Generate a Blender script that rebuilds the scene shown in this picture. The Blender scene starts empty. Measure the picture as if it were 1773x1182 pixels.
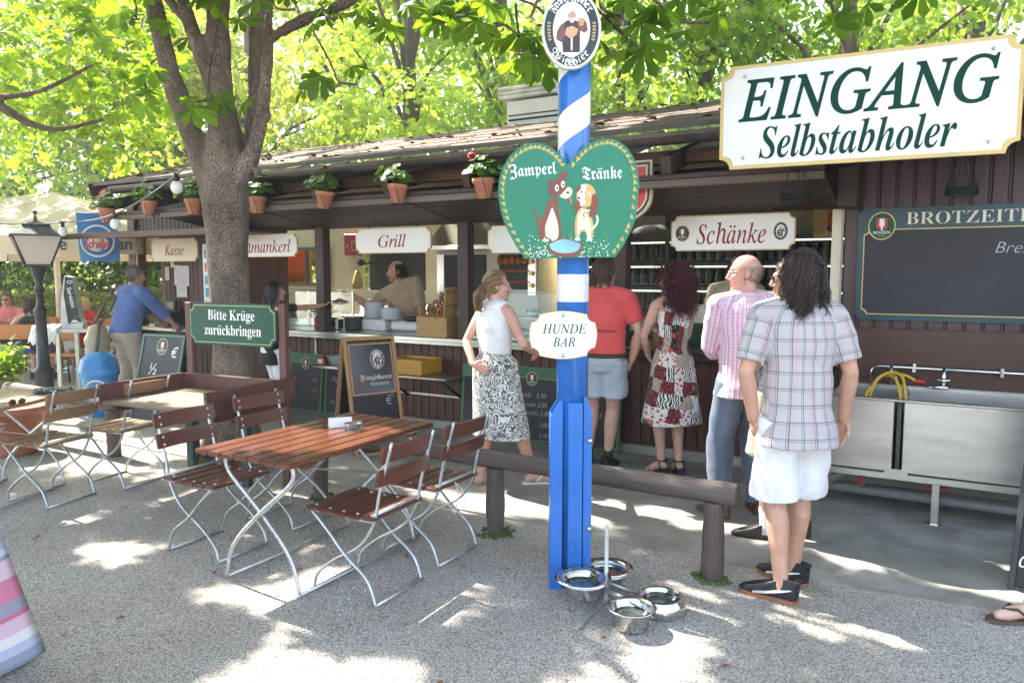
import bpy, bmesh, math, random
import numpy as np
from mathutils import Vector, Matrix, Quaternion
rnd = random.Random(7)
rad = math.radians
C = bpy.context.scene.collection
SC = bpy.context.scene
# ------------------------------------------------------------------ camera
cam = bpy.data.cameras.new('camera'); cam.sensor_width = 36.0; cam.lens = 1300.0/1773.0*36.0
cam.clip_start = 0.05; cam.clip_end = 500
camo = bpy.data.objects.new('camera', cam); C.objects.link(camo)
CAMH = 1.67; PITCH = math.atan(119/1300.0)
camo.location = (0, 0, CAMH); camo.rotation_euler = (rad(90)-PITCH, 0, 0)
SC.camera = camo
# ------------------------------------------------------------------ stall frame (s along the front, n into the stall)
TH = rad(30.39)
SX, SY = math.cos(TH), -math.sin(TH); NX, NY = math.sin(TH), math.cos(TH)
def SL(s, n, z=0.0): return (s*SX+n*NX, s*SY+n*NY, z)
# ------------------------------------------------------------------ sky and sun
SUN_DIR = Vector((-0.95*SX+0.15*NX, -0.95*SY+0.15*NY, 0)).normalized()
SUN_EL = rad(50)
SUNV = Vector((SUN_DIR.x*math.cos(SUN_EL), SUN_DIR.y*math.cos(SUN_EL), math.sin(SUN_EL)))
world = bpy.data.worlds.new('World'); SC.world = world; world.use_nodes = True
wn = world.node_tree; sky = wn.nodes.new('ShaderNodeTexSky'); sky.sky_type = 'NISHITA'; sky.sun_disc = False
sky.sun_elevation = SUN_EL; sky.sun_rotation = math.atan2(SUN_DIR.x, SUN_DIR.y)
sky.air_density = 1.0; sky.dust_density = 2.0
hs = wn.nodes.new('ShaderNodeHueSaturation'); hs.inputs['Saturation'].default_value = 0.68
wn.links.new(sky.outputs[0], hs.inputs['Color']); wn.links.new(hs.outputs[0], wn.nodes['Background'].inputs[0]); wn.nodes['Background'].inputs[1].default_value = 0.15
sl = bpy.data.lights.new('sun', 'SUN'); sl.energy = 3.4; sl.angle = rad(0.55); sl.color = (1.0, 0.93, 0.82)
so = bpy.data.objects.new('sun', sl); C.objects.link(so); so.rotation_euler = SUNV.to_track_quat('Z', 'Y').to_euler()
SC.view_settings.view_transform = 'Standard'; SC.view_settings.look = 'None'
SC.view_settings.exposure = 2.7; SC.view_settings.gamma = 1.0; SC.view_settings.use_curve_mapping = False
SC.render.engine = 'CYCLES'
try:
    SC.cycles.max_bounces = 8; SC.cycles.diffuse_bounces = 4; SC.cycles.transparent_max_bounces = 12; SC.cycles.transmission_bounces = 8
    SC.cycles.sample_clamp_indirect = 6.0; SC.cycles.caustics_reflective = False; SC.cycles.caustics_refractive = False
    SC.cycles.use_denoising = True
except Exception: pass

# ------------------------------------------------------------------ materials
def srgb(r, g, b):
    f = lambda c: c/12.92 if c <= 0.04045 else ((c+0.055)/1.055)**2.4
    return (f(r/255), f(g/255), f(b/255), 1)
def L4(c): return c if len(c) == 4 else (*c, 1)
MATS = {}
def nd(nt, typ, **kw):
    n = nt.nodes.new(typ)
    for k, v in kw.items():
        if k.startswith('i_'):
            key = k[2:]; key = int(key) if key.isdigit() else key.replace('_', ' ')
            n.inputs[key].default_value = v
        else: setattr(n, k, v)
    return n
def base_mat(name):
    m = bpy.data.materials.new(name); m.use_nodes = True
    return m, m.node_tree, m.node_tree.nodes['Principled BSDF']
def ramp(nt, fac, stops):
    r = nd(nt, 'ShaderNodeValToRGB'); e = r.color_ramp.elements
    while len(e) < len(stops): e.new(0.5)
    for el, (p, c) in zip(e, stops): el.position = p; el.color = L4(c)
    nt.links.new(fac, r.inputs[0]); return r.outputs[0]
def mix(nt, fac, a, b, blend='MIX'):
    m = nd(nt, 'ShaderNodeMix', data_type='RGBA', blend_type=blend)
    for inp, v in ((m.inputs[0], fac), (m.inputs[6], a), (m.inputs[7], b)):
        if isinstance(v, (int, float)): inp.default_value = v
        elif isinstance(v, tuple): inp.default_value = L4(v)
        else: nt.links.new(v, inp)
    return m.outputs[2]
def mth(nt, op, a, b=None, c=None):
    m = nd(nt, 'ShaderNodeMath', operation=op)
    for i, v in enumerate((a, b, c)):
        if v is None: continue
        if isinstance(v, (int, float)): m.inputs[i].default_value = v
        else: nt.links.new(v, m.inputs[i])
    return m.outputs[0]
def coords(nt, kind='Object', scale=(1, 1, 1), rot=(0, 0, 0)):
    t = nd(nt, 'ShaderNodeTexCoord'); mp = nd(nt, 'ShaderNodeMapping')
    mp.inputs['Scale'].default_value = scale; mp.inputs['Rotation'].default_value = rot
    nt.links.new(t.outputs[kind], mp.inputs[0]); return mp.outputs[0]
def noise(nt, vec, scale, detail=4, rough=0.55, dist=0.0):
    n = nd(nt, 'ShaderNodeTexNoise'); n.inputs['Scale'].default_value = scale; n.inputs['Detail'].default_value = detail
    n.inputs['Roughness'].default_value = rough; n.inputs['Distortion'].default_value = dist
    if vec is not None: nt.links.new(vec, n.inputs['Vector'])
    return n.outputs['Fac']
def bump(nt, b, h, strength=0.3, dist=0.01):
    n = nd(nt, 'ShaderNodeBump'); n.inputs['Strength'].default_value = strength; n.inputs['Distance'].default_value = dist
    nt.links.new(h, n.inputs['Height']); nt.links.new(n.outputs[0], b.inputs['Normal'])
def M(name, col, rough=0.6, metal=0.0, var=0.25, scale=6.0, stretch=(1, 1, 1), bmp=0.0, bscale=60.0, spec=0.5, dirt=0.0, dirtcol=(0.05, 0.04, 0.03), rvar=0.1):
    """surface with noisy colour, rough and bump"""
    if name in MATS: return MATS[name]
    m, nt, b = base_mat(name); col = L4(col)
    v = coords(nt, 'Object', stretch)
    f = noise(nt, v, scale, 6, 0.6)
    lo = tuple(c*(1-var) for c in col[:3]); hi = tuple(min(1, c*(1+var)) for c in col[:3])
    co = ramp(nt, f, [(0.3, lo), (0.7, hi)])
    if dirt > 0:
        d = noise(nt, v, scale*0.37, 5, 0.7); dm = ramp(nt, d, [(0.5, (0, 0, 0)), (0.75, (dirt,)*3)])
        co = mix(nt, dm, co, dirtcol)
    nt.links.new(co, b.inputs['Base Color'])
    r = nd(nt, 'ShaderNodeMapRange'); r.inputs['To Min'].default_value = max(0.02, rough-rvar); r.inputs['To Max'].default_value = min(1, rough+rvar)
    nt.links.new(f, r.inputs[0]); nt.links.new(r.outputs[0], b.inputs['Roughness'])
    b.inputs['Metallic'].default_value = metal; b.inputs['Specular IOR Level'].default_value = spec
    if bmp > 0: bump(nt, b, noise(nt, v, bscale, 4, 0.6), bmp, 0.004)
    MATS[name] = m; return m
def wood(name, col, rough=0.5, axis='x', grain=1.0, var=0.45, bmp=0.25, spec=0.4, worn=0.0, worncol=(0.3, 0.27, 0.23)):
    if name in MATS: return MATS[name]
    m, nt, b = base_mat(name); col = L4(col)
    st = {'x': (1.5, 28, 28), 'y': (28, 1.5, 28), 'z': (28, 28, 1.5)}[axis]; st = tuple(a*grain for a in st)
    v = coords(nt, 'Object', st); f = noise(nt, v, 1.0, 6, 0.65, 0.6)
    g = noise(nt, coords(nt, 'Object'), 2.2, 3, 0.5)
    lo = tuple(c*(1-var) for c in col[:3]); hi = tuple(min(1, c*(1+var)) for c in col[:3])
    co = ramp(nt, f, [(0.28, lo), (0.52, col[:3]), (0.75, hi)])
    co = mix(nt, mth(nt, 'MULTIPLY', g, 0.5), co, lo)
    isl = nd(nt, 'ShaderNodeNewGeometry'); rr = mth(nt, 'MULTIPLY', isl.outputs['Random Per Island'], 0.35)
    co = mix(nt, rr, co, tuple(c*0.62 for c in col[:3]))
    if worn > 0:
        w = noise(nt, v, 0.55, 4, 0.7, 1.0); wm = ramp(nt, w, [(0.52, (0, 0, 0)), (0.72, (worn,)*3)]); co = mix(nt, wm, co, worncol)
    nt.links.new(co, b.inputs['Base Color'])
    r = nd(nt, 'ShaderNodeMapRange'); r.inputs['To Min'].default_value = max(0.05, rough-0.12); r.inputs['To Max'].default_value = min(1, rough+0.12)
    nt.links.new(f, r.inputs[0]); nt.links.new(r.outputs[0], b.inputs['Roughness'])
    b.inputs['Specular IOR Level'].default_value = spec
    bump(nt, b, f, bmp, 0.003); MATS[name] = m; return m
def glass(name, col=(1, 1, 1), rough=0.02, ior=1.45):
    """thin clear pane: mostly transparent, with a glossy skin"""
    if name in MATS: return MATS[name]
    m = bpy.data.materials.new(name); m.use_nodes = True; nt = m.node_tree; nt.nodes.clear()
    o = nd(nt, 'ShaderNodeOutputMaterial'); t = nd(nt, 'ShaderNodeBsdfTransparent'); t.inputs[0].default_value = L4(col)
    g = nd(nt, 'ShaderNodeBsdfGlossy'); g.inputs['Roughness'].default_value = rough
    fr = nd(nt, 'ShaderNodeFresnel'); fr.inputs[0].default_value = ior
    ms = nd(nt, 'ShaderNodeMixShader'); fa = mth(nt, 'MULTIPLY_ADD', fr.outputs[0], 0.38, 0.015)
    nt.links.new(fa, ms.inputs[0]); nt.links.new(t.outputs[0], ms.inputs[1]); nt.links.new(g.outputs[0], ms.inputs[2]); nt.links.new(ms.outputs[0], o.inputs[0])
    MATS[name] = m; return m
def leafmat(name, c1, c2, trans=0.55, rough=0.45, bright=1.0, yellow=0.0, tint=(1.9, 1.75, 0.55)):
    if name in MATS: return MATS[name]
    m = bpy.data.materials.new(name); m.use_nodes = True; nt = m.node_tree; nt.nodes.clear()
    o = nd(nt, 'ShaderNodeOutputMaterial'); geo = nd(nt, 'ShaderNodeNewGeometry')
    n2 = noise(nt, coords(nt, 'Object'), 0.9, 3)
    f = mth(nt, 'ADD', mth(nt, 'MULTIPLY', geo.outputs['Random Per Island'], 0.65), mth(nt, 'MULTIPLY', n2, 0.35))
    st = [(0.15, c1), (0.8, c2)]
    if yellow > 0: st += [(0.9, (c2[0]*1.6, c2[1]*1.0, c2[2])), (1.0, (0.24, 0.16, 0.03))]
    co = ramp(nt, f, st)
    p = nd(nt, 'ShaderNodeBsdfPrincipled'); p.inputs['Roughness'].default_value = rough; p.inputs['Specular IOR Level'].default_value = 0.35
    nt.links.new(co, p.inputs['Base Color'])
    tr = nd(nt, 'ShaderNodeBsdfTranslucent'); tc = mix(nt, 1.0, co, tuple(q*bright for q in tint), 'MULTIPLY'); nt.links.new(tc, tr.inputs[0])
    ms = nd(nt, 'ShaderNodeMixShader'); ms.inputs[0].default_value = trans
    nt.links.new(p.outputs[0], ms.inputs[1]); nt.links.new(tr.outputs[0], ms.inputs[2]); nt.links.new(ms.outputs[0], o.inputs[0])
    MATS[name] = m; return m

# ------------------------------------------------------------------ mesh builder
class MB:
    def __init__(s): s.v = []; s.f = []; s.m = []; s.sm = []
    def add(s, vs, fs, mi=0, smooth=False):
        o = len(s.v); s.v += [tuple(v) for v in vs]
        for f in fs: s.f.append(tuple(i+o for i in f)); s.m.append(mi); s.sm.append(smooth)
        return s
    def box(s, c, d, mi=0, rot=None, bev=0.0, smooth=False):
        x, y, z = d[0]/2, d[1]/2, d[2]/2; R = rot if rot is not None else Matrix.Identity(3); c = Vector(c)
        if bev <= 0:
            P = [(-x, -y, -z), (x, -y, -z), (x, y, -z), (-x, y, -z), (-x, -y, z), (x, -y, z), (x, y, z), (-x, y, z)]
            F = [(0, 3, 2, 1), (4, 5, 6, 7), (0, 1, 5, 4), (1, 2, 6, 5), (2, 3, 7, 6), (3, 0, 4, 7)]
            s.add([R @ Vector(p)+c for p in P], F, mi, smooth)
        else:
            b = min(bev, x*0.9, y*0.9, z*0.9)
            P = []; idx = {}
            for sx in (-1, 1):
                for sy in (-1, 1):
                    for sz in (-1, 1):
                        for k, (ax, ay, az) in enumerate(((0, 1, 1), (1, 0, 1), (1, 1, 0))):
                            idx[(sx, sy, sz, k)] = len(P); P.append(R @ Vector((sx*(x-b*ax), sy*(y-b*ay), sz*(z-b*az)))+c)
            F = []
            for k, ax in enumerate('xyz'):
                for sg in (-1, 1):
                    q = []
                    for u, w in ((-1, -1), (1, -1), (1, 1), (-1, 1)):
                        t = [0, 0, 0]; t[k] = sg; t[(k+1) % 3] = u; t[(k+2) % 3] = w; q.append(idx[(*t, k)])
                    F.append(q if sg > 0 else q[::-1])
            for k in range(3):
                a, b2 = (k+1) % 3, (k+2) % 3
                for u in (-1, 1):
                    for w in (-1, 1):
                        t0 = [0]*3; t1 = [0]*3; t0[k] = -1; t1[k] = 1
                        for t in (t0, t1): t[a] = u; t[b2] = w
                        q = [idx[(*t0, a)], idx[(*t1, a)], idx[(*t1, b2)], idx[(*t0, b2)]]
                        F.append(q if u*w > 0 else q[::-1])
            for sx in (-1, 1):
                for sy in (-1, 1):
                    for sz in (-1, 1):
                        q = [idx[(sx, sy, sz, k)] for k in range(3)]
                        F.append(q if sx*sy*sz > 0 else q[::-1])
            s.add(P, F, mi, smooth)
        return s
    def tube(s, pts, r, seg=8, mi=0, cap=True, smooth=True, ell=None):
        """r: number or list; pts polyline"""
        pts = [Vector(p) for p in pts]; n = len(pts); rr = r if isinstance(r, (list, tuple)) else [r]*n
        t = (pts[1]-pts[0]).normalized(); up = Vector((0, 0, 1)) if abs(t.z) < 0.9 else Vector((1, 0, 0))
        a = t.cross(up).normalized(); V = []
        for i, p in enumerate(pts):
            if i == 0: tt = pts[1]-pts[0]
            elif i == n-1: tt = pts[-1]-pts[-2]
            else: tt = (pts[i+1]-p).normalized()+(p-pts[i-1]).normalized()
            if tt.length < 1e-9: tt = t
            tt = tt.normalized(); a = (a-tt*a.dot(tt))
            if a.length < 1e-6: a = tt.orthogonal()
            a = a.normalized(); b = tt.cross(a)
            e = ell if ell else 1.0
            for k in range(seg):
                an = 2*math.pi*k/seg; V.append(p+(a*math.cos(an)+b*math.sin(an)*e)*rr[i])
        F = [(i*seg+k, i*seg+(k+1) % seg, (i+1)*seg+(k+1) % seg, (i+1)*seg+k) for i in range(n-1) for k in range(seg)]
        s.add(V, F, mi, smooth)
        if cap:
            o = len(s.v)-len(V)
            s.f.append(tuple(o+k for k in range(seg))[::-1]); s.m.append(mi); s.sm.append(False)
            s.f.append(tuple(o+(n-1)*seg+k for k in range(seg))); s.m.append(mi); s.sm.append(False)
        return s
    def cyl(s, p0, p1, r, seg=16, mi=0, r1=None): return s.tube([p0, p1], [r, r if r1 is None else r1], seg, mi)
    def lathe(s, prof, c=(0, 0, 0), seg=24, mi=0, smooth=True, rot=None, sx=1.0, sy=1.0):
        """prof: list of (r, z)"""
        R = rot if rot is not None else Matrix.Identity(3); c = Vector(c); V = []
        for r, z in prof:
            for k in range(seg):
                a = 2*math.pi*k/seg; V.append(R @ Vector((r*math.cos(a)*sx, r*math.sin(a)*sy, z))+c)
        n = len(prof)
        F = [(i*seg+k, i*seg+(k+1) % seg, (i+1)*seg+(k+1) % seg, (i+1)*seg+k) for i in range(n-1) for k in range(seg)]
        s.add(V, F, mi, smooth)
        o = len(s.v)-len(V)
        if prof[0][0] > 1e-6: s.f.append(tuple(o+k for k in range(seg))[::-1]); s.m.append(mi); s.sm.append(False)
        if prof[-1][0] > 1e-6: s.f.append(tuple(o+(n-1)*seg+k for k in range(seg))); s.m.append(mi); s.sm.append(False)
        return s
    def prism(s, poly, h, mi=0, mat=None, back=True):
        """poly: (x, z) outline counter-clockwise seen from -y; front at y=-h (faces -y), back at y=0"""
        n = len(poly); mt = mat if mat is not None else Matrix.Identity(4)
        V = [mt @ Vector((x, -h, z)) for x, z in poly]+[mt @ Vector((x, 0, z)) for x, z in poly]
        F = [tuple(range(n))]+([tuple(range(n, 2*n))[::-1]] if back else [])+[((i+1) % n, i, i+n, (i+1) % n+n) for i in range(n)]
        s.add(V, F, mi); return s
    def ell(s, c, r, seg=16, rings=10, mi=0, rot=None):
        R = rot if rot is not None else Matrix.Identity(3); c = Vector(c); r = (r, r, r) if isinstance(r, (int, float)) else r
        V = [R @ Vector((0, 0, -r[2]))+c]
        for i in range(1, rings):
            ph = -math.pi/2+math.pi*i/rings
            for k in range(seg):
                a = 2*math.pi*k/seg; V.append(R @ Vector((r[0]*math.cos(ph)*math.cos(a), r[1]*math.cos(ph)*math.sin(a), r[2]*math.sin(ph)))+c)
        V.append(R @ Vector((0, 0, r[2]))+c); T = len(V)-1
        F = [(0, 1+(k+1) % seg, 1+k) for k in range(seg)]
        for i in range(rings-2):
            for k in range(seg): F.append((1+i*seg+k, 1+i*seg+(k+1) % seg, 1+(i+1)*seg+(k+1) % seg, 1+(i+1)*seg+k))
        F += [(1+(rings-2)*seg+k, 1+(rings-2)*seg+(k+1) % seg, T) for k in range(seg)]
        s.add(V, F, mi, True); return s
    def quad(s, a, b, c, d, mi=0): s.add([a, b, c, d], [(0, 1, 2, 3)], mi); return s
    def build(s, name, mats, parent=None, loc=None, rotz=None):
        me = bpy.data.meshes.new(name); me.from_pydata(s.v, [], s.f); mats = mats if isinstance(mats, (list, tuple)) else [mats]
        for m in mats: me.materials.append(m)
        me.polygons.foreach_set('material_index', s.m); me.polygons.foreach_set('use_smooth', s.sm); me.update()
        o = bpy.data.objects.new(name, me); C.objects.link(o)
        if parent is not None: o.parent = parent
        if loc is not None: o.location = loc
        if rotz is not None: o.rotation_euler = (0, 0, rotz)
        return o
def tag(o, label=None, cat=None, group=None, kind=None):
    if label: o['label'] = label
    if cat: o['category'] = cat
    if group: o['group'] = group
    if kind: o['kind'] = kind
    return o
def thing(name, label, cat, loc=(0, 0, 0), rotz=0.0, group=None):
    o = bpy.data.objects.new(name, None); C.objects.link(o); o.empty_display_size = 0.1
    o.location = loc; o.rotation_euler = (0, 0, rotz); return tag(o, label, cat, group)
KIDS = {}
def dup(root, loc, rotz=None, label=None, group=None):
    r = root.copy(); C.objects.link(r); r.location = loc
    if rotz is not None: r.rotation_euler = (0, 0, rotz)
    if label: r['label'] = label
    if group: r['group'] = group
    def rec(a, b):
        for ch in list(a.children):
            c = ch.copy(); C.objects.link(c); c.parent = b; rec(ch, c)
    rec(root, r); return r
def smooth_obj(o, ang=40):
    try:
        me = o.data; me.polygons.foreach_set('use_smooth', [True]*len(me.polygons)); me.set_sharp_from_angle(angle=rad(ang))
    except Exception: pass
    return o
def Rz(a): return Matrix.Rotation(a, 3, 'Z')
def Rx(a): return Matrix.Rotation(a, 3, 'X')
def Ry(a): return Matrix.Rotation(a, 3, 'Y')
# ------------------------------------------------------------------ lettering
def alpha(s, U, Lo, ex={}):
    return ''.join(ex.get(c) or (chr(U+ord(c)-65) if 'A' <= c <= 'Z' else chr(Lo+ord(c)-97) if 'a' <= c <= 'z' else c) for c in s)
def t_it(s): return alpha(s, 0x1D434, 0x1D44E, {'h': '\u210e'})
def t_bit(s): return alpha(s, 0x1D468, 0x1D482)
def t_bold(s): return alpha(s, 0x1D400, 0x1D41A)
def t_frak(s): return alpha(s, 0x1D56C, 0x1D586)
def text_mesh(body, width=None, height=None, depth=0.002, bold=0.0, shear=0.0):
    """flat letters in the x/z plane facing -y, centred; returns (verts, faces)"""
    c = bpy.data.curves.new('lettering', 'FONT'); dots = []
    plain = body
    for k, v in (('ä', 'a'), ('ü', 'u'), ('ö', 'o')): plain = plain.replace(k, v)
    c.body = plain; c.size = 1.0; c.extrude = 0.0; c.offset = bold; c.shear = shear; c.resolution_u = 4
    o = bpy.data.objects.new('lettering', c); C.objects.link(o); bpy.context.view_layer.update()
    me = bpy.data.meshes.new_from_object(o.evaluated_get(bpy.context.evaluated_depsgraph_get()))
    V = np.array([v.co[:] for v in me.vertices]); F = [tuple(p.vertices) for p in me.polygons]
    bpy.data.objects.remove(o); bpy.data.curves.remove(c); bpy.data.meshes.remove(me)
    return V, F
def text(mb, body, cx, cz, width=None, height=None, y=-0.002, mi=0, bold=0.0, shear=0.0, style=None, rot=0.0, arc=None, squeeze=None, uml=True):
    st = style or (lambda q: q)
    raw = body.replace('ä', 'a').replace('ü', 'u').replace('ö', 'o')
    V, F = text_mesh(st(raw), bold=bold, shear=shear)
    V = V.copy(); x0, x1 = V[:, 0].min(), V[:, 0].max()
    # umlaut dots: place two small discs over each umlaut letter
    ext = []
    for i, ch in enumerate(body):
        if ch in 'äüö':
            pre, _ = text_mesh(st(raw[:i+1]), bold=bold, shear=shear); pre0 = text_mesh(st(raw[:i]), bold=bold, shear=shear)[0] if i else np.array([[x0, 0, 0]])
            a, b = pre0[:, 0].max(), pre[:, 0].max(); ext.append(((a+b)/2+0.06, b-a))
    nv = len(V); extra = []; ef = []
    for xc, w in ext:
        for dx in (-0.10, 0.10):
            o = nv+len(extra)
            for k in range(8): extra.append((xc+dx+0.052*math.cos(k*math.pi/4), 0.60+0.052*math.sin(k*math.pi/4), 0))
            ef.append(tuple(range(o, o+8)))
    if extra: V = np.vstack([V, np.array(extra)])
    F = F+ef
    V[:, 0] -= (x0+x1)/2
    z0, z1 = V[:, 1].min(), V[:, 1].max(); V[:, 1] -= (z0+z1)/2
    sx = sy = 1.0
    if width: sx = width/(x1-x0)
    if height: sy = height/(z1-z0)
    if width and not height: sy = sx*(squeeze or 1.0)
    if height and not width: sx = sy*(squeeze or 1.0)
    V[:, 0] *= sx; V[:, 1] *= sy
    if arc:  # (radius, sign): bend round a circle of that radius
        R, sg = arc; an = V[:, 0]/R; rr = R+sg*V[:, 1]
        X = rr*np.sin(an); Z = sg*(rr*np.cos(an)-R); V[:, 0] = X; V[:, 1] = Z
    ca, sa = math.cos(rot), math.sin(rot)
    P = [(cx+x*ca-z*sa, y, cz+x*sa+z*ca) for x, z, _ in V]
    mb.add(P, F, mi)
    return mb
def disc(mb, cx, cz, rx, rz, y, mi, n=40, inner=None):
    P = [(cx+rx*math.cos(2*math.pi*k/n), y, cz+rz*math.sin(2*math.pi*k/n)) for k in range(n)]
    if inner is None: mb.add(P, [tuple(range(n))], mi)
    else:
        Q = [(cx+inner[0]*math.cos(2*math.pi*k/n), y, cz+inner[1]*math.sin(2*math.pi*k/n)) for k in range(n)]
        mb.add(P+Q, [(k, (k+1) % n, n+(k+1) % n, n+k) for k in range(n)], mi)
def poly(mb, pts, y, mi): mb.add([(x, y, z) for x, z in pts], [tuple(range(len(pts)))], mi)
def stroke(mb, pts, w, y, mi, taper=False):
    """a painted or chalked line of width w in the x/z plane"""
    pts = [Vector((p[0], p[1])) for p in pts]; n = len(pts); Lr = []
    for i, p in enumerate(pts):
        t = (pts[min(i+1, n-1)]-pts[max(i-1, 0)])
        t = t.normalized() if t.length > 1e-9 else Vector((1, 0)); nn = Vector((-t.y, t.x))
        ww = w/2*(math.sin(math.pi*(i+0.25)/(n-0.5))**0.6 if taper else 1)
        Lr.append((p+nn*ww, p-nn*ww))
    P = []
    for a, b in Lr: P += [(a.x, y, a.y), (b.x, y, b.y)]
    mb.add(P, [(2*i+1, 2*i+3, 2*i+2, 2*i) for i in range(n-1)], mi)
def spline(pts, n=8):
    out = []; P = [Vector(p) for p in pts]
    for i in range(len(P)-1):
        p0 = P[max(i-1, 0)]; p1 = P[i]; p2 = P[i+1]; p3 = P[min(i+2, len(P)-1)]
        for k in range(n):
            t = k/n; out.append(0.5*((2*p1)+(p2-p0)*t+(2*p0-5*p1+4*p2-p3)*t*t+(3*p1-p0-3*p2+p3)*t**3))
    out.append(P[-1]); return out
def notch_poly(w, h, r, n=5):
    """rectangle with concave (bitten) corners, counter-clockwise seen from -y"""
    P = []
    for cx, cz, a0 in ((w/2, -h/2, 180), (w/2, h/2, 270), (-w/2, h/2, 0), (-w/2, -h/2, 90)):
        for k in range(n+1):
            a = rad(a0-90*k/n) if True else 0
            P.append((cx+r*math.cos(a), cz+r*math.sin(a)))
    return P
# ================================================================== GROUND
def gravel_mat():
    m, nt, b = base_mat('gravel'); v = coords(nt, 'Object')
    vo = nd(nt, 'ShaderNodeTexVoronoi'); vo.inputs['Scale'].default_value = 135; vo.inputs['Randomness'].default_value = 1.0; nt.links.new(v, vo.inputs['Vector'])
    big = noise(nt, v, 1.1, 5, 0.6); sep = nd(nt, 'ShaderNodeSeparateColor'); nt.links.new(vo.outputs['Color'], sep.inputs[0])
    co = ramp(nt, sep.outputs[0], [(0.0, (0.31, 0.29, 0.265)), (0.25, (0.57, 0.52, 0.465)), (0.6, (0.72, 0.665, 0.60)), (0.9, (0.80, 0.765, 0.71)), (1.0, (0.36, 0.29, 0.235))])
    e = ramp(nt, vo.outputs['Distance'], [(0.35, (1, 1, 1)), (0.75, (0.55, 0.54, 0.53))]); co = mix(nt, 1.0, co, e, 'MULTIPLY')
    br = ramp(nt, big, [(0.4, (1, 1, 1)), (0.75, (0.78, 0.74, 0.68))]); co = mix(nt, 1.0, co, br, 'MULTIPLY')
    nt.links.new(co, b.inputs['Base Color']); b.inputs['Roughness'].default_value = 0.9
    hh = mth(nt, 'ADD', mth(nt, 'MULTIPLY', mth(nt, 'SUBTRACT', 0.8, vo.outputs['Distance']), 1.0), mth(nt, 'MULTIPLY', sep.outputs[1], 0.8))
    bump(nt, b, hh, 0.9, 0.012); return m
g = MB(); n = 60; P = []; F = []
xs = [-70+140*i/n for i in range(n+1)]; ys = [-30+130*i/n for i in range(n+1)]
for y in ys:
    for x in xs: P.append((x, y, 0.0))
for j in range(n):
    for i in range(n): F.append((j*(n+1)+i, j*(n+1)+i+1, (j+1)*(n+1)+i+1, (j+1)*(n+1)+i))
g.add(P, F); tag(g.build('ground', gravel_mat()), 'pale grey gravel of the beer garden yard', None, kind='structure')
conc = M('path_concrete', (0.30, 0.285, 0.255), 0.85, var=0.30, scale=3.0, bmp=0.3, bscale=90, dirt=0.8, dirtcol=(0.10, 0.10, 0.075))
mosm = M('moss', (0.06, 0.10, 0.02), 0.95, var=0.4, scale=40, bmp=0.5, bscale=120)
g = MB(); seg = 60
rr = random.Random(3)
for i in range(seg):  # slightly uneven front edge
    s0 = -9.5+14.5*i/seg; s1 = -9.5+14.5*(i+1)/seg
    e0 = 4.26+0.012*math.sin(s0*5.1)+0.02*math.sin(s0*1.7); e1 = 4.26+0.012*math.sin(s1*5.1)+0.02*math.sin(s1*1.7)
    g.add([(s0, e0, 0.012), (s1, e1, 0.012), (s1, 9.0, 0.012), (s0, 9.0, 0.012), (s0, e0, -0.05), (s1, e1, -0.05)], [(0, 1, 2, 3), (4, 5, 1, 0)])
tag(g.build('path', conc, None, (0, 0, 0), -TH), 'grey concrete strip of path along the front of the kiosk', None, kind='structure')
# loose stones lying proud of the gravel near the viewer: nobody could count them
g = MB(); rr = random.Random(11)
for k in range(5200):
    d = 1.9+5.2*rr.random()**1.3; a = rr.uniform(-0.75, 0.72); x, y = d*math.sin(a)*1.05, d*math.cos(a)
    if x*NX+y*NY > 4.2+rr.random()*0.12-0.06: continue
    r = rr.uniform(0.003, 0.0075); q = Matrix.Rotation(rr.uniform(0, 6), 3, Vector((rr.random(), rr.random(), rr.random())).normalized())
    V = [q @ Vector(p)*r*rr.uniform(0.7, 1.3)+Vector((x, y, r*0.35)) for p in ((1, 0, 0), (-1, 0, 0), (0, .8, 0), (0, -.8, 0), (0, 0, .6), (0, 0, -.6))]
    g.add(V, [(0, 2, 4), (2, 1, 4), (1, 3, 4), (3, 0, 4), (2, 0, 5), (1, 2, 5), (3, 1, 5), (0, 3, 5)])
def stone_mat():
    m, nt, b = base_mat('loose_stone'); geo = nd(nt, 'ShaderNodeNewGeometry')
    nt.links.new(ramp(nt, geo.outputs['Random Per Island'], [(0, (0.16, 0.155, 0.15)), (0.4, (0.36, 0.35, 0.33)), (0.85, (0.58, 0.57, 0.55)), (1, (0.35, 0.27, 0.22))]), b.inputs['Base Color'])
    b.inputs['Roughness'].default_value = 0.85; return m
tag(g.build('loose_gravel', stone_mat()), 'loose pale stones scattered over the gravel yard', 'gravel', kind='stuff')

# ================================================================== KIOSK
KO = (-4.5, 6.5)
kiosk = thing('market_kiosk', 'long dark brown timber beer garden kiosk with low roof and open serving hatches', 'kiosk', SL(KO[0], KO[1], 0), -TH)
def kb(mb, name, mt, parent=None, label=None):
    o = mb.build(name, mt, parent or kiosk)
    if parent is None or parent is kiosk: o.location = (-KO[0], -KO[1], 0)
    if label: o['label'] = label
    return o
dkw = wood('dark_timber', (0.050, 0.026, 0.019), 0.5, 'z', var=0.5, worn=0.3, worncol=(0.10, 0.065, 0.055))
dkx = wood('dark_timber_long', (0.055, 0.03, 0.022), 0.55, 'x', var=0.5, worn=0.35, worncol=(0.12, 0.09, 0.075))
redw = wood('redbrown_timber', (0.10, 0.038, 0.024), 0.5, 'z', var=0.45, worn=0.2, worncol=(0.14, 0.08, 0.06))
beamw = wood('beam_timber', (0.16, 0.07, 0.035), 0.6, 'x', var=0.4, worn=0.3, worncol=(0.2, 0.13, 0.09))
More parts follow.
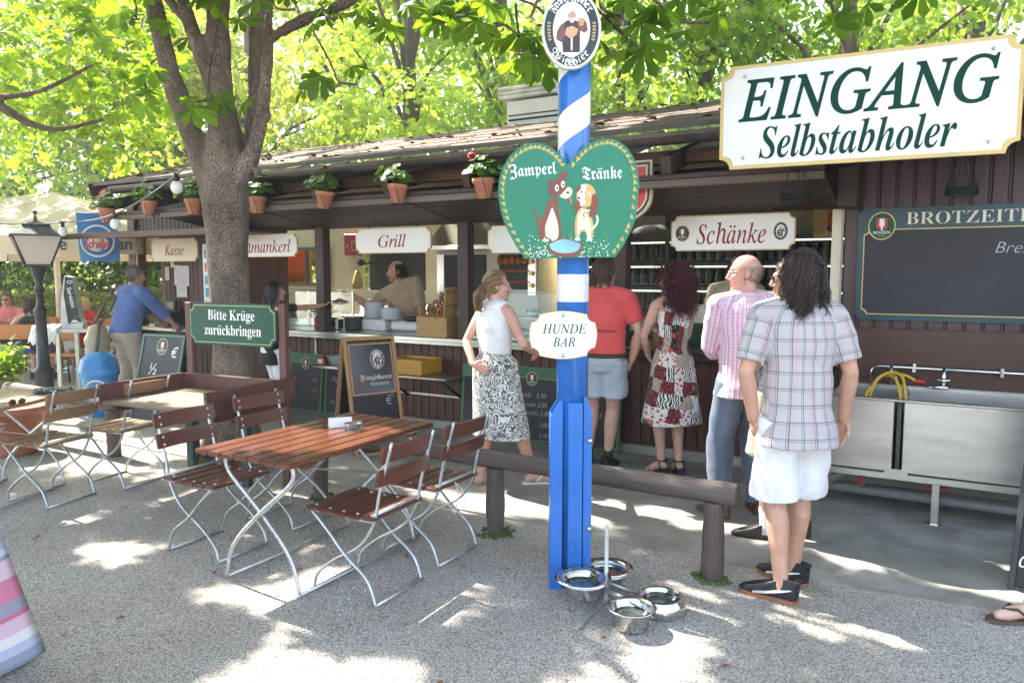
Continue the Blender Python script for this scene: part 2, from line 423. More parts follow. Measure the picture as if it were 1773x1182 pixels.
greyw = wood('weathered_timber', (0.17, 0.135, 0.11), 0.75, 'x', var=0.4, worn=0.4, worncol=(0.28, 0.25, 0.22))
plumw = wood('plum_timber', (0.085, 0.047, 0.045), 0.42, 'z', var=0.4, worn=0.3, worncol=(0.17, 0.12, 0.14))
cream = M('cream_wall', (0.80, 0.69, 0.47), 0.7, var=0.06, scale=3, dirt=0.25, dirtcol=(0.3, 0.22, 0.12))
creamw = M('cream_frame', (0.70, 0.64, 0.48), 0.45, var=0.06, scale=4)
steel = M('steel', (0.62, 0.61, 0.58), 0.30, metal=1.0, var=0.10, scale=3, stretch=(1, 1, 6), bmp=0.05, bscale=30)
steelg = M('counter_steel', (0.50, 0.52, 0.48), 0.34, metal=1.0, var=0.12, scale=4, bmp=0.05)
black = M('black_interior', (0.012, 0.011, 0.011), 0.5, var=0.2)
grnp = M('green_shelf', (0.018, 0.055, 0.032), 0.45, var=0.2)
def boards(mb, s0, s1, n0, z0, z1, w, gap=0.008, th=0.022, prof=True):
    x = s0; k = 0
    while x < s1-0.01:
        ww = min(w, s1-x); mb.box((x+ww/2, n0, (z0+z1)/2), (ww-gap, th, z1-z0), bev=0.004)
        x += w; k += 1
# right wall with double-grooved boards
W = MB(); x = -0.735
while x < 3.2:
    W.box((x+0.050, 6.300, 1.44), (0.094, 0.024, 2.64), bev=0.004); W.box((x+0.1085, 6.305, 1.44), (0.010, 0.016, 2.64)); x += 0.117
W.box((1.24, 6.333, 1.44), (3.96, 0.03, 2.64))
kb(W, 'boarded_wall', plumw)
W = MB(); W.box((1.27, 6.275, 0.99), (3.96, 0.02, 0.53), bev=0.003); kb(W, 'splash_board', wood('splash_timber', (0.085, 0.042, 0.028), 0.4, 'x', var=0.3, worn=0.35, worncol=(0.14, 0.06, 0.04)))
W = MB(); W.box((3.22, 7.8, 1.4), (0.05, 3.0, 2.7)); kb(W, 'side_wall', dkw)
# counter front
W = MB(); boards(W, -8.1, -0.76, 6.50, 0.10, 0.925, 0.105); W.box((-4.43, 6.53, 0.5), (7.34, 0.03, 0.84)); kb(W, 'counter_front', redw)
W = MB(); W.box((-3.05, 6.56, 0.05), (10.2, 0.22, 0.078)); kb(W, 'plinth', M('plinth_concrete', (0.30, 0.28, 0.25), 0.85, var=0.2, scale=5, bmp=0.2))
W = MB(); W.box((-5.62, 6.75, 0.975), (4.86, 0.90, 0.05), bev=0.008); W.box((-5.62, 6.315, 0.945), (4.84, 0.02, 0.05), bev=0.004); kb(W, 'steel_countertop', steelg)
W = MB(); W.box((-1.97, 6.66, 0.945), (2.42, 0.60, 0.07), bev=0.01); kb(W, 'wooden_countertop', wood('counter_timber', (0.07, 0.042, 0.032), 0.3, 'x'))
# posts
for s in (-6.28, -4.30, -2.60):
    W = MB(); W.box((s, 6.40, 1.62), (0.13, 0.12, 1.24), bev=0.006); kb(W, 'post', dkw)
W = MB(); W.box((-9.80, 6.42, 1.35), (0.16, 0.16, 2.7), bev=0.006); kb(W, 'corner_post', redw)
W = MB(); W.box((-0.80, 6.40, 1.55), (0.075, 0.10, 1.22), bev=0.004); kb(W, 'window_jamb', creamw)
# head beam above the hatch and dark infill
W = MB(); W.box((-4.4, 6.43, 2.36), (7.25, 0.10, 0.38), bev=0.004); kb(W, 'head_beam', dkx)
# folded-up shutters: boards hinged at the head, front edge held out
W = MB(); a = math.atan2(2.345-2.185, 0.93)
for (s0, s1) in ((-7.95, -6.30), (-6.28, -4.36), (-4.34, -2.62), (-2.60, -0.78)):
    k = 0
    for j in range(7):
        nn = 5.50+0.132*j+0.064; zz = 2.335-(nn-5.5)*math.tan(a)
        W.box(((s0+s1)/2, nn, zz), (s1-s0-0.012, 0.128, 0.022), rot=Rx(-a), bev=0.003)
kb(W, 'folded_shutter', dkx)
W = MB()
for (s0, s1) in ((-8.95, -7.97), (-7.95, -6.30), (-6.28, -4.36), (-4.34, -2.62), (-2.60, -0.78)):
    W.box(((s0+s1)/2, 5.47, 2.325), (s1-s0-0.01, 0.045, 0.055), bev=0.004); W.box(((s0+s1)/2, 5.475, 2.375), (s1-s0-0.01, 0.05, 0.04), bev=0.004, mi=1)
kb(W, 'shutter_rail', [greyw, dkx])
W = MB(); W.box((-0.70, 6.16, 2.30), (0.13, 0.26, 0.30), bev=0.005); W.box((-0.70, 6.1, 2.55), (0.10, 0.5, 0.2), bev=0.005); kb(W, 'bracket', dkw)
# purlin, rafters, gutter, roof
W = MB(); W.box((-2.8, 5.80, 2.565), (12.4, 0.11, 0.10), bev=0.005); kb(W, 'purlin', beamw)
W = MB()
for k in range(15):
    W.box((-8.9+0.88*k, 6.6, 2.78), (0.08, 2.5, 0.13), rot=Rx(math.atan(0.27)), bev=0.004)
kb(W, 'rafter', dkw)
W = MB()  # gutter, a half-round channel
prof = [(5.45+0.062*math.cos(rad(t)), 2.69+0.085*math.sin(rad(t))) for t in range(180, 361, 20)]
inner = [(5.45+0.054*math.cos(rad(t)), 2.69+0.077*math.sin(rad(t))) for t in range(360, 179, -20)]
pr = prof+inner; V = []
for s in (-8.75, 3.4): V += [(s, a_, b_) for a_, b_ in pr]
nn = len(pr); W.add(V, [((i+1) % nn, i, i+nn, (i+1) % nn+nn) for i in range(nn)]+[tuple(range(nn)), tuple(range(nn, 2*nn))[::-1]])
kb(W, 'gutter', M('gutter_metal', (0.075, 0.062, 0.055), 0.4, metal=0.6, var=0.3, scale=4))
def felt_mat():
    m, nt, b = base_mat('roof_felt'); v = coords(nt, 'Object', (0.8, 5, 5)); f = noise(nt, v, 3.0, 6, 0.7, 0.5)
    lit = noise(nt, coords(nt, 'Object', (1, 3, 3)), 9, 5, 0.75)
    co = ramp(nt, f, [(0.3, (0.085, 0.06, 0.048)), (0.6, (0.17, 0.125, 0.10)), (0.8, (0.25, 0.19, 0.16))])
    co = mix(nt, ramp(nt, lit, [(0.6, (0, 0, 0)), (0.66, (1, 1, 1))]), co, (0.055, 0.035, 0.02))
    nt.links.new(co, b.inputs['Base Color']); b.inputs['Roughness'].default_value = 0.85; bump(nt, b, mth(nt, 'ADD', f, lit), 0.6, 0.02); return m
W = MB(); rs = 0.283; L0 = -9.1; L1 = 3.5
for j in range(6):  # lapped felt courses
    n0 = 5.43+0.36*j; n1 = n0+0.39; z0 = 2.745+(n0-5.43)*rs+0.005; z1 = 2.745+(n1-5.43)*rs
    for i in range(20):
        a0 = L0+(L1-L0)*i/20; a1 = L0+(L1-L0)*(i+1)/20; dz = 0.002*math.sin(i*2.3+j)
        W.add([(a0, n0, z0+dz), (a1, n0, z0+dz), (a1, n1, z1+dz), (a0, n1, z1+dz), (a0, n0, z0-0.02), (a1, n0, z0-0.02)], [(0, 1, 2, 3), (4, 5, 1, 0)])
zr = 2.745+2.2*rs
W.add([(L0, 5.43, 2.722), (L1, 5.43, 2.722), (L1, 7.63, zr-0.03), (L0, 7.63, zr-0.03)], [(0, 3, 2, 1)])
W.add([(L0, 9.3, zr-0.40), (L1, 9.3, zr-0.40), (L1, 10.2, zr-0.62), (L0, 10.2, zr-0.62)], [(0, 1, 2, 3)])
roof = kb(W, 'roof', felt_mat())
W = MB(); W.add([(L0, 7.62, zr), (L1, 7.62, zr), (L1, 9.31, zr-0.40), (L0, 9.31, zr-0.40)], [(0, 1, 2, 3)]); kb(W, 'added_rooflight', glass('clear_sheet', (0.92, 0.93, 0.92)), roof)  # unseen clear sheet added in the rear slope so daylight reaches the interior
W = MB(); rr = random.Random(5)   # bark and leaf litter lying on the felt
for k in range(320):
    s = rr.uniform(-9.0, 0.3); n_ = 5.5+2.0*rr.random()**1.5; z = 2.765+(n_-5.43)*rs; r = rr.uniform(0.012, 0.045); q = Rz(rr.uniform(0, 6))@Rx(rr.uniform(-.5, .9))
    W.add([q@Vector(p)*r+Vector((s, n_, z+0.01)) for p in ((-1, -.35, 0), (0, -.5, .15), (1, -.3, .1), (1, .3, 0), (0, .5, .2), (-1, .35, .05))], [(0, 1, 4, 5), (1, 2, 3, 4)])
o = kb(W, 'roof_litter', M('dry_litter', (0.16, 0.075, 0.035), 0.8, var=0.6, scale=9), roof); o['kind'] = 'stuff'
W = MB(); W.box((-2.8, 5.425, 2.735), (12.6, 0.016, 0.035)); kb(W, 'drip_edge', M('drip_metal', (0.10, 0.095, 0.09), 0.6, metal=0.5), roof)
W = MB()
W.box((-9.13, 6.5, 2.98), (0.03, 2.3, 0.16), rot=Rx(math.atan(rs)), bev=0.004); kb(W, 'bargeboard', dkx, roof)
W = MB(); W.tube([(-8.72, 5.45, 2.66), (-8.95, 5.47, 2.63), (-9.25, 5.6, 2.60), (-10.1, 6.0, 2.56)], 0.05, 10); kb(W, 'rain_pipe', M('copper_pipe', (0.25, 0.10, 0.06), 0.45, metal=0.5, var=0.2))
# ceiling, cut short behind to let daylight in, and interior
W = MB(); W.box((-4.8, 6.95, 2.62), (10.0, 1.0, 0.03)); kb(W, 'ceiling', M('ceiling_paint', (0.6, 0.52, 0.38), 0.7))
W = MB(); W.box((-4.6, 7.9, 0.03), (7.6, 2.8, 0.03)); kb(W, 'kiosk_floor', M('kiosk_floor', (0.16, 0.13, 0.11), 0.6))
# back wall pieces leave the openings free
W = MB(); nb = 8.75
for (s0, s1, z0, z1) in ((-11.0, -9.55, 0, 2.6), (-9.55, -8.45, 0, 1.50), (-9.55, -8.45, 2.02, 2.6), (-8.45, -0.7, 0, 1.40), (-8.45, -7.75, 1.40, 2.6), (-7.75, -6.55, 2.0, 2.6), (-6.55, -0.7, 1.40, 2.6)):
    W.box(((s0+s1)/2, nb, (z0+z1)/2), (s1-s0, 0.06, z1-z0))
W.box((-0.7, 7.7, 1.3), (0.06, 2.1, 2.6)); W.box((-4.0, 8.4, 1.9), (0.05, 0.7, 1.4))
kb(W, 'inner_wall', cream)
W = MB(); W.box((-7.15, 8.9, 1.7), (1.2, 0.02, 0.6)); kb(W, 'hatch_panel', black)
fr = MB()
for (s0, s1, z0, z1) in ((-9.60, -9.55, 1.48, 2.05), (-8.45, -8.40, 1.48, 2.05), (-9.6, -8.4, 1.46, 1.51), (-9.6, -8.4, 2.02, 2.07), (-8.90, -8.86, 1.5, 2.03)):
    fr.box(((s0+s1)/2, 8.70, (z0+z1)/2), (s1-s0, 0.06, z1-z0), bev=0.004)
win = kb(fr, 'window', M('dark_green_frame', (0.02, 0.045, 0.03), 0.4))
c_ = MB()
for k in range(12): c_.tube([(-9.53+0.055*k+0.01*math.sin(k), 8.80, 1.52), (-9.53+0.055*k, 8.80, 2.01)], 0.034, 8)
kb(c_, 'curtain', leafmat('orange_curtain', (0.62, 0.20, 0.03), (0.70, 0.25, 0.04), 0.6, 0.8, tint=(1, 1, 1)), win)
# cash-desk end: recessed brown boards, ledge, and small flap roof
W = MB(); boards(W, -9.75, -8.05, 6.75, 0.1, 2.55, 0.10); W.box((-8.05, 6.95, 1.3), (0.06, 1.1, 2.5)); kb(W, 'cash_desk_wall', redw)
W = MB(); W.box((-8.95, 6.42, 2.42), (1.65, 0.05, 0.5)); boards(W, -9.75, -8.05, 6.39, 2.17, 2.6, 0.085); kb(W, 'gable_board', dkw)
W = MB(); W.box((-8.9, 6.45, 0.93), (1.7, 0.62, 0.04), bev=0.006); kb(W, 'cash_desk_ledge', steelg)
W = MB(); boards(W, -9.75, -8.1, 6.5, 0.1, 0.9, 0.105); kb(W, 'cash_desk_front', redw)
W = MB(); W.box((-8.35, 5.85, 2.14), (2.75, 0.9, 0.03), rot=Rx(0.02), bev=0.004); W.box((-8.35, 5.40, 2.12), (2.8, 0.03, 0.07), bev=0.004); kb(W, 'flap_roof', wood('flap_timber', (0.16, 0.085, 0.06), 0.6, 'x'))
W = MB(); W.tube([(-9.62, 6.30, 2.1), (-9.60, 6.28, 1.6), (-9.60, 6.28, 1.0)], 0.012, 6); kb(W, 'conduit', creamw)
# oven cabinet, hood, black flue seen through the grill hatch are things of their own, standing inside
def kthing(name, label, cat, s, n, z, group=None): return thing(name, label, cat, SL(s, n, z), -TH, group)
t = kthing('rotisserie_oven', 'cream framed grill oven with roast chickens behind glass doors', 'oven', -4.95, 7.75, 0.9)
W = MB(); W.box((0, 0.30, 0.50), (1.46, 0.5, 1.10), bev=0.006); W.build('cabinet', creamw, t)
W = MB(); W.box((-0.30, 0.035, 0.75), (0.62, 0.02, 0.48)); W.box((0.42, 0.035, 0.78), (0.42, 0.02, 0.42)); W.build('oven_chamber', black, t)
W = MB(); W.box((0.665, 0.03, 0.75), (0.11, 0.03, 0.5), bev=0.004); W.build('control_panel', steel, t)
W = MB(); W.box((-0.655, 0.03, 0.75), (0.11, 0.03, 0.5), bev=0.004); W.build('side_panel', steel, t)
for z in (0.90, 0.76, 0.62):
    W = MB(); W.cyl((0.665, 0.015, z), (0.665, -0.02, z), 0.026); W.build('knob', M('brass_knob', (0.5, 0.36, 0.14), 0.35, metal=0.8), t)
W = MB()
for z in (0.66, 0.79):
    for k in range(8): W.box((0.23+0.055*k, 0.02, z), (0.05, 0.012, 0.018), mi=0)
W.build('heating_bar', M('red_bar', (0.5, 0.04, 0.02), 0.5), t)
rr = random.Random(2)
for k in range(5):
    W = MB(); W.ell((0.25+0.085*k, 0.0, 0.90), (0.05, 0.045, 0.042), 10, 7); W.ell((0.235+0.085*k, -0.02, 0.935), (0.02, 0.02, 0.03), 8, 6); W.ell((0.27+0.085*k, -0.02, 0.93), (0.016, 0.02, 0.03), 8, 6)
    o = W.build('roast_chicken', M('roast_skin', (0.42, 0.15, 0.04), 0.35, var=0.5, scale=30, bmp=0.3), None, SL(-4.95, 7.75, 0.9), -TH)
    tag(o, 'golden roast chicken on the top spit of the grill oven', 'chicken', 'roast chickens in the grill oven')
t = kthing('extractor_hood', 'tapered steel extractor hood above the grill oven', 'hood', -4.9, 7.85, 1.95)
W = MB(); W.add([(-0.8, -0.35, 0), (0.8, -0.35, 0), (0.8, 0.4, 0), (-0.8, 0.4, 0), (-0.35, -0.05, 0.65), (0.35, -0.05, 0.65), (0.35, 0.4, 0.65), (-0.35, 0.4, 0.65)], [(3, 2, 1, 0), (4, 5, 6, 7), (0, 1, 5, 4), (1, 2, 6, 5), (2, 3, 7, 6), (3, 0, 4, 7)]); W.build('hood_canopy', M('hood_steel', (0.42, 0.40, 0.33), 0.35, metal=0.9, var=0.15), t)
W = MB(); W.box((0, -0.36, 0.02), (1.64, 0.03, 0.05), bev=0.004); W.build('rim', steel, t)
t = kthing('fire_box', 'red fire safety cabinet on the cream wall', 'cabinet', -7.86, 8.70, 2.09)
W = MB(); W.box((0, -0.04, 0), (0.31, 0.08, 0.32), bev=0.008); W.build('case', M('fire_red', (0.45, 0.015, 0.02), 0.35), t)
W = MB(); W.box((0.06, -0.085, -0.02), (0.11, 0.008, 0.14)); W.box((0.06, -0.09, -0.02), (0.085, 0.006, 0.115), mi=1); W.cyl((-0.07, -0.08, -0.02), (-0.07, -0.1, -0.02), 0.018, mi=0); W.build('glass_pane', [creamw, M('fire_red', (0, 0, 0))], t)
t = kthing('ladle_rack', 'wall rack with hanging ladle and spoon beside the red cabinet', 'rack', -7.6, 8.68, 1.80)
W = MB(); W.box((0.05, -0.03, 0), (0.34, 0.05, 0.03)); W.build('rail', M('dark_metal', (0.03, 0.03, 0.03), 0.4, metal=0.6), t)
W = MB(); W.tube([(0.06, -0.05, 0), (0.05, -0.05, -0.32)], 0.008, 6); W.ell((0.05, -0.06, -0.36), (0.035, 0.02, 0.05), 10, 6); W.build('ladle', steel, t)
W = MB(); W.ell((-0.08, -0.06, 0.02), (0.07, 0.04, 0.05), 12, 8); W.ell((0.12, -0.06, 0.02), (0.06, 0.04, 0.045), 12, 8); W.build('pan', M('dark_metal', (0, 0, 0)), t)
t = kthing('wicker_bell', 'straw bundle hanging on a cord against the cream wall', 'straw bundle', -7.74, 8.60, 1.43)
W = MB(); W.lathe([(0.02, 0.28), (0.045, 0.22), (0.07, 0.12), (0.09, 0.05), (0.06, 0.0), (0.0, -0.01)], seg=18); W.build('bundle', wood('straw', (0.55, 0.38, 0.14), 0.7, 'z'), t)
W = MB(); W.tube([(0, 0, 0.27), (0, 0.0, 0.75)], 0.006, 6); W.build('cord', creamw, t)
# drink shelves with mugs
t = kthing('drink_shelf', 'dark green shelf unit filled with beer mugs behind the bar', 'shelf', -2.35, 8.25, 0.0)
W = MB(); W.box((0, 0.24, 1.25), (3.1, 0.03, 2.3)); W.build('back_panel', M('shelf_back', (0.42, 0.36, 0.24), 0.6, var=0.2), t)
for z in (2.045, 1.775, 1.505, 1.235, 0.965):
    W = MB(); W.box((0, 0.06, z), (3.1, 0.34, 0.028), bev=0.003); W.build('shelf_board', grnp, t)
for s in (-1.54, -0.42, 0.58, 1.54):
    W = MB(); W.box((s, 0.06, 1.3), (0.05, 0.36, 2.2), bev=0.003); W.build('divider', grnp, t)
glowm = bpy.data.materials.new('added_shelf_glow'); glowm.use_nodes = True; lb = glowm.node_tree.nodes['Principled BSDF']; lb.inputs['Emission Color'].default_value = (1, 0.93, 0.8, 1); lb.inputs['Emission Strength'].default_value = 0.3  # pale strips under the shelves, given an added glow to brighten the mugs
for z in (2.005, 1.735, 1.465):
    W = MB(); W.box((0, -0.09, z), (3.05, 0.012, 0.016)); W.build('glow_strip', glowm, t)
mug_body = MB(); mug_body.lathe([(0.046, 0), (0.05, 0.02), (0.046, 0.05), (0.05, 0.09), (0.047, 0.14), (0.047, 0.20), (0.042, 0.20), (0.042, 0.03), (0.0, 0.025)], seg=12)
gl = glass('mug_glass', (0.86, 0.88, 0.84), 0.08, 1.7)
mug_h = MB(); mug_h.tube([(0.045, 0, 0.16), (0.075, 0, 0.155), (0.085, 0, 0.11), (0.07, 0, 0.06), (0.046, 0, 0.05)], 0.008, 6)
proto = None; rr = random.Random(9)
for z in (1.789, 1.519, 1.249):
    for k in range(28):
        s = -3.84+0.1085*k
        if any(abs(s-(-2.35+d)) < 0.06 for d in (-0.42, 0.58)): continue
        for dn in ((0.0,) if z < 1.3 else (-0.02, 0.11)):
            loc = SL(s+rr.uniform(-.006, .006), 8.25+dn, z+0.001); rz = rr.uniform(0, 6.3)
            if proto is None:
                proto = thing('beer_mug', 'clear glass beer mug upright on the green bar shelves', 'mug', loc, rz, 'glass mugs on the bar shelves')
                mug_body.build('mug_body', gl, proto); mug_h.build('handle', gl, proto)
            else: dup(proto, loc, rz)
t = kthing('bar_sink', 'pale steel worktop unit of the bar', 'bar unit', -1.95, 7.25, 0.0)
W = MB(); W.box((0, 0, 1.27), (1.25, 0.4, 0.17), bev=0.012); W.build('tank', M('pale_steel', (0.70, 0.66, 0.55), 0.4, metal=0.4, var=0.1), t)
W = MB(); W.box((0, 0.02, 0.62), (1.1, 0.34, 1.16)); W.build('cabinet', grnp, t)
for k, s in enumerate((-0.62, -0.5, -0.38)):
    b_ = kthing('beer_glass', ['amber beer glass nearest the floral dress', 'amber beer glass in the middle of the three on the bar', 'amber beer glass nearest the bald man'][k], 'glass', -1.95+s*1.0+0.2, 6.72, 0.981, 'filled beer glasses on the bar')
    W = MB(); W.lathe([(0.03, 0), (0.034, 0.14), (0.0, 0.14)], seg=14); W.build('beer', M('beer', (0.55, 0.24, 0.03), 0.1, spec=0.8), b_)
    W = MB(); W.lathe([(0.0, 0.14), (0.035, 0.14), (0.035, 0.165), (0, 0.17)], seg=14); W.build('foam', M('foam', (0.8, 0.76, 0.65), 0.7), b_)
W = MB(); W.box((0, 0, 0.12), (0.25, 0.05, 0.30)); W.box((0.04, -0.028, 0.14), (0.06, 0.006, 0.2), mi=1); W.lathe([(0.028, 0), (0.012, 0.05), (0.02, 0.12), (0.028, 0.2)], (0.04, -0.03, 0.04), 10, mi=1); W.lathe([(0.024, 0), (0.024, 0.02)], (0.04, -0.035, 0.22), 10, mi=1)
o = W.build('gift_carton', [M('carton', (0.62, 0.42, 0.18), 0.6), M('carton_print', (0.42, 0.10, 0.03), 0.5)]); o.location = SL(-1.12, 8.15, 2.06); o.rotation_euler = (0, 0, -TH)
tag(o, 'tan gift carton printed with a red beer glass on the top shelf', 'carton')
W = MB(); W.ell((0, 0, 0.06), (0.27, 0.12, 0.09), 16, 8); W.ell((-0.36, 0, 0.05), (0.12, 0.1, 0.07), 12, 8)
o = W.build('cloth_bundle', M('grey_cloth', (0.16, 0.15, 0.14), 0.85, bmp=0.5, bscale=30)); o.location = SL(-2.95, 8.2, 2.06); o.rotation_euler = (0, 0, -TH); tag(o, 'grey cloth bundle on the top bar shelf', 'cloth')
W = MB(); W.ell((0, 0, 0.05), (0.20, 0.1, 0.06), 16, 8); W.ell((0.2, 0, 0.09), (0.1, 0.08, 0.1), 12, 8)
o = W.build('dark_bag', M('dark_bag', (0.03, 0.03, 0.03), 0.8, bmp=0.4, bscale=20)); o.location = SL(-0.93, 8.15, 2.06); o.rotation_euler = (0, 0, -TH); tag(o, 'dark bag on the top shelf beside the tan carton', 'bag')
# vent box on the ridge
t = kthing('roof_vent', 'white louvred ventilation box on the kiosk roof behind the pole', 'vent', -4.02, 7.6, 3.30)
W = MB(); W.box((0, 0, 0.12), (0.72, 0.5, 0.28), bev=0.01); W.build('vent_body', M('vent_paint', (0.72, 0.76, 0.74), 0.4, var=0.08), t)
W = MB()
for z in (0.30, 0.345, 0.39): W.box((-0.02, 0, z), (0.86, 0.6, 0.04), bev=0.012)
W.build('cap', M('vent_cap', (0.72, 0.74, 0.74), 0.35, metal=0.4), t)
W = MB(); W.box((0, -0.255, 0.05), (0.66, 0.012, 0.02)); W.box((0, -0.255, 0.10), (0.66, 0.012, 0.012)); W.build('slot', M('dark_metal', (0, 0, 0)), t)
# ================================================================== SIGNS AND BOARDS
white_e = M('sign_white', (0.74, 0.73, 0.68), 0.22, var=0.04, scale=2, spec=0.5, dirt=0.12, dirtcol=(0.45, 0.42, 0.33))
cream_e = M('sign_cream', (0.68, 0.61, 0.44), 0.35, var=0.05, scale=3, dirt=0.15, dirtcol=(0.4, 0.32, 0.18))
gold = M('sign_gold', (0.62, 0.45, 0.16), 0.4, var=0.1)
tan_e = M('sign_tan', (0.58, 0.40, 0.20), 0.5, var=0.15)
dgreen = M('sign_green', (0.010, 0.075, 0.045), 0.42, var=0.12, scale=3, spec=0.25)
textg = M('letter_green', (0.006, 0.050, 0.034), 0.6, var=0.1, spec=0.12)
textr = M('letter_red', (0.27, 0.014, 0.018), 0.6, var=0.1, spec=0.12)
textw = M('letter_white', (0.80, 0.79, 0.75), 0.4, var=0.04)
textk = M('letter_black', (0.012, 0.012, 0.012), 0.4)
chalk = M('chalk', (0.42, 0.42, 0.42), 0.95, var=0.35, scale=60)
slate = M('slate_board', (0.016, 0.016, 0.018), 0.55, var=0.4, scale=2.2, stretch=(1, 1, 2.2), dirt=0.35, dirtcol=(0.05, 0.048, 0.053))
emred = M('emblem_red', (0.50, 0.02, 0.03), 0.4); emyel = M('emblem_yellow', (0.65, 0.52, 0.12), 0.4)
SIGNM = None
def spaten(parent, cx, cz, r, y, ring=None):
    """round green emblem with a white spade on a red shield"""
    m = MB(); n = 40
    disc(m, cx, cz, r, r*1.12, y-0.001, 0, n); disc(m, cx, cz, r, r*1.12, y-0.002, 1, n, (r*0.92, r*1.03))
    w = r*0.40; z0 = cz+r*0.62
    shield = [(cx-w, z0), (cx-w, cz-0.05*r)]+[(cx-w*math.cos(rad(t)), cz-0.05*r-w*0.62*math.sin(rad(t))) for t in range(15, 180, 15)]+[(cx+w, cz-0.05*r), (cx+w, z0)]
    poly(m, shield, y-0.003, 2)
    poly(m, [(cx-w*0.42, z0-0.02*r), (cx-w*0.5, cz+0.05*r), (cx-w*0.18, cz-0.08*r), (cx-w*0.12, cz-0.36*r), (cx+w*0.12, cz-0.36*r), (cx+w*0.18, cz-0.08*r), (cx+w*0.5, cz+0.05*r), (cx+w*0.42, z0-0.02*r)], y-0.004, 3)
    text(m, 'SPATEN', cx, cz-0.52*r, width=1.25*r, y=y-0.004, mi=3, style=t_bold)
    text(m, 'München', cx, cz-0.78*r, width=0.55*r, y=y-0.004, mi=4, style=t_bit)
    return m.build('emblem', [dgreen, emyel, emred, textw, emyel], parent)
def monk(m, cx, cz, h, y):
    """plain figure of a robed friar raising a beer mug: robe 0, sleeve 1, skin 2, beard 3, beer 4, foam 5"""
    S_ = lambda pts, mi, dy=0: poly(m, [(cx+a*h, cz+b*h) for a, b in pts], y-dy, mi)
    S_([(-.20, -.50), (.20, -.50), (.20, -.02), (.24, .14), (.10, .22), (-.12, .22), (-.24, .12), (-.24, -.05)], 0)
    S_([(-.24, .14), (-.34, -.02), (-.36, -.20), (-.24, -.28), (-.16, -.16), (-.16, .14)], 1, .001)
    S_([(.12, .20), (.16, .02), (.30, -.06), (.38, .0), (.36, .16), (.30, .24)], 1, .001)
    S_([(-.16, -.10), (-.02, -.20), (.12, -.10), (.16, .02), (.02, .10), (-.12, .06)], 2, .0015)
    S_([(-.06, .20), (.07, .20), (.10, .34), (.06, .44), (-.05, .44), (-.09, .34)], 2, .002)
    S_([(-.08, .30), (-.02, .16), (.05, .17), (.09, .30), (.02, .27)], 3, .0025)
    S_([(-.09, .36), (-.05, .47), (.06, .47), (.10, .37), (.03, .42)], 3, .0025)
    S_([(.18, .10), (.28, .10), (.30, .28), (.17, .28)], 4, .002); S_([(.165, .27), (.305, .27), (.30, .34), (.18, .35)], 5, .0025)
    S_([(-.02, -.46), (.03, -.46), (.03, -.16), (-.02, -.18)], 3, .001)
def monk_emblem(parent, cx, cz, r, y, words=True, name='emblem'):
    m = MB(); rz = r*1.28
    disc(m, cx, cz, r, rz, y-0.001, 6); disc(m, cx, cz, r*0.93, rz*0.95, y-0.002, 7); disc(m, cx, cz, r*0.62, rz*0.70, y-0.003, 8); disc(m, cx, cz, r*0.64, rz*0.715, y-0.0025, 6, 40, (r*0.60, rz*0.685))
    monk(m, cx, cz-0.03*r, r*1.45, y-0.004)
    if words:
        for word, sg in (('Franziskaner', 1), ('Weissbier', -1)):
            nch = len(word); span = rad(112 if sg > 0 else 92)
            for i, ch in enumerate(word):
                a = (i-(nch-1)/2)/nch*span
                px = cx+0.775*r*math.sin(a); pz = cz+sg*0.83*rz*math.cos(a)
                text(m, ch, px, pz, height=r*(0.30 if ch in 'FWkszb' else 0.21), y=y-0.004, mi=9, style=t_frak, rot=-a if sg > 0 else a)
        for sd in (-1, 1):
            for k in range(6):
                z = cz-0.30*rz+0.085*rz*k; x = cx+sd*0.775*r*math.sqrt(max(0.2, 1-((z-cz)/rz)**2))
                poly(m, [(x-0.008*r, z), (x+0.06*r, z+0.04*rz), (x+0.03*r, z+0.08*rz)], y-0.004, 10); poly(m, [(x+0.008*r, z), (x-0.03*r, z+0.08*rz), (x-0.06*r, z+0.04*rz)], y-0.004, 10)
    return m.build(name, [M('friar_robe', (0.045, 0.03, 0.03), 0.5), M('friar_sleeve', (0.16, 0.075, 0.06), 0.5), M('friar_skin', (0.55, 0.30, 0.18), 0.5), M('friar_beard', (0.62, 0.58, 0.55), 0.5), M('friar_beer', (0.55, 0.28, 0.06), 0.4), M('friar_foam', (0.75, 0.72, 0.65), 0.5),
        M('oval_cream', (0.66, 0.62, 0.52), 0.3), M('oval_black', (0.012, 0.018, 0.013), 0.3), M('oval_white', (0.74, 0.75, 0.76), 0.3), textw, gold], parent)
def notch_sign(name, label, cat, loc, rotz, w, h, face, edge, r=0.05, th=0.02, border=0.012, group=None):
    t = thing(name, label, cat, loc, rotz, group)
    m = MB(); m.prism(notch_poly(w, h, r), th); m.build('board', edge, t)
    m = MB(); poly(m, notch_poly(w-2*border, h-2*border, r), -th-0.002, 0); m.build('face', face, t)
    return t
def words(parent, lst, mt, y, name='lettering'):
    m = MB()
    for kw in lst: text(m, y=y, **kw)
    return m.build(name, mt, parent)
def eyelets(parent, pts, y, mt):
    for x, z in pts:
        m = MB(); m.lathe([(0.011, 0), (0.009, 0.006), (0, 0.008)], (x, y, z), 10, rot=Rx(rad(90))); m.build('screw', mt, parent)
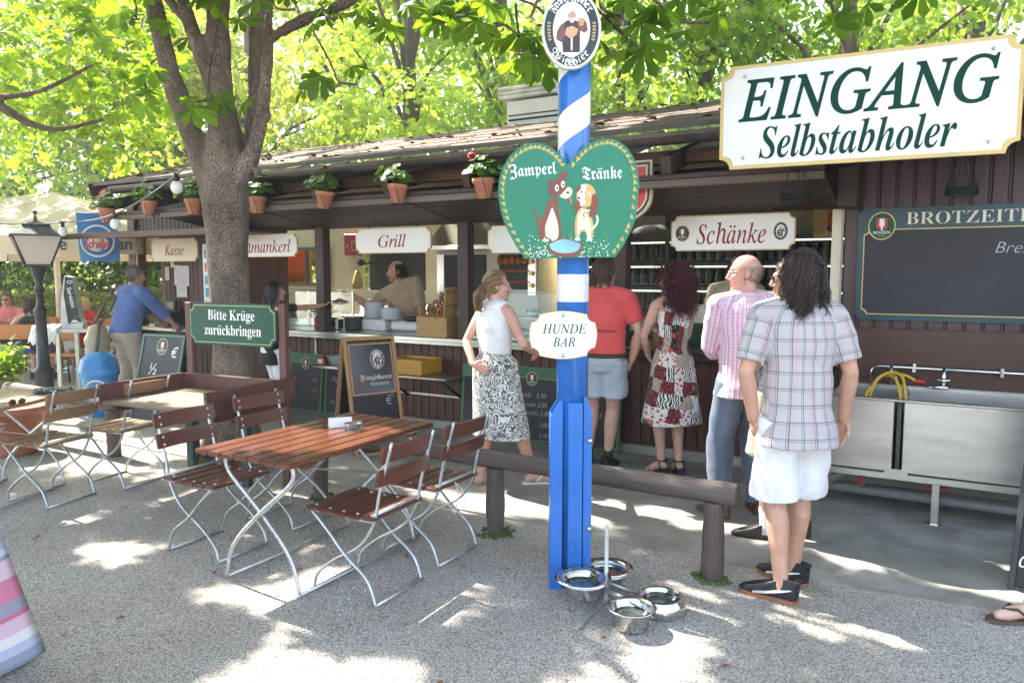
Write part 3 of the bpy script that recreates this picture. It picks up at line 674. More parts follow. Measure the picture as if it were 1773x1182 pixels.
# --- big entrance sign
SW = 1.615; SH = 0.635; c0 = Vector(SL(-1.335, 4.93, 0)); yaw = rad(-26.5); dx = Vector((math.cos(yaw), math.sin(yaw), 0)); mid = c0+dx*SW/2
t = notch_sign('entrance_sign', 'large white sign reading EINGANG Selbstabholer in green letters with gold edge', 'sign', (mid.x, mid.y, 2.642), yaw, SW, SH, white_e, gold, 0.065, 0.03, 0.022)
words(t, [dict(body='EINGANG', cx=0.0, cz=0.098, width=1.39, height=0.265, style=t_it, bold=0.016), dict(body='Selbstabholer', cx=-0.03, cz=-0.165, width=1.07, height=0.20, style=t_bit)], textg, -0.0335)
eyelets(t, [(-0.66, 0.25), (0.66, 0.25), (-0.66, -0.25), (0.66, -0.25)], -0.0325, steel)
m = MB()
for x in (-0.62, 0.62): m.box((x, 0.22, 0.02), (0.06, 0.42, 0.06), bev=0.004)
m.build('mounting_arm', dkw, t)
# --- hatch signs
def hatch_sign(label, s0, s1, z0, z1, word, wfrac, hfrac, face, style=t_it, n=6.30, sq=None, bold=0.004):
    w = s1-s0; h = z1-z0
    t = notch_sign('hatch_sign', label, 'sign', SL((s0+s1)/2, n, (z0+z1)/2), -TH, w, h, face, tan_e, 0.045, 0.018, 0.010, 'signs above the serving hatches')
    words(t, [dict(body=word, cx=0, cz=-0.005, width=w*wfrac, height=h*hfrac, style=style, bold=bold)], textr, -0.0215)
    for x in (-w*0.32, w*0.32):
        m = MB(); m.tube([(x, -0.01, h/2-0.006), (x, -0.01, h/2+0.10)], 0.005, 6); m.build('hook', dkw, t)
    return t
hatch_sign('cream hanging sign reading Kasse in red', -9.27, -8.33, 1.815, 2.115, 'Kasse', 0.42, 0.44, cream_e)
hatch_sign('cream hanging sign reading Schmankerl in red beside the tree trunk', -7.75, -6.56, 1.855, 2.125, 'Schmankerl', 0.82, 0.58, white_e, sq=1)
hatch_sign('cream hanging sign reading Grill in red', -5.67, -4.65, 1.875, 2.145, 'Grill', 0.37, 0.50, white_e)
t = notch_sign('hatch_sign', 'cream hanging sign half hidden behind the green heart', 'sign', SL(-3.47, 6.30, 1.99), -TH, 0.98, 0.27, white_e, tan_e, 0.045, 0.018, 0.010, 'signs above the serving hatches')
words(t, [dict(body='I', cx=-0.13, cz=-0.01, height=0.13, style=t_it)], textr, -0.0215)
t = hatch_sign('white hanging sign reading Schänke between two round brewery emblems', -2.105, -1.095, 1.852, 2.147, 'Schänke', 0.56, 0.60, white_e)
spaten(t, -0.405, 0.0, 0.062, -0.021); monk_emblem(t, 0.395, 0.0, 0.057, -0.021, words=False)
# --- red shield sign behind the heart
t = thing('shield_sign', 'red brewery shield sign with white spade and letter S behind the heart', 'sign', SL(-2.33, 5.62, 2.29), -TH)
def shield_poly(w, h):
    return [(-w, h), (-w, -0.1*h)]+[(-w*math.cos(rad(a)), -0.1*h-0.9*h*math.sin(rad(a))) for a in range(12, 180, 12)]+[(w, -0.1*h), (w, h)]
m = MB(); m.prism(shield_poly(0.30, 0.24), 0.04); m.build('board', M('shield_edge', (0.60, 0.50, 0.32), 0.4), t)
m = MB(); poly(m, shield_poly(0.285, 0.225), -0.042, 0); poly(m, shield_poly(0.265, 0.205), -0.043, 1); poly(m, shield_poly(0.252, 0.192), -0.044, 2); m.build('face', [textk, M('shield_edge', (0, 0, 0)), emred], t)
m = MB(); poly(m, [(-0.10, 0.20), (-0.12, -0.02), (-0.03, -0.03), (-0.025, -0.20), (0.025, -0.20), (0.03, -0.03), (0.12, -0.02), (0.10, 0.20)], -0.046, 0); text(m, 'S', 0.17, -0.11, height=0.06, y=-0.046, style=t_bold); text(m, 'G', -0.17, -0.11, height=0.06, y=-0.046, style=t_bold); m.build('lettering', M('shield_white', (0.70, 0.64, 0.50), 0.4), t)
# --- menu board on the right wall
t = thing('menu_board', 'wide blackboard headed BROTZEITEN in a dark green frame on the plum wall', 'blackboard', SL(0.28, 6.285, 1.73), -TH)
bgreen = M('board_green', (0.012, 0.050, 0.060), 0.4, var=0.2, scale=3)
m = MB(); W_, H_ = 1.84, 0.83; m.prism([(-W_/2, -H_/2+0.04), (-W_/2+0.03, -H_/2), (W_/2-0.03, -H_/2), (W_/2, -H_/2+0.04), (W_/2, H_/2-0.04), (W_/2-0.03, H_/2), (-W_/2+0.03, H_/2), (-W_/2, H_/2-0.04)], 0.022); m.build('frame', bgreen, t)
m = MB(); poly(m, notch_poly(1.76, 0.635, 0.035), -0.024, 0); m.build('border', gold, t).location = (0, 0, -0.055)
m = MB(); poly(m, notch_poly(1.745, 0.62, 0.035), -0.026, 0); m.build('slate', slate, t).location = (0, 0, -0.055)
words(t, [dict(body='BROTZEITEN', cx=-0.165, cz=0.335, width=0.87, height=0.088, style=t_bold, bold=-0.01)], M('letter_cream', (0.66, 0.60, 0.46), 0.45), -0.0245)
spaten(t, -0.76, 0.285, 0.092, -0.027)
faint = M('faint_chalk', (0.085, 0.085, 0.095), 0.95, var=0.5, scale=40)
words(t, [dict(body='Breze', cx=0.09, cz=0.115, width=0.26, height=0.075, shear=0.3, bold=-0.014)], M('chalk_soft', (0.42, 0.42, 0.46), 0.95, var=0.4, scale=60), -0.0278, 'chalk_writing')
# --- menu boards leaning on the counter front
mgreen = M('menu_green', (0.020, 0.10, 0.035), 0.4, var=0.15); mline = M('menu_line', (0.20, 0.32, 0.05), 0.4)
def menu(label, s, n, w, h, lines, tilt=0.09, emb=True, z=0.015):
    t = thing('chalk_menu', label, 'menu board', SL(s, n, z), -TH, 'chalk menus leaning on the counter front')
    t.rotation_euler = (-tilt, 0, -TH)
    m = MB(); m.prism([(-w/2, 0), (w/2, 0), (w/2, h), (-w/2, h)], 0.02); m.build('frame', mgreen, t)
    m = MB(); poly(m, notch_poly(w-0.05, h-0.13, 0.02), -0.022, 0); poly(m, notch_poly(w-0.062, h-0.142, 0.02), -0.0235, 1); m.build('slate', [mline, slate], t).location = (0, 0, h/2-0.045)
    if emb: spaten(t, 0, h-0.12, 0.062, -0.0245)
    words(t, [dict(body=b, cx=x*w, cz=h*zz, height=hh, shear=0.3, bold=-0.012, squeeze=0.9) for b, x, zz, hh in lines], chalk, -0.026, 'chalk_writing')
menu('green framed chalk menu beside the return table post', -6.62, 6.40, 0.56, 0.70, [('€', .3, .80, .05), ('3,50', .28, .55, .045), ('4,30', .28, .38, .045), ('2', -.3, .55, .05)])
menu('chalk menu reading Fleischpflanzerl behind the poster stand', -6.02, 6.40, 0.58, 0.70, [('Fleisch-', -.06, .60, .07), ('pflanzerl', .0, .43, .06), ('m. Kartoffeln', .02, .24, .055), ('€', .36, .80, .05)])
menu('chalk menu mostly hidden behind the white and grey skirt', -4.12, 6.36, 0.46, 0.72, [('3,-', 0, .55, .06)])
menu('chalk menu with salad prices between skirt and blue pole', -3.52, 6.36, 0.62, 0.74, [('Obazda   5,90', -.02, .62, .055), ('Kart.salat 2,80', .0, .50, .055), ('Gurkensalat 2,80', .0, .39, .055), ('3,80', .25, .24, .055), ('5,90', .25, .10, .055)])
menu('chalk menu behind the legs in denim shorts', -2.86, 6.36, 0.56, 0.74, [('üb', .05, .60, .055), ('90', .1, .44, .06)])
# --- paper notes at the cash desk
paper = M('paper', (0.72, 0.70, 0.70), 0.7, var=0.04)
def note(label, s, n, z, w, h, lines=0, mt=paper, rot=0.0):
    t = thing('paper_note', label, 'note', SL(s, n, z), -TH, 'notes pinned at the cash desk')
    m = MB(); m.box((0, 0, 0), (w, 0.003, h), rot=Ry(rot)); m.build('sheet', mt, t)
    if lines:
        m = MB(); rr = random.Random(3)
        for k in range(lines):
            x = -w*0.38
            while x < w*0.34:
                L_ = rr.uniform(0.02, 0.05); m.box((min(x+L_/2, w*0.36), -0.003, h*0.36-k*h*0.75/lines), (L_, 0.001, 0.007), rot=Ry(rot)); x += L_+0.012
        m.build('handwriting', M('pink_ink', (0.45, 0.12, 0.16), 0.6), t)
note('large white paper note with pink handwriting below the Kasse sign', -9.28, 6.72, 1.53, 0.22, 0.40, 9)
note('blank white sheet half under the handwritten note', -9.28, 6.728, 1.63, 0.32, 0.28, 0, rot=0.04)
note('narrow cream card left of the handwritten note', -9.60, 6.73, 1.66, 0.09, 0.19, 0, creamw)
note('small cream card right under the Kasse sign', -9.48, 6.73, 1.80, 0.08, 0.12, 0, creamw)
t = thing('card_terminal', 'dark cash register with a green display on the cash desk', 'register', SL(-9.35, 6.55, 0.952), -TH)
m = MB(); m.box((0, 0, 0.10), (0.34, 0.26, 0.20), bev=0.02); m.box((0, 0.05, 0.26), (0.22, 0.05, 0.16), bev=0.01); m.build('case', M('register_black', (0.02, 0.022, 0.022), 0.4), t)
m = MB(); m.box((0, 0.022, 0.27), (0.17, 0.006, 0.09)); m.build('display', M('display_green', (0.05, 0.16, 0.09), 0.2), t)
t = thing('price_poster', 'tall pale blue ice cream price poster partly behind the tree trunk', 'poster', SL(-8.02, 6.25, 1.50), -TH)
m = MB(); m.box((0, 0, 0), (0.34, 0.008, 1.05)); m.build('sheet', M('poster_sheet', (0.70, 0.72, 0.72), 0.4), t)
m = MB(); rr = random.Random(4)
for k in range(6):
    for j in range(3):
        m.box((-0.10+0.10*j, -0.0055, 0.40-0.16*k), (0.07, 0.003, 0.11), mi=rr.randrange(3))
m.build('picture', [M('poster_blue', (0.12, 0.25, 0.45), 0.4), M('poster_peach', (0.55, 0.35, 0.25), 0.4), M('poster_red', (0.5, 0.12, 0.1), 0.4)], t)

# ================================================================== POLE WITH THE HEART AND THE OVAL
PX, PY = 0.318, 3.93
bl = (0.024, 0.14, 0.46)
def pole_mat():
    m, nt, b = base_mat('striped_enamel'); t = nd(nt, 'ShaderNodeTexCoord'); sp = nd(nt, 'ShaderNodeSeparateXYZ'); nt.links.new(t.outputs['Object'], sp.inputs[0])
    a = mth(nt, 'ARCTAN2', sp.outputs[1], sp.outputs[0]); u = mth(nt, 'MULTIPLY_ADD', a, 0.5/math.pi*0.335, 0.0)
    q = mth(nt, 'SUBTRACT', sp.outputs[2], u); fz = mth(nt, 'FRACT', mth(nt, 'DIVIDE', mth(nt, 'ADD', q, 0.075), 0.335)); st = mth(nt, 'GREATER_THAN', fz, 0.52)
    # straight bands below the heart
    z = sp.outputs[2]; b1 = mth(nt, 'MULTIPLY', mth(nt, 'GREATER_THAN', z, 1.52), mth(nt, 'LESS_THAN', z, 1.662)); low = mth(nt, 'LESS_THAN', z, 1.95)
    w = mth(nt, 'ADD', mth(nt, 'MULTIPLY', st, mth(nt, 'SUBTRACT', 1.0, low)), mth(nt, 'MULTIPLY', b1, low))
    f = noise(nt, coords(nt, 'Object'), 7, 4); blu = ramp(nt, f, [(0.3, tuple(c*0.85 for c in bl)), (0.7, tuple(c*1.15 for c in bl))])
    nt.links.new(mix(nt, w, blu, (0.76, 0.75, 0.72)), b.inputs['Base Color']); b.inputs['Roughness'].default_value = 0.22; b.inputs['Coat Weight'].default_value = 0.3; return m
blue = M('blue_enamel', bl, 0.3, var=0.12, scale=5, dirt=0.2, dirtcol=(0.015, 0.05, 0.22))
pole = thing('maypole', 'blue and white striped pole with bolted blue steel base', 'pole', (PX, PY, 0))
m = MB(); m.lathe([(0.0835, 0.0), (0.0835, 4.6)], seg=40); m.build('shaft', pole_mat(), pole)
# base channel: two bent wings left and right of the shaft
m = MB()
for sd, w0, w1 in ((-1, 0.083, 0.118), (1, 0.07, 0.098)):
    zt = 1.005 if sd < 0 else 1.03
    for (ya, yb) in ((-0.085, -0.075), (0.06, 0.07)):
        P = [(sd*0.055, ya, 0), (sd*w1, ya, 0), (sd*w1, ya, zt-0.08), (sd*0.07, ya, zt), (sd*0.055, ya, zt)]
        Q = [(a, yb, c) for a, _, c in P]; n_ = 5
        m.add(P+Q, [tuple(range(5)) if sd > 0 else tuple(range(5))[::-1], tuple(range(5, 10))[::-1] if sd > 0 else tuple(range(5, 10))]+[((i+1) % n_, i, i+n_, (i+1) % n_+n_) if sd > 0 else (i, (i+1) % n_, (i+1) % n_+n_, i+n_) for i in range(n_)])
    m.box((sd*(w1-0.005), -0.01, (zt-0.08)/2), (0.010, 0.13, zt-0.08))
m.build('base_channel', blue, pole)
m = MB(); m.box((0.012, -0.092, 0.5), (0.075, 0.012, 1.0), bev=0.004); m.build('front_plate', blue, pole)
for z in (0.80, 0.33):
    m = MB(); m.lathe([(0.014, 0), (0.014, 0.006), (0.008, 0.012), (0, 0.012)], (0.088, -0.086, z), 10, rot=Rx(rad(90))); m.build('bolt', steel, pole)
# HUNDE BAR
def barrel_notch(w, h, r):
    P = []; n = 6
    for k in range(9): P.append((-(w/2-r)+ (w-2*r)*k/8, -h/2-0.018*math.sin(math.pi*k/8)))
    for k in range(1, n): P.append((w/2+r*math.cos(rad(180-90*k/n)), -h/2+r*math.sin(rad(180-90*k/n))))
    for k in range(9): P.append((w/2+0.012*math.sin(math.pi*k/8), -(h/2-r)+(h-2*r)*k/8))
    for k in range(1, n): P.append((w/2+r*math.cos(rad(270-90*k/n)), h/2+r*math.sin(rad(270-90*k/n))))
    for k in range(9): P.append(((w/2-r)-(w-2*r)*k/8, h/2+0.018*math.sin(math.pi*k/8)))
    for k in range(1, n): P.append((-w/2+r*math.cos(rad(0-90*k/n)), h/2+r*math.sin(rad(0-90*k/n))))
    for k in range(9): P.append((-w/2-0.012*math.sin(math.pi*k/8), (h/2-r)-(h-2*r)*k/8))
    for k in range(1, n): P.append((-w/2+r*math.cos(rad(90-90*k/n)), -h/2+r*math.sin(rad(90-90*k/n))))
    return P
t = thing('dog_bar_sign', 'white notched sign reading HUNDE BAR in green on the pole', 'sign', (0.262, PY-0.092, 1.352), 0)
m = MB(); m.prism(barrel_notch(0.325, 0.212, 0.04), 0.008); m.build('board', gold, t)
m = MB(); poly(m, [(a*0.975, b*0.965) for a, b in barrel_notch(0.325, 0.212, 0.04)], -0.010, 0); m.build('face', white_e, t)
words(t, [dict(body='HUNDE', cx=0.006, cz=0.032, width=0.225, height=0.049, style=t_it), dict(body='BAR', cx=0.004, cz=-0.035, width=0.115, height=0.047, style=t_it)], textg, -0.012)
eyelets(t, [(0, 0.104), (0, -0.104)], -0.010, steel)
# oval
t = thing('oval_sign', 'oval brewery sign with a friar emblem at the top of the pole', 'sign', (PX-0.027, PY-0.105, 2.852), 0)
m = MB(); n_ = 44; m.prism([(0.146*math.cos(2*math.pi*k/n_), 0.188*math.sin(2*math.pi*k/n_)) for k in range(n_)], 0.03); m.build('board', M('oval_cream', (0, 0, 0)), t)
monk_emblem(t, 0, 0, 0.143, -0.030)
# heart
HX, HZ = 0.281, 2.035
t = thing('heart_sign', 'green heart shaped board reading Zamperl Tränke with two painted dogs', 'sign', (HX, PY-0.125, HZ), rad(3))
ctrl = [(-0.218, -0.295), (0.235, -0.288), (0.285, -0.215), (0.335, -0.10), (0.348, 0.02), (0.352, 0.09), (0.33, 0.185), (0.285, 0.255), (0.22, 0.292), (0.15, 0.29), (0.075, 0.255), (0.025, 0.205), (-0.008, 0.165),
        (-0.045, 0.215), (-0.10, 0.255), (-0.165, 0.272), (-0.23, 0.255), (-0.295, 0.205), (-0.335, 0.13), (-0.350, 0.05), (-0.342, -0.04), (-0.315, -0.13), (-0.265, -0.225)]
def heart_outline():
    out = []
    parts = [ctrl[1:13], ctrl[12:]+[ctrl[0]]]
    for p in parts:
        sp_ = spline([(a, b, 0) for a, b in p], 5); out += [(v.x, v.y) for v in sp_][:-1]
    out.append(ctrl[0]); return out
HO = heart_outline()
hgreen = M('heart_green', (0.008, 0.18, 0.095), 0.35, var=0.10, scale=4, spec=0.4)
m = MB(); m.prism(HO, 0.025); m.build('board', hgreen, t)
hgold = M('heart_gold', (0.62, 0.42, 0.10), 0.5, var=0.2, scale=30); hwhite = M('heart_white', (0.78, 0.80, 0.78), 0.5)
m = MB(); cen = Vector((0, 0.0)); N_ = len(HO); acc = 0
for i in range(N_):  # painted scroll leaves round the edge
    a = Vector(HO[i]); b = Vector(HO[(i+1) % N_]); L_ = (b-a).length
    if i == N_-1: continue
    acc += L_
    if acc > 0.026:
        acc = 0; tt = (b-a).normalized(); nn = Vector((-tt.y, tt.x)); base = a+nn*0.009
        for q in (0.2, 0.65, 1.1):
            stroke(m, [base, base+tt*0.012*q+nn*0.012, base+tt*(0.022*q)+nn*(0.024-0.006*q)], 0.006, -0.0272, 0, True)
m.build('gold_border', hgold, t)
words(t, [dict(body='Zamperl', cx=-0.178, cz=0.135, width=0.232, height=0.078, style=t_frak, rot=0.08), dict(body='Tränke', cx=0.165, cz=0.128, width=0.200, height=0.066, style=t_frak, rot=0.06)], hwhite, -0.0275)
# painted dogs: 0 brown 1 cream 2 tan 3 white 4 dark 5 pink 6 blue 7 grass
dogm = [M('paint_brown', (0.20, 0.055, 0.035), 0.5), M('paint_cream', (0.72, 0.62, 0.45), 0.5), M('paint_tan', (0.60, 0.36, 0.12), 0.5), hwhite, M('paint_dark', (0.02, 0.015, 0.02), 0.5), M('paint_pink', (0.60, 0.10, 0.10), 0.5), M('paint_water', (0.22, 0.45, 0.72), 0.4), M('paint_grass', (0.10, 0.42, 0.10), 0.5)]
def blob(m, pts, mi, y, n=5): poly(m, [(v.x, v.y) for v in spline([(a, b, 0) for a, b in pts]+[(pts[0][0], pts[0][1], 0)], n)][:-1], y, mi)
m = MB(); y0 = -0.0275
# sitting brown dog
blob(m, [(-0.145, -0.205), (-0.045, -0.205), (-0.040, -0.13), (-0.052, -0.06), (-0.060, 0.005), (-0.092, 0.0), (-0.120, -0.06), (-0.148, -0.13)], 0, y0)
blob(m, [(-0.115, -0.185), (-0.075, -0.205), (-0.052, -0.185), (-0.055, -0.12), (-0.075, -0.06), (-0.085, -0.045), (-0.102, -0.09), (-0.118, -0.14)], 1, y0-0.0006)
stroke(m, [(-0.142, -0.15), (-0.158, -0.10), (-0.166, -0.07), (-0.182, -0.062)], 0.010, y0-0.0002, 0)
blob(m, [(-0.085, 0.02), (-0.035, 0.015), (-0.008, 0.045), (-0.022, 0.085), (-0.055, 0.095), (-0.088, 0.07)], 0, y0-0.001)
blob(m, [(-0.048, 0.012), (-0.015, 0.0), (0.012, 0.018), (0.016, 0.045), (-0.004, 0.058), (-0.022, 0.040)], 1, y0-0.0015)
blob(m, [(-0.100, 0.03), (-0.088, 0.01), (-0.080, 0.06), (-0.085, 0.10), (-0.100, 0.085)], 0, y0-0.0017); blob(m, [(-0.058, 0.088), (-0.022, 0.085), (-0.010, 0.13), (-0.045, 0.128)], 0, y0-0.0017)
for a, b in ((-0.060, 0.052), (-0.030, 0.070)): disc(m, a, b, 0.010, 0.017, y0-0.002, 3, 14); disc(m, a+0.002, b-0.002, 0.0045, 0.007, y0-0.0025, 4, 10)
disc(m, -0.006, 0.030, 0.007, 0.006, y0-0.0025, 4, 10); stroke(m, [(0.002, 0.008), (0.010, -0.005), (0.008, -0.025)], 0.010, y0-0.002, 5)
for a in (-0.115, -0.065): disc(m, a, -0.205, 0.018, 0.008, y0-0.002, 1, 12)
# standing tan and white pup
blob(m, [(0.035, -0.20), (0.050, -0.20), (0.062, -0.165), (0.085, -0.165), (0.095, -0.20), (0.115, -0.20), (0.125, -0.15), (0.115, -0.09), (0.085, -0.045), (0.055, -0.05), (0.035, -0.09), (0.030, -0.14)], 2, y0)
blob(m, [(0.040, -0.195), (0.050, -0.195), (0.064, -0.155), (0.085, -0.155), (0.097, -0.195), (0.110, -0.195), (0.112, -0.14), (0.098, -0.085), (0.065, -0.06), (0.045, -0.10)], 1, y0-0.0006)
stroke(m, [(0.118, -0.15), (0.140, -0.125), (0.146, -0.10), (0.140, -0.080)], 0.011, y0-0.0002, 1)
blob(m, [(0.050, -0.035), (0.095, -0.04), (0.128, -0.01), (0.132, 0.035), (0.108, 0.068), (0.070, 0.072), (0.042, 0.045), (0.038, 0.0)], 2, y0-0.001)
blob(m, [(0.046, -0.01), (0.062, -0.035), (0.082, -0.02), (0.078, 0.03), (0.088, 0.062), (0.062, 0.068), (0.046, 0.04)], 3, y0-0.0014)
blob(m, [(0.100, -0.09), (0.128, -0.085), (0.146, -0.03), (0.140, 0.018), (0.118, 0.020), (0.110, -0.03)], 0, y0-0.0018); blob(m, [(0.032, -0.065), (0.050, -0.055), (0.056, -0.02), (0.042, -0.005), (0.028, -0.03)], 0, y0-0.0018)
blob(m, [(0.040, 0.03), (0.055, 0.042), (0.062, 0.060), (0.048, 0.062), (0.036, 0.048)], 0, y0-0.0018)
for a, b in ((0.062, 0.036), (0.100, 0.022)): disc(m, a, b, 0.009, 0.011, y0-0.002, 3, 14); disc(m, a, b-0.002, 0.004, 0.006, y0-0.0025, 4, 10)
disc(m, 0.050, 0.004, 0.007, 0.006, y0-0.0025, 4, 10); stroke(m, [(0.046, -0.012), (0.056, -0.016)], 0.005, y0-0.0025, 5)
stroke(m, [(0.060, -0.052), (0.085, -0.060), (0.105, -0.056)], 0.008, y0-0.002, 3); stroke(m, [(0.078, -0.066), (0.072, -0.085), (0.082, -0.092)], 0.004, y0-0.0022, 0)
for a in (0.045, 0.105): disc(m, a, -0.200, 0.016, 0.008, y0-0.002, 3, 12)
# pond and flecked grass
blob(m, [(-0.105, -0.225), (-0.06, -0.200), (-0.02, -0.192), (0.03, -0.205), (0.068, -0.222), (0.06, -0.262), (0.02, -0.285), (-0.05, -0.285), (-0.095, -0.262)], 0, y0-0.003)
blob(m, [(-0.096, -0.224), (-0.055, -0.206), (-0.02, -0.199), (0.028, -0.211), (0.058, -0.224), (0.050, -0.250), (0.015, -0.266), (-0.045, -0.266), (-0.085, -0.250)], 6, y0-0.0034)
rr = random.Random(6)
for k in range(330):
    a = rr.uniform(-0.20, 0.20); b = -0.288+abs(rr.gauss(0, 0.055))+0.02*(abs(a) < 0.03)
    if b > -0.175: continue
    if rr.random() < 0.6: stroke(m, [(a, b), (a+rr.uniform(-.008, .008), b+0.014)], 0.0028, y0-0.0026, 7, True)
    else: disc(m, a, b, 0.0035, 0.0035, y0-0.0028, 3, 6)
m.build('dog_painting', dogm, t)
# --- return-your-mugs sign is built with its table; poster stand, easels below
def aframe(name, label, loc, rotz, w, h, lean, frame_m, face_fn, depth=0.42, legm=None):
    t = thing(name, label, 'sandwich board', loc, rotz)
    a = math.atan2(depth/2, h)
    for sd, nm in ((-1, 'front_panel'), (1, 'back_panel')):
        m = MB(); th = 0.02
        m.box((0, 0, h/2), (w, th, h), mi=1); fw = 0.032
        for x in (-w/2+fw/2, w/2-fw/2): m.box((x, -0.003 if sd < 0 else 0.003, h/2), (fw, th+0.012, h), bev=0.003)
        for z in (fw/2, h-fw/2): m.box((0, -0.003 if sd < 0 else 0.003, z), (w-2*fw, th+0.012, fw), bev=0.003)
        o = m.build(nm, [frame_m, slate], t); o.location = (0, sd*depth/2, 0); o.rotation_euler = (-a if sd < 0 else a, 0, 0)
        if sd < 0: face_fn(o)
    m = MB(); m.box((0, 0, h*math.cos(a)-0.02), (w*0.8, 0.03, 0.03)); m.build('hinge', M('dark_metal', (0, 0, 0)), t)
    return t
def franz(o):
    h, w = 1.08, 0.52
    m = MB(); poly(m, [(-w/2+0.04, 0.56), (w/2-0.04, 0.56), (w/2-0.04, h-0.04), (-w/2+0.04, h-0.04)], -0.0125, 0)
    poly(m, [(-w/2+0.055, 0.575), (w/2-0.055, 0.575), (w/2-0.055, h-0.055), (-w/2+0.055, h-0.055)], -0.0135, 1); m.build('poster', [M('copper_line', (0.45, 0.24, 0.10), 0.4), M('poster_black', (0.02, 0.018, 0.017), 0.18, spec=0.8)], o)
    monk_emblem(o, 0.06, 0.885, 0.072, -0.0145)
    words(o, [dict(body='Franziskaner', cx=0.03, cz=0.715, width=0.32, height=0.062, style=t_frak), dict(body='WEISSBIER', cx=0.06, cz=0.655, width=0.19, height=0.026, style=t_bold)], M('letter_cream', (0, 0, 0)), -0.0155)
    words(o, [dict(body='€', cx=0.14, cz=0.50, height=0.09, shear=0.25, bold=-0.01), dict(body='½ Ente', cx=-0.04, cz=0.30, width=0.30, height=0.10, shear=0.3, bold=-0.01), dict(body='9,80', cx=0.10, cz=0.19, width=0.15, height=0.07, shear=0.3, bold=-0.01)], chalk, -0.0125, 'chalk_writing')
aframe('poster_stand', 'wooden framed sandwich board with black friar poster above a chalk slate', (-1.35, 7.0, 0), rad(36), 0.52, 1.10, 0, wood('pine_frame', (0.50, 0.27, 0.11), 0.5, 'z', var=0.2), franz, 0.5)
def euro(o):
    spaten(o, 0.0, 0.86, 0.085, -0.0125)
    words(o, [dict(body='€', cx=0.20, cz=0.80, height=0.12, shear=0.2), dict(body='½', cx=-0.10, cz=0.60, height=0.13, shear=0.2), dict(body='Schweins-', cx=0, cz=0.42, width=0.42, height=0.11, shear=0.25), dict(body='braten', cx=0, cz=0.26, width=0.36, height=0.10, shear=0.25)], textw, -0.0128, 'chalk_writing')
aframe('menu_easel', 'green framed sandwich board with a chalked euro sign beside the return table', SL(-7.70, 5.35, 0)[:2]+(0,), rad(-24), 0.66, 1.0, 0, M('easel_green', (0.018, 0.095, 0.06), 0.4), euro, 0.5)
def prices2(o):
    m = MB()
    for k, b in enumerate(('½', '½', '½', '½', '0,2')):
        text(m, b, -0.24, 0.62-0.115*k, height=0.075, y=-0.0128, shear=0.25)
    m.build('chalk_writing', textw, o)
aframe('price_easel', 'black sandwich board listing drinks at the edge of the path', (3.03, 3.76, 0), rad(-48), 0.66, 0.95, 0, M('easel_black', (0.018, 0.018, 0.018), 0.45), prices2, 0.5)
# ================================================================== LOG RAIL
logm = wood('log_timber', (0.125, 0.098, 0.085), 0.75, 'x', var=0.55, bmp=0.7, worn=0.5, worncol=(0.20, 0.165, 0.13))
logz = wood('log_post', (0.11, 0.080, 0.068), 0.7, 'z', var=0.5, bmp=0.6, worn=0.4, worncol=(0.18, 0.14, 0.12))
def logm_mesh(p0, p1, r, seg=20, rings=14, seed=0):
    rr = random.Random(seed); m = MB(); pts = []; rs = []
    a, b = Vector(p0), Vector(p1)
    for i in range(rings+1):
        t = i/rings; pts.append(a.lerp(b, t)); k = r*(1+0.05*math.sin(t*7+seed)+rr.uniform(-.035, .035))
        rs.append(k)
    m.tube([pts[0]+(pts[0]-pts[1]).normalized()*0.006]+pts+[pts[-1]+(pts[-1]-pts[-2]).normalized()*0.006], [r*0.86]+rs+[r*0.86], seg); return m
rail = thing('log_rail', 'low rail of dark round timber on log posts in front of the concrete path', 'rail', SL(-2.5, 4.0, 0), -TH)
o = logm_mesh((-1.62, 0, 0.485), (1.55, 0, 0.485), 0.060, seed=1).build('rail_log', logm, rail)
for i, s in enumerate((-1.50, 0.03, 1.43)):
    logm_mesh((s, 0, -0.05), (s, 0, 0.425), 0.058, seed=3+i).build('post', logz, rail)
    m = MB(); rr = random.Random(i)
    for k in range(26):
        a = rr.uniform(0, 6.28); r = rr.uniform(0.065, 0.105) if i != 1 else rr.uniform(.065, .13); m.ell((s+r*math.cos(a), r*math.sin(a), 0.004), (0.018, 0.018, 0.012), 6, 4)
    m.build('moss', mosm, rail)
t = thing('log_rail', 'log post of the farther rail standing under the left tables', 'rail', SL(-6.55, 3.98, 0), -TH)
logm_mesh((0, 0, -0.05), (0, 0, 0.425), 0.062, seed=9).build('post', logz, t); logm_mesh((-1.8, 0, 0.485), (0.12, 0, 0.485), 0.066, seed=8).build('rail_log', logm, t)
# ================================================================== SINK
sink = thing('wash_trough', 'long stainless steel wash trough with two basins on a square leg', 'trough', SL(0.2, 5.9, 0), -TH)
brushed = M('brushed_steel', (0.66, 0.65, 0.62), 0.33, metal=1.0, var=0.10, scale=2.2, stretch=(1, 1, 5), bmp=0.06, bscale=14, dirt=0.5, dirtcol=(0.36, 0.33, 0.28))
def kbx(mb, nm, mt, par): o = mb.build(nm, mt, par); return o
m = MB(); m.box((0.25, 0.335, 0.745), (2.3, 0.02, 0.19), bev=0.004); m.build('splashback', brushed, sink)
for s0, s1, nm in ((-0.92, -0.505, 'basin'), (-0.445, 1.4, 'basin')):
    m = MB(); w = s1-s0; c = (s0+s1)/2
    m.box((c, -0.32, 0.575), (w, 0.012, 0.48), bev=0.004); m.box((c, 0.30, 0.575), (w, 0.012, 0.48)); m.box((s0+0.006, -0.01, 0.575), (0.012, 0.61, 0.48)); m.box((s1-0.006, -0.01, 0.575), (0.012, 0.61, 0.48)); m.box((c, -0.01, 0.34), (w, 0.61, 0.012))
    m.build(nm, brushed, sink)
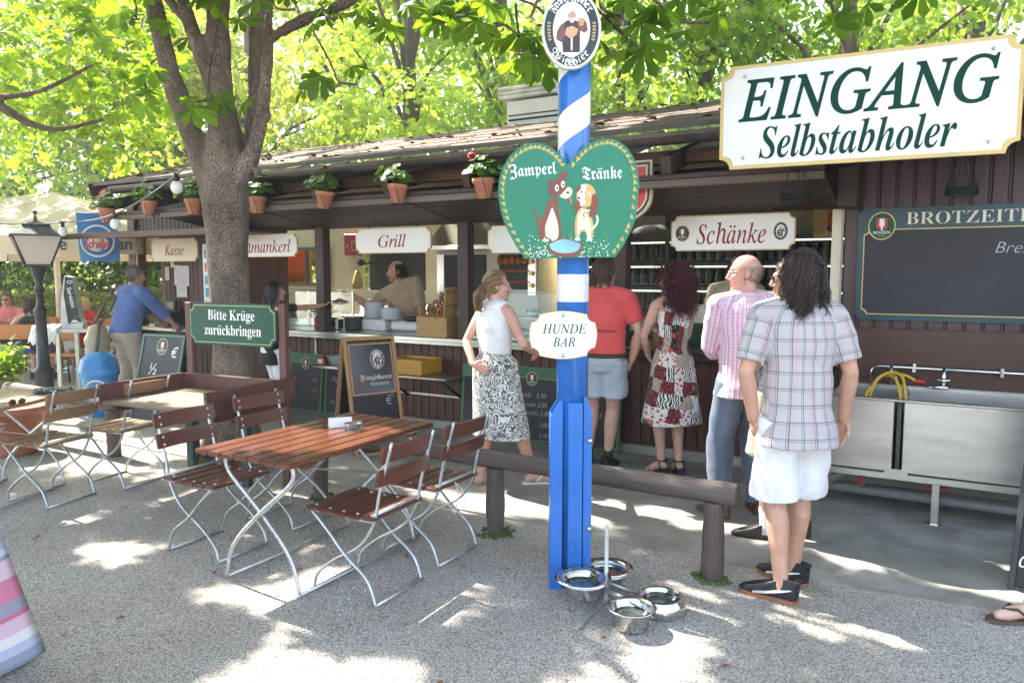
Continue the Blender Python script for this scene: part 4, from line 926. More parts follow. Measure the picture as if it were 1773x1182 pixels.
m = MB(); m.box((0.24, -0.325, 0.822), (2.32, 0.03, 0.022), bev=0.006); m.build('rim', steel, sink)
m = MB(); m.box((0.24, -0.325, 0.305), (2.32, 0.02, 0.045), bev=0.004); m.build('apron', brushed, sink)
m = MB(); m.prism([(-0.075, -0.035), (0.075, -0.035), (0.068, 0.02), (0.05, 0.035), (-0.05, 0.035), (-0.068, 0.02)], 0.012); o = m.build('joint_plate', brushed, sink); o.location = (-0.475, -0.337, 0.325)
for s in (-0.24, 1.3):
    m = MB(); m.box((s, -0.31, 0.145), (0.045, 0.035, 0.29), bev=0.003); m.box((s, -0.31, 0.008), (0.08, 0.07, 0.012)); m.build('leg', brushed, sink)
m = MB(); m.box((-0.475, -0.20, 0.56), (0.03, 0.12, 0.46), bev=0.003); m.build('centre_bar', M('bar_dark', (0.12, 0.12, 0.11), 0.5, metal=0.5), sink)
pvc = M('pvc_pipe', (0.20, 0.20, 0.20), 0.5, var=0.15)
m = MB(); m.tube([(-1.0, -0.1, 0.13), (1.5, -0.1, 0.11)], 0.035, 12); m.build('drain_pipe', pvc, sink)
m = MB(); m.tube([(-1.0, 0.12, 0.24), (1.5, 0.12, 0.23)], 0.05, 12); m.build('drain_pipe', M('pvc_dark', (0.09, 0.09, 0.095), 0.5), sink)
m = MB(); m.tube([(-0.98, -0.12, 0.13), (-0.72, -0.10, 0.30)], 0.03, 10); m.build('branch_pipe', pvc, sink)
redv = M('valve_red', (0.42, 0.03, 0.025), 0.4)
m = MB(); m.box((-0.70, -0.16, 0.22), (0.03, 0.02, 0.10), bev=0.006); m.cyl((-0.70, -0.12, 0.15), (-0.70, -0.12, 0.22), 0.025, mi=1); m.build('valve', [redv, pvc], sink)
m = MB(); m.box((-0.235, -0.20, 0.225), (0.13, 0.025, 0.032), bev=0.008); m.build('valve', redv, sink)
tap = thing('water_pipe', 'chrome water pipe with two taps fixed to the dark splash board', 'pipe', SL(0.1, 6.25, 0.9), -TH)
chrome = M('chrome', (0.75, 0.75, 0.75), 0.12, metal=1.0, var=0.05)
m = MB(); m.tube([(-0.60, -0.04, -0.10), (-0.60, -0.04, 0.04), (-0.585, -0.04, 0.065), (-0.55, -0.04, 0.075), (1.4, -0.04, 0.075)], 0.011, 10); m.build('pipe', chrome, tap)
for s in (-0.32, 0.22, 0.8):
    m = MB(); m.box((s, -0.035, 0.075), (0.022, 0.05, 0.07), bev=0.004); m.build('clamp', chrome, tap)
for s in (-0.47, -0.13):
    m = MB(); m.cyl((s, -0.045, 0.08), (s, -0.045, -0.06), 0.013, 10); m.ell((s, -0.05, -0.005), (0.026, 0.02, 0.02), 12, 8); m.cyl((s-0.04, -0.06, 0.0), (s+0.04, -0.06, 0.0), 0.008, 8); m.build('tap', chrome, tap)
m = MB(); m.cyl((-0.22, -0.07, -0.055), (-0.10, -0.06, -0.055), 0.014, 10); m.build('hose_coupling', chrome, tap)
hose = thing('garden_hose', 'yellow garden hose looped over the trough rim', 'hose', SL(-0.3, 5.9, 0.83), -TH)
m = MB(); P = spline([(0.10, 0.22, 0.06), (0.02, 0.2, 0.10), (-0.06, 0.05, 0.12), (-0.12, -0.1, 0.10), (-0.18, -0.2, 0.02), (-0.20, -0.24, -0.06)], 6); m.tube(P, 0.011, 8)
P = spline([(-0.17, -0.2, -0.02), (-0.13, -0.15, 0.10), (-0.05, -0.1, 0.15), (0.02, -0.12, 0.13), (0.05, -0.2, 0.03), (0.06, -0.23, -0.08)], 6); m.tube(P, 0.011, 8)
P = spline([(-0.10, -0.05, 0.11), (-0.02, -0.16, 0.12), (0.02, -0.22, 0.02), (0.03, -0.24, -0.09)], 6); m.tube(P, 0.011, 8); m.build('hose', M('hose_yellow', (0.52, 0.33, 0.02), 0.4), hose)
m = MB(); m.cyl((0.09, 0.22, 0.06), (0.15, 0.25, 0.05), 0.018, 10); m.build('connector', redv, hose)
# ================================================================== FOLDING TABLE AND CHAIRS
teak = wood('varnished_slat', (0.155, 0.052, 0.028), 0.2, 'x', var=0.35, bmp=0.12, spec=0.6)
teakc = wood('chair_slat', (0.13, 0.045, 0.027), 0.32, 'x', var=0.35, bmp=0.12, spec=0.5)
pale = wood('faded_slat', (0.34, 0.22, 0.13), 0.55, 'x', var=0.3, bmp=0.2)
galv = M('galvanised', (0.55, 0.57, 0.57), 0.42, metal=0.7, var=0.18, scale=22, bmp=0.08)
stud = M('stud', (0.75, 0.74, 0.72), 0.3, metal=0.8)
def folding_table(label, loc, rz, top_m, L_=1.20, Wd=0.70, H_=0.74, ns=7):
    t = thing('folding_table', label, 'table', loc, rz)
    m = MB(); w = Wd/ns
    for k in range(ns): m.box((0, -Wd/2+w*(k+0.5), H_-0.014), (L_, w-0.006, 0.028), bev=0.006)
    m.build('tabletop', top_m, t)
    m = MB()
    for x in (-L_*0.36, L_*0.36): m.box((x, 0, H_-0.045), (0.05, Wd*0.92, 0.032), bev=0.004)
    m.build('cleat', top_m, t)
    fx = L_*0.40
    for x in (-fx, fx):
        for sg in (-1, 1):
            m = MB(); o_ = 0.012*sg
            P = spline([(x+o_, sg*0.26, H_-0.05), (x+o_, sg*0.245, 0.60), (x+o_, 0, 0.42-0.02), (x+o_, -sg*0.20, 0.20), (x+o_, -sg*0.265, 0.012)], 5)
            m.tube(P, 0.013, 6, ell=0.7); m.build('leg', galv, t)
    for sg in (-1, 1):
        m = MB(); m.tube([(-fx, sg*0.265, 0.014), (fx, sg*0.265, 0.014)], 0.009, 6); m.build('foot_bar', galv, t)
        m = MB(); m.tube([(-fx*sg, -0.01*sg, 0.40), (fx*0.9*sg, 0.16*sg, H_-0.07)], 0.006, 6); m.build('brace', galv, t)
    return t
tab = folding_table('varnished red-brown slatted folding table with a white card and ashtray on it', (-1.09, 4.275, 0), rad(60), teak)
def folding_chair(slat_m):
    """faces +x; seat 0.46 high"""
    t = thing('folding_chair', 'slatted folding chair', 'chair')
    for k in range(5):
        m = MB(); x = -0.185+0.092*k+0.01; zz = 0.452-0.010*math.sin(math.pi*(k+0.4)/4.6)
        m.box((x, 0, zz), (0.080, 0.42, 0.018), rot=Rz(0), bev=0.004)
        for sy in (-0.165, 0.165): m.lathe([(0.009, 0), (0.007, 0.004), (0, 0.005)], (x, sy, zz+0.009), 8, mi=1)
        m.build('seat_slat', [SLATY[slat_m], stud], t)
    for z in (0.665, 0.785):
        m = MB(); off = -(z-0.45)*0.22-0.205; n_ = 8; w = 0.43; hh = 0.085
        V = []
        for i in range(n_+1):
            y = -w/2+w*i/n_; cx_ = off-0.022*(1-(2*i/n_-1)**2)
            for dx_, dz in ((0.009, -hh/2), (0.009, hh/2), (-0.009, hh/2), (-0.009, -hh/2)): V.append((cx_+dx_-dz*0.22, y, z+dz))
        F = [(i*4+k, i*4+(k+1) % 4, (i+1)*4+(k+1) % 4, (i+1)*4+k) for i in range(n_) for k in range(4)]+[(3, 2, 1, 0), (n_*4, n_*4+1, n_*4+2, n_*4+3)]
        m.add(V, F, 0)
        for sy in (-0.17, 0.17):
            for dz in (-0.022, 0.022): m.ell((off+0.011-dz*0.22-0.022*(1-(2*sy/w)**2), sy, z+dz), 0.008, 8, 5, mi=1)
        m.build('back_slat', [SLATY[slat_m], stud], t)
    for sy in (-0.19, 0.19):
        m = MB(); y = sy*0.93  # long bar: top of back, down to the front foot
        P = spline([(-0.315, y, 0.845), (-0.235, y, 0.58), (-0.195, y, 0.42), (-0.10, y, 0.29), (0.07, y, 0.19), (0.19, y, 0.09), (0.215, y, 0.0)], 5)
        m.tube(P, 0.0115, 6, ell=0.62); m.build('back_leg_bar', galv, t)
        m = MB(); y = sy*1.02  # short bar: front of the seat, down to the rear foot
        P = spline([(0.20, y, 0.435), (0.10, y, 0.35), (-0.02, y, 0.235), (-0.16, y, 0.13), (-0.215, y, 0.0)], 5)
        m.tube(P, 0.0115, 6, ell=0.62); m.build('seat_leg_bar', galv, t)
        m = MB(); m.tube([(-0.21, sy, 0.435), (0.20, sy, 0.437)], 0.008, 6); m.build('seat_rail', galv, t)
    m = MB(); m.tube([(-0.215, -0.195, 0.008), (-0.215, 0.195, 0.008)], 0.009, 6); m.build('rear_foot_bar', galv, t)
    m = MB(); m.tube([(0.214, -0.178, 0.008), (0.214, 0.178, 0.008)], 0.009, 6); m.build('front_foot_bar', galv, t)
    m = MB(); m.tube([(-0.205, -0.20, 0.47), (-0.205, 0.20, 0.47)], 0.009, 6); m.build('cross_bar', galv, t)
    return t
SLATY = {'teak': wood('chair_slat_y', (0.13, 0.045, 0.027), 0.32, 'y', var=0.35, bmp=0.12, spec=0.5), 'pale': wood('faded_slat_y', (0.30, 0.17, 0.09), 0.5, 'y', var=0.3, bmp=0.2)}
ch = folding_chair('teak'); GR = 'folding chairs round the two tables'
ch.location = (-0.775, 3.90, 0); ch.rotation_euler = (0, 0, rad(151)); ch['label'] = 'dark red slatted folding chair nearest the viewer, at the near end of the varnished table'; ch['group'] = GR
dup(ch, (-0.50, 4.42, 0), rad(149), 'dark red folding chair with loose white string between the table and the log rail', GR)
dup(ch, (-1.79, 4.46, 0), rad(-30), 'dark red folding chair left of the varnished table, its back towards the tray table', GR)
dup(ch, (-1.52, 5.02, 0), rad(-31), 'dark red folding chair between the varnished table and the tree trunk', GR)
ch2 = folding_chair('pale'); ch2.location = (-3.43, 5.46, 0); ch2.rotation_euler = (0, 0, rad(160)); ch2['label'] = 'faded folding chair at the left table with its back to the yard'; ch2['group'] = GR
dup(ch2, (-3.12, 5.95, 0), rad(157), 'faded folding chair pushed up against the tray table', GR)
dup(ch2, (-4.35, 5.85, 0), rad(-20), 'faded folding chair on the far side of the left table beside the terracotta planter', GR)
for cc in (ch2,)+tuple(): pass
t = thing('tie_string', 'loose white string tied to the chair beside the log rail', 'string', (-0.36, 4.22, 0.45), 0)
m = MB(); m.tube(spline([(0.03, 0.02, 0.02), (0.05, 0.0, -0.05), (0.03, -0.02, -0.16)], 5), 0.003, 5); m.tube(spline([(0.03, 0.02, 0.02), (0.08, 0.0, -0.04), (0.085, -0.01, -0.14)], 5), 0.003, 5); m.build('string', M('string', (0.6, 0.58, 0.52), 0.9), t)
ltab = folding_table('pale weathered folding table cut by the left edge, with sunglasses on it', (-3.80, 5.50, 0), rad(82), pale)
ltab.location = (-3.86, 5.35, 0)
# things on the tables
t = thing('menu_card', 'white folded paper card standing on the varnished table', 'card', (-1.045, 4.50, 0.741), rad(20))
m = MB(); m.add([(-0.07, -0.03, 0), (0.07, -0.03, 0), (0.07, 0, 0.055), (-0.07, 0, 0.055), (0.07, 0.03, 0), (-0.07, 0.03, 0)], [(0, 1, 2, 3), (3, 2, 4, 5)]); o = m.build('card', paper, t)
sd = o.modifiers.new('thick', 'SOLIDIFY'); sd.thickness = 0.0015
ash = glass('clear_glass')
t = thing('ashtray', 'clear round glass ashtray beside the white card', 'ashtray', (-0.945, 4.41, 0.741), 0)
m = MB(); m.lathe([(0.05, 0), (0.056, 0.038), (0.049, 0.038), (0.044, 0.010), (0.0, 0.010)], seg=28); m.build('bowl', M('ash_glass', (0.8, 0.85, 0.85), 0.03, var=0.05, spec=0.8), t)
MATS['ash_glass'].node_tree.nodes['Principled BSDF'].inputs['Transmission Weight'].default_value = 0.92
t = thing('sunglasses', 'brown framed sunglasses lying on the pale left table', 'sunglasses', (-3.50, 5.25, 0.742), rad(70))
m = MB()
for x in (-0.035, 0.035): m.ell((x, 0, 0.02), (0.03, 0.006, 0.022), 12, 8)
m.tube([(-0.065, 0, 0.025), (-0.06, 0.10, 0.015), (0.0, 0.12, 0.008)], 0.004, 6); m.tube([(0.065, 0, 0.025), (0.06, 0.1, 0.012), (0.01, 0.11, 0.008)], 0.004, 6); m.build('frame', M('tortoise', (0.12, 0.05, 0.02), 0.2), t)
t = thing('glasses_case', 'patterned black and white pouch on the far edge of the left table', 'pouch', (-3.55, 5.75, 0.742), rad(10))
m = MB(); m.box((0, 0, 0.022), (0.27, 0.10, 0.042), bev=0.016)
def speck(name, a, b, sc):
    mm, nt, bb = base_mat(name); v = nd(nt, 'ShaderNodeTexVoronoi'); v.inputs['Scale'].default_value = sc; nt.links.new(coords(nt), v.inputs['Vector']); nt.links.new(ramp(nt, v.outputs['Distance'], [(0.3, a), (0.4, b)]), bb.inputs['Base Color']); bb.inputs['Roughness'].default_value = 0.6; return mm
m.build('pouch', speck('speckle_cloth', (0.45, 0.48, 0.45), (0.03, 0.04, 0.03), 70), t)
t = thing('ashtray', 'small blue glass ashtray at the left edge of the pale table', 'ashtray', (-3.62, 5.08, 0.742), 0)
m = MB(); m.lathe([(0.045, 0), (0.05, 0.03), (0.042, 0.03), (0.038, 0.01), (0, 0.01)], seg=20); m.build('bowl', M('blue_glass', (0.18, 0.24, 0.34), 0.1), t)
# ================================================================== RETURN TABLE
ret = thing('return_table', 'dark wooden mug return table with raised sides and two tall sign posts', 'table', (-2.385, 5.585, 0), rad(-25.8))
tbm = wood('return_timber', (0.12, 0.048, 0.036), 0.5, 'x', var=0.4, worn=0.3, worncol=(0.17, 0.10, 0.08)); tbz = wood('return_post', (0.13, 0.05, 0.036), 0.5, 'z', var=0.4, worn=0.3, worncol=(0.18, 0.10, 0.08))
topw = wood('worn_top', (0.22, 0.155, 0.11), 0.55, 'x', var=0.35, worn=0.5, worncol=(0.34, 0.27, 0.20))
m = MB()
for k in range(6): m.box((0, -0.31+0.124*k, 0.715), (1.08, 0.12, 0.025), bev=0.004)
m.build('tray', topw, ret)
m = MB(); m.box((-0.55, 0.0, 0.775), (0.028, 0.76, 0.15), bev=0.003); m.build('side_board', tbm, ret)
m = MB(); m.box((0.55, 0.03, 0.785), (0.028, 0.86, 0.16), bev=0.003); m.build('side_board', tbm, ret)
m = MB(); m.box((0, 0.38, 0.775), (1.07, 0.026, 0.15), bev=0.003); m.build('back_board', tbm, ret)
for x in (-0.50, 0.50):
    m = MB(); m.box((x, 0.42, 0.715), (0.068, 0.05, 1.43), bev=0.005); m.build('sign_post', tbz, ret)
    m = MB(); m.box((x*0.6-0.1, 0.30, 0.33), (0.07, 0.05, 0.68), bev=0.004); m.build('leg', M('leg_green', (0.02, 0.06, 0.045), 0.5), ret)
    m = MB(); m.box((x, 0.02, 0.67), (0.05, 0.66, 0.06), bev=0.004); m.build('bearer', tbm, ret)
t = notch_sign('return_sign', 'dark green sign reading Bitte Krüge zurückbringen in white', 'sign', (0, 0, 0), 0, 0.93, 0.335, dgreen, dgreen, 0.0505, 0.012, 0.001)
mt4 = Matrix.Rotation(rad(-25.8), 4, 'Z'); p = Vector((-2.385, 5.585, 0))+(mt4 @ Vector((0.0, 0.392, 0))); t.location = (p.x, p.y, 1.262); t.rotation_euler = (0, 0, rad(-25.8))
m = MB(); poly(m, notch_poly(0.90, 0.30, 0.045), -0.0145, 0); poly(m, notch_poly(0.890, 0.290, 0.045), -0.0155, 1); m.build('border', [M('border_yellow', (0.50, 0.48, 0.20), 0.4), dgreen], t)
words(t, [dict(body='Bitte Krüge', cx=0.0, cz=0.062, width=0.50, height=0.105, style=t_bold), dict(body='zurückbringen', cx=0.01, cz=-0.058, width=0.605, height=0.105, style=t_bold)], textw, -0.017)
# ================================================================== DOG BOWLS
bsteel = M('bowl_steel', (0.66, 0.65, 0.63), 0.16, metal=1.0, var=0.1, scale=9, bmp=0.04, bscale=20)
water = M('water', (0.55, 0.62, 0.62), 0.03, var=0.05, spec=0.9); MATS['water'].node_tree.nodes['Principled BSDF'].inputs['Transmission Weight'].default_value = 0.9
def bowl(label, loc, r, h, rim, zb=0.0, foot=None):
    t = thing('dog_bowl', label, 'bowl', loc, 0, 'dog water bowls at the pole')
    m = MB(); m.lathe([(0.0, 0.002), (r*0.62, 0.0), (r*0.70, 0.008), (r*0.90, h*0.9), (r*0.93, h*0.97), (r+rim, h), (r+rim, h-0.006) if False else (r+rim+0.003, h+0.003), (r*0.99, h+0.004), (r*0.885, h*0.93), (r*0.66, 0.012), (0, 0.010)], seg=40); m.build('bowl_body', bsteel, t)
    m = MB(); m.lathe([(r*0.82, h*0.66), (r*0.4, h*0.662), (0.0, h*0.662)], seg=32); m.build('water', water, t)
    return t
stand = thing('bowl_stand', 'galvanised metal stand with an upright bar holding the raised dog bowls', 'stand', (0.42, 3.70, 0), 0)
m = MB(); m.box((0.06, 0.0, 0.20), (0.02, 0.008, 0.40), bev=0.002); m.build('upright', galv, stand)
m = MB(); m.box((0.0, -0.10, 0.012), (0.03, 0.5, 0.008), rot=Rz(rad(-30))); m.build('foot_bar', galv, stand)
m = MB(); m.tube([(0.02, -0.06, 0.10), (0.20, -0.24, 0.085)], 0.012, 8); m.build('arm', galv, stand)
m = MB(); m.tube([(0.05, 0.02, 0.10), (0.24, 0.03, 0.02)], 0.008, 6); m.build('strut', galv, stand)
for (dx_, dy, z, r) in ((-0.06, -0.07, 0.14, 0.115), (0.075, 0.10, 0.12, 0.11)):
    m = MB(); m.tube([(dx_+r*math.cos(a*math.pi/12), dy+r*math.sin(a*math.pi/12), z) for a in range(25)], 0.006, 6, cap=False); m.build('ring', galv, stand)
bowl('wide raised steel dog bowl with water directly in front of the blue pole', (0.355, 3.64, 0.055), 0.115, 0.095, 0.024)
bowl('steel dog bowl behind the upright bar of the stand', (0.50, 3.82, 0.045), 0.11, 0.085, 0.022)
bowl('deep steel dog bowl on the gravel nearest the viewer', (0.562, 3.405, 0.0), 0.108, 0.105, 0.006)
t = thing('dog_bowl', 'broad steel dog bowl with a sloping outer wall right of the others', 'bowl', (0.735, 3.60, 0), 0, 'dog water bowls at the pole')
m = MB(); m.lathe([(0.0, 0.004), (0.128, 0.0), (0.135, 0.006), (0.112, 0.075), (0.104, 0.08), (0.096, 0.072), (0.078, 0.015), (0, 0.012)], seg=40); m.build('bowl_body', bsteel, t)
m = MB(); m.lathe([(0.0925, 0.055), (0.05, 0.0555), (0, 0.0555)], seg=32); m.build('water', water, t)
# ================================================================== STRIPED CLOTH ON A TABLE AT THE LEFT EDGE
tt = thing('cloth_table', 'small side table under a striped cloth at the lower left edge', 'table', (-2.50, 2.60, 0), rad(8))
m = MB(); m.box((0, 0, 0.715), (0.78, 0.70, 0.03), bev=0.004); m.build('tabletop', pale, tt)
for x in (-0.34, 0.34):
    for y in (-0.3, 0.3):
        m = MB(); m.box((x, y, 0.35), (0.04, 0.04, 0.70)); m.build('leg', galv, tt)
def stripes_mat():
    mm, nt, b = base_mat('striped_cloth'); uv = nd(nt, 'ShaderNodeUVMap'); sp = nd(nt, 'ShaderNodeSeparateXYZ'); nt.links.new(uv.outputs[0], sp.inputs[0])
    r = nd(nt, 'ShaderNodeValToRGB'); r.color_ramp.interpolation = 'CONSTANT'; e = r.color_ramp.elements
    st = [(0, (.62, .66, .74)), (.10, (.72, .73, .78)), (.20, (.50, .52, .68)), (.30, (.62, .62, .74)), (.335, (.30, .32, .42)), (.36, (.68, .50, .58)), (.47, (.62, .20, .32)), (.60, (.34, .31, .40)), (.68, (.60, .16, .27)), (.71, (.68, .48, .58)), (.80, (.76, .74, .74)), (.86, (.50, .50, .66)), (.92, (.30, .33, .44))]
    while len(e) < len(st): e.new(0.5)
    for el, (p_, c) in zip(e, st): el.position = p_; el.color = L4(c)
    nt.links.new(sp.outputs[1], r.inputs[0]); nt.links.new(r.outputs[0], b.inputs['Base Color']); b.inputs['Roughness'].default_value = 0.85
    w = nd(nt, 'ShaderNodeTexWave'); w.inputs['Scale'].default_value = 120; nt.links.new(uv.outputs[0], w.inputs['Vector']); bump(nt, b, w.outputs['Fac'], 0.15, 0.002); return mm
V = []; F = []; UV = []; nu, nv = 90, 26
per = []
for k in range(nu+1):  # walk round the table rim
    t_ = k/nu*4; sd = int(min(t_, 3.999)); f = t_-sd
    c4 = [(-0.4, -0.36), (0.4, -0.36), (0.4, 0.36), (-0.4, 0.36), (-0.4, -0.36)]
    a, b = c4[sd], c4[sd+1]; per.append((a[0]+(b[0]-a[0])*f, a[1]+(b[1]-a[1])*f, f))
for j in range(nv+1):
    v = j/nv
    for (x, y, f) in per:
        corner = max(0, 1-min(f, 1-f)*5); fl = v*(0.03+0.15*corner**1.5+0.018*math.sin(f*22)); q = math.hypot(x, y)
        V.append((x*(1+fl/q), y*(1+fl/q), 0.742-0.72*v+0.0*corner)); UV.append((f*2, v))
top = len(V); V += [(-0.4, -0.36, 0.743), (0.4, -0.36, 0.743), (0.4, 0.36, 0.743), (-0.4, 0.36, 0.743)]; UV += [(0, 0)]*4
for j in range(nv):
    for k in range(nu): F.append((j*(nu+1)+k, (j+1)*(nu+1)+k, (j+1)*(nu+1)+k+1, j*(nu+1)+k+1))
F.append((top, top+1, top+2, top+3))
m = MB(); m.add(V, F, 0, True); o = m.build('striped_tablecloth', stripes_mat()); o.location = (-2.50, 2.60, 0); o.rotation_euler = (0, 0, rad(8))
ul = o.data.uv_layers.new(name='UVMap')
for lp in o.data.loops: ul.data[lp.index].uv = UV[lp.vertex_index]
o.modifiers.new('thick', 'SOLIDIFY').thickness = 0.002
tag(o, 'pink, lavender and grey striped tablecloth hanging at the lower left edge', 'tablecloth')
# ================================================================== COUNTER THINGS
CZ = 1.001
t = kthing('napkin_holder', 'chrome napkin holder standing on the steel counter', 'napkin holder', -6.24, 6.52, CZ)
m = MB(); m.box((0, 0, 0.075), (0.21, 0.13, 0.15), bev=0.02); m.build('case', chrome, t)
m = MB(); m.box((0, -0.066, 0.08), (0.16, 0.006, 0.07), bev=0.002); m.build('opening', M('dark_metal', (0, 0, 0)), t)
m = MB(); m.box((0, 0, 0.075), (0.16, 0.18, 0.15), bev=0.012); o = m.build('cutlery_box', M('box_black', (0.025, 0.025, 0.027), 0.4)); o.location = SL(-6.02, 6.62, CZ); o.rotation_euler = (0, 0, -TH); tag(o, 'black plastic box between the napkin holder and the white crate', 'box')
m = MB(); m.box((0, 0, 0.065), (0.40, 0.34, 0.13), bev=0.01); m.box((0.46, 0.02, 0.06), (0.46, 0.3, 0.12), bev=0.03); o = m.build('plate_crate', M('plate_crate', (0.66, 0.65, 0.62), 0.4, var=0.05)); o.location = SL(-5.80, 6.84, CZ); o.rotation_euler = (0, 0, -TH); tag(o, 'white plastic crates under the plate stacks', 'crate')
plm = M('porcelain', (0.72, 0.72, 0.72), 0.2, var=0.03); pm = MB(); pm.lathe([(0, 0.0), (0.07, 0.0), (0.125, 0.016), (0.128, 0.020), (0.07, 0.007), (0, 0.006)], seg=28)
pr = None
for (s, n_, k0, cnt) in ((-5.92, 6.86, 0, 14), (-5.55, 6.72, 0, 10)):
    for k in range(cnt):
        loc = SL(s, n_, CZ+0.131+0.013*k)
        lab = 'white plate in the taller stack of plates behind the counter' if cnt == 14 else 'white plate in the shorter stack of plates beside the frying pan'
        gp = 'plates of the taller stack' if cnt == 14 else 'plates of the shorter stack'
        if pr is None: pr = pm.build('plate', plm); pr.location = loc; tag(pr, lab, 'plate', gp)
        else: c_ = pr.copy(); C.objects.link(c_); c_.location = loc; c_['label'] = lab; c_['group'] = gp
t = kthing('frying_pan', 'dark frying pan with a steel lid edge on the counter before the chef', 'pan', -5.28, 6.82, CZ+0.12)
m = MB(); m.lathe([(0, 0), (0.12, 0), (0.15, 0.045), (0.145, 0.045), (0.115, 0.008), (0, 0.008)], seg=28); m.build('pan_body', M('pan_dark', (0.03, 0.025, 0.023), 0.3, metal=0.6), t)
m = MB(); m.tube([(0.14, 0, 0.04), (0.30, 0.05, 0.13), (0.38, 0.08, 0.17)], 0.012, 8); m.build('handle', M('box_black', (0, 0, 0)), t)
t = kthing('bread_basket', 'straw coloured wicker basket on the steel counter filled with pretzels', 'basket', -4.66, 6.42, CZ)
def wicker_mat():
    mm, nt, b = base_mat('wicker'); v = coords(nt, 'Object'); br = nd(nt, 'ShaderNodeTexBrick'); br.inputs['Scale'].default_value = 1.0; br.inputs['Brick Width'].default_value = 0.03; br.inputs['Row Height'].default_value = 0.012; br.inputs['Mortar Size'].default_value = 0.0022
    br.inputs['Color1'].default_value = (0.56, 0.36, 0.13, 1); br.inputs['Color2'].default_value = (0.44, 0.26, 0.09, 1); br.inputs['Mortar'].default_value = (0.14, 0.07, 0.02, 1)
    mp = nd(nt, 'ShaderNodeMapping'); mp.inputs['Rotation'].default_value = (rad(90), 0, 0); nt.links.new(v, mp.inputs[0]); nt.links.new(mp.outputs[0], br.inputs['Vector'])
    nt.links.new(br.outputs['Color'], b.inputs['Base Color']); b.inputs['Roughness'].default_value = 0.6; bump(nt, b, br.outputs['Fac'], -0.6, 0.01); return mm
wk = wicker_mat()
m = MB(); 
for (c, d) in (((0, -0.13, 0.10), (0.38, 0.014, 0.20)), ((0, 0.13, 0.10), (0.38, 0.014, 0.20)), ((-0.19, 0, 0.10), (0.014, 0.26, 0.20)), ((0.19, 0, 0.10), (0.014, 0.26, 0.20)), ((0, 0, 0.01), (0.37, 0.25, 0.012))): m.box(c, d, bev=0.004)
m.build('basket_body', wk, t)
m = MB(); m.tube([(-0.19, -0.13, 0.203), (0.19, -0.13, 0.203), (0.19, 0.13, 0.203), (-0.19, 0.13, 0.203), (-0.19, -0.13, 0.203)], 0.011, 8); m.build('rim', wk, t)
m = MB(); m.box((0.16, 0.0, 0.36), (0.016, 0.24, 0.32), bev=0.004, rot=Ry(0.1)); m.build('lid', wk, t)
m = MB()
def pretz():
    pts = []
    for k in range(49):
        u = k/48*2-1; a = u*2.62
        x = 0.085*math.sin(a)*(1-0.12*abs(u)); z = 0.062*-math.cos(a)+0.01
        if abs(u) > 0.72: q = (abs(u)-0.72)/0.28; x = x*(1-q)-math.copysign(0.035, u)*q; z = z*(1-q)+(-0.052)*q
        pts.append((x, 0.012*math.sin(u*7), z))
    return pts
pz = MB(); P = pretz(); pz.tube(P, [0.017*(1-0.5*abs(k/48*2-1)**2)+0.003 for k in range(49)], 8)
crust = M('pretzel_crust', (0.24, 0.075, 0.02), 0.28, var=0.45, scale=22)
for k, (x, y, z, rx, rz, ry) in enumerate(((-0.10, -0.07, 0.235, 0.25, 0.3, 0.4), (0.04, -0.08, 0.24, 0.1, -0.2, -0.5), (-0.02, 0.02, 0.30, 0.4, 0.1, 0.9), (0.08, 0.02, 0.35, 0.2, 0.2, 0.2), (0.10, -0.03, 0.27, 0.3, 0.5, 2.0), (-0.12, 0.05, 0.25, 0.6, 0.0, 1.0), (0.05, 0.06, 0.42, 0.3, -0.2, 0.1))):
    o = pz.build('pretzel', crust) if k == 0 else o0.copy()
    if k == 0: o0 = o
    else: C.objects.link(o)
    p_ = Matrix.Rotation(-TH, 4, 'Z') @ Vector((x, y, z)); b0 = SL(-4.66, 6.42, CZ); o.location = (b0[0]+p_.x, b0[1]+p_.y, b0[2]+p_.z); o.rotation_euler = (rx, ry, rz-TH)
    tag(o, ['pretzel at the left front of the wicker basket', 'pretzel at the right front of the wicker basket', 'pretzel in the middle of the wicker basket', 'pretzel leaning on the basket lid', 'pretzel under the one leaning on the lid', 'pretzel at the back left of the basket', 'topmost pretzel of the heap in the basket'][k], 'pretzel', 'pretzels in the wicker basket')
# salad display
t = kthing('display_case', 'glass salad display case on the counter between the woman and the pole', 'display case', -3.78, 6.62, CZ)
m = MB(); m.box((0, 0, 0.02), (1.06, 0.5, 0.04), bev=0.004); m.build('base', steelg, t)
for (c, d, r_) in (((0, -0.20, 0.26), (1.04, 0.006, 0.46), -0.16), ((0, 0.0, 0.47), (1.04, 0.36, 0.006), 0), ((-0.52, 0, 0.25), (0.006, 0.42, 0.44), 0), ((0.52, 0, 0.25), (0.006, 0.42, 0.44), 0)):
    m = MB(); m.box(c, d, rot=Rx(r_)); m.build('glass_pane', glass('case_glass', (0.93, 0.97, 0.94)), t)
m = MB(); m.box((0, 0.02, 0.22), (1.02, 0.34, 0.012)); m.build('shelf', steel, t)
for x in (-0.52, 0.52):
    m = MB(); m.box((x, 0.19, 0.25), (0.02, 0.02, 0.46)); m.build('frame_post', steel, t)
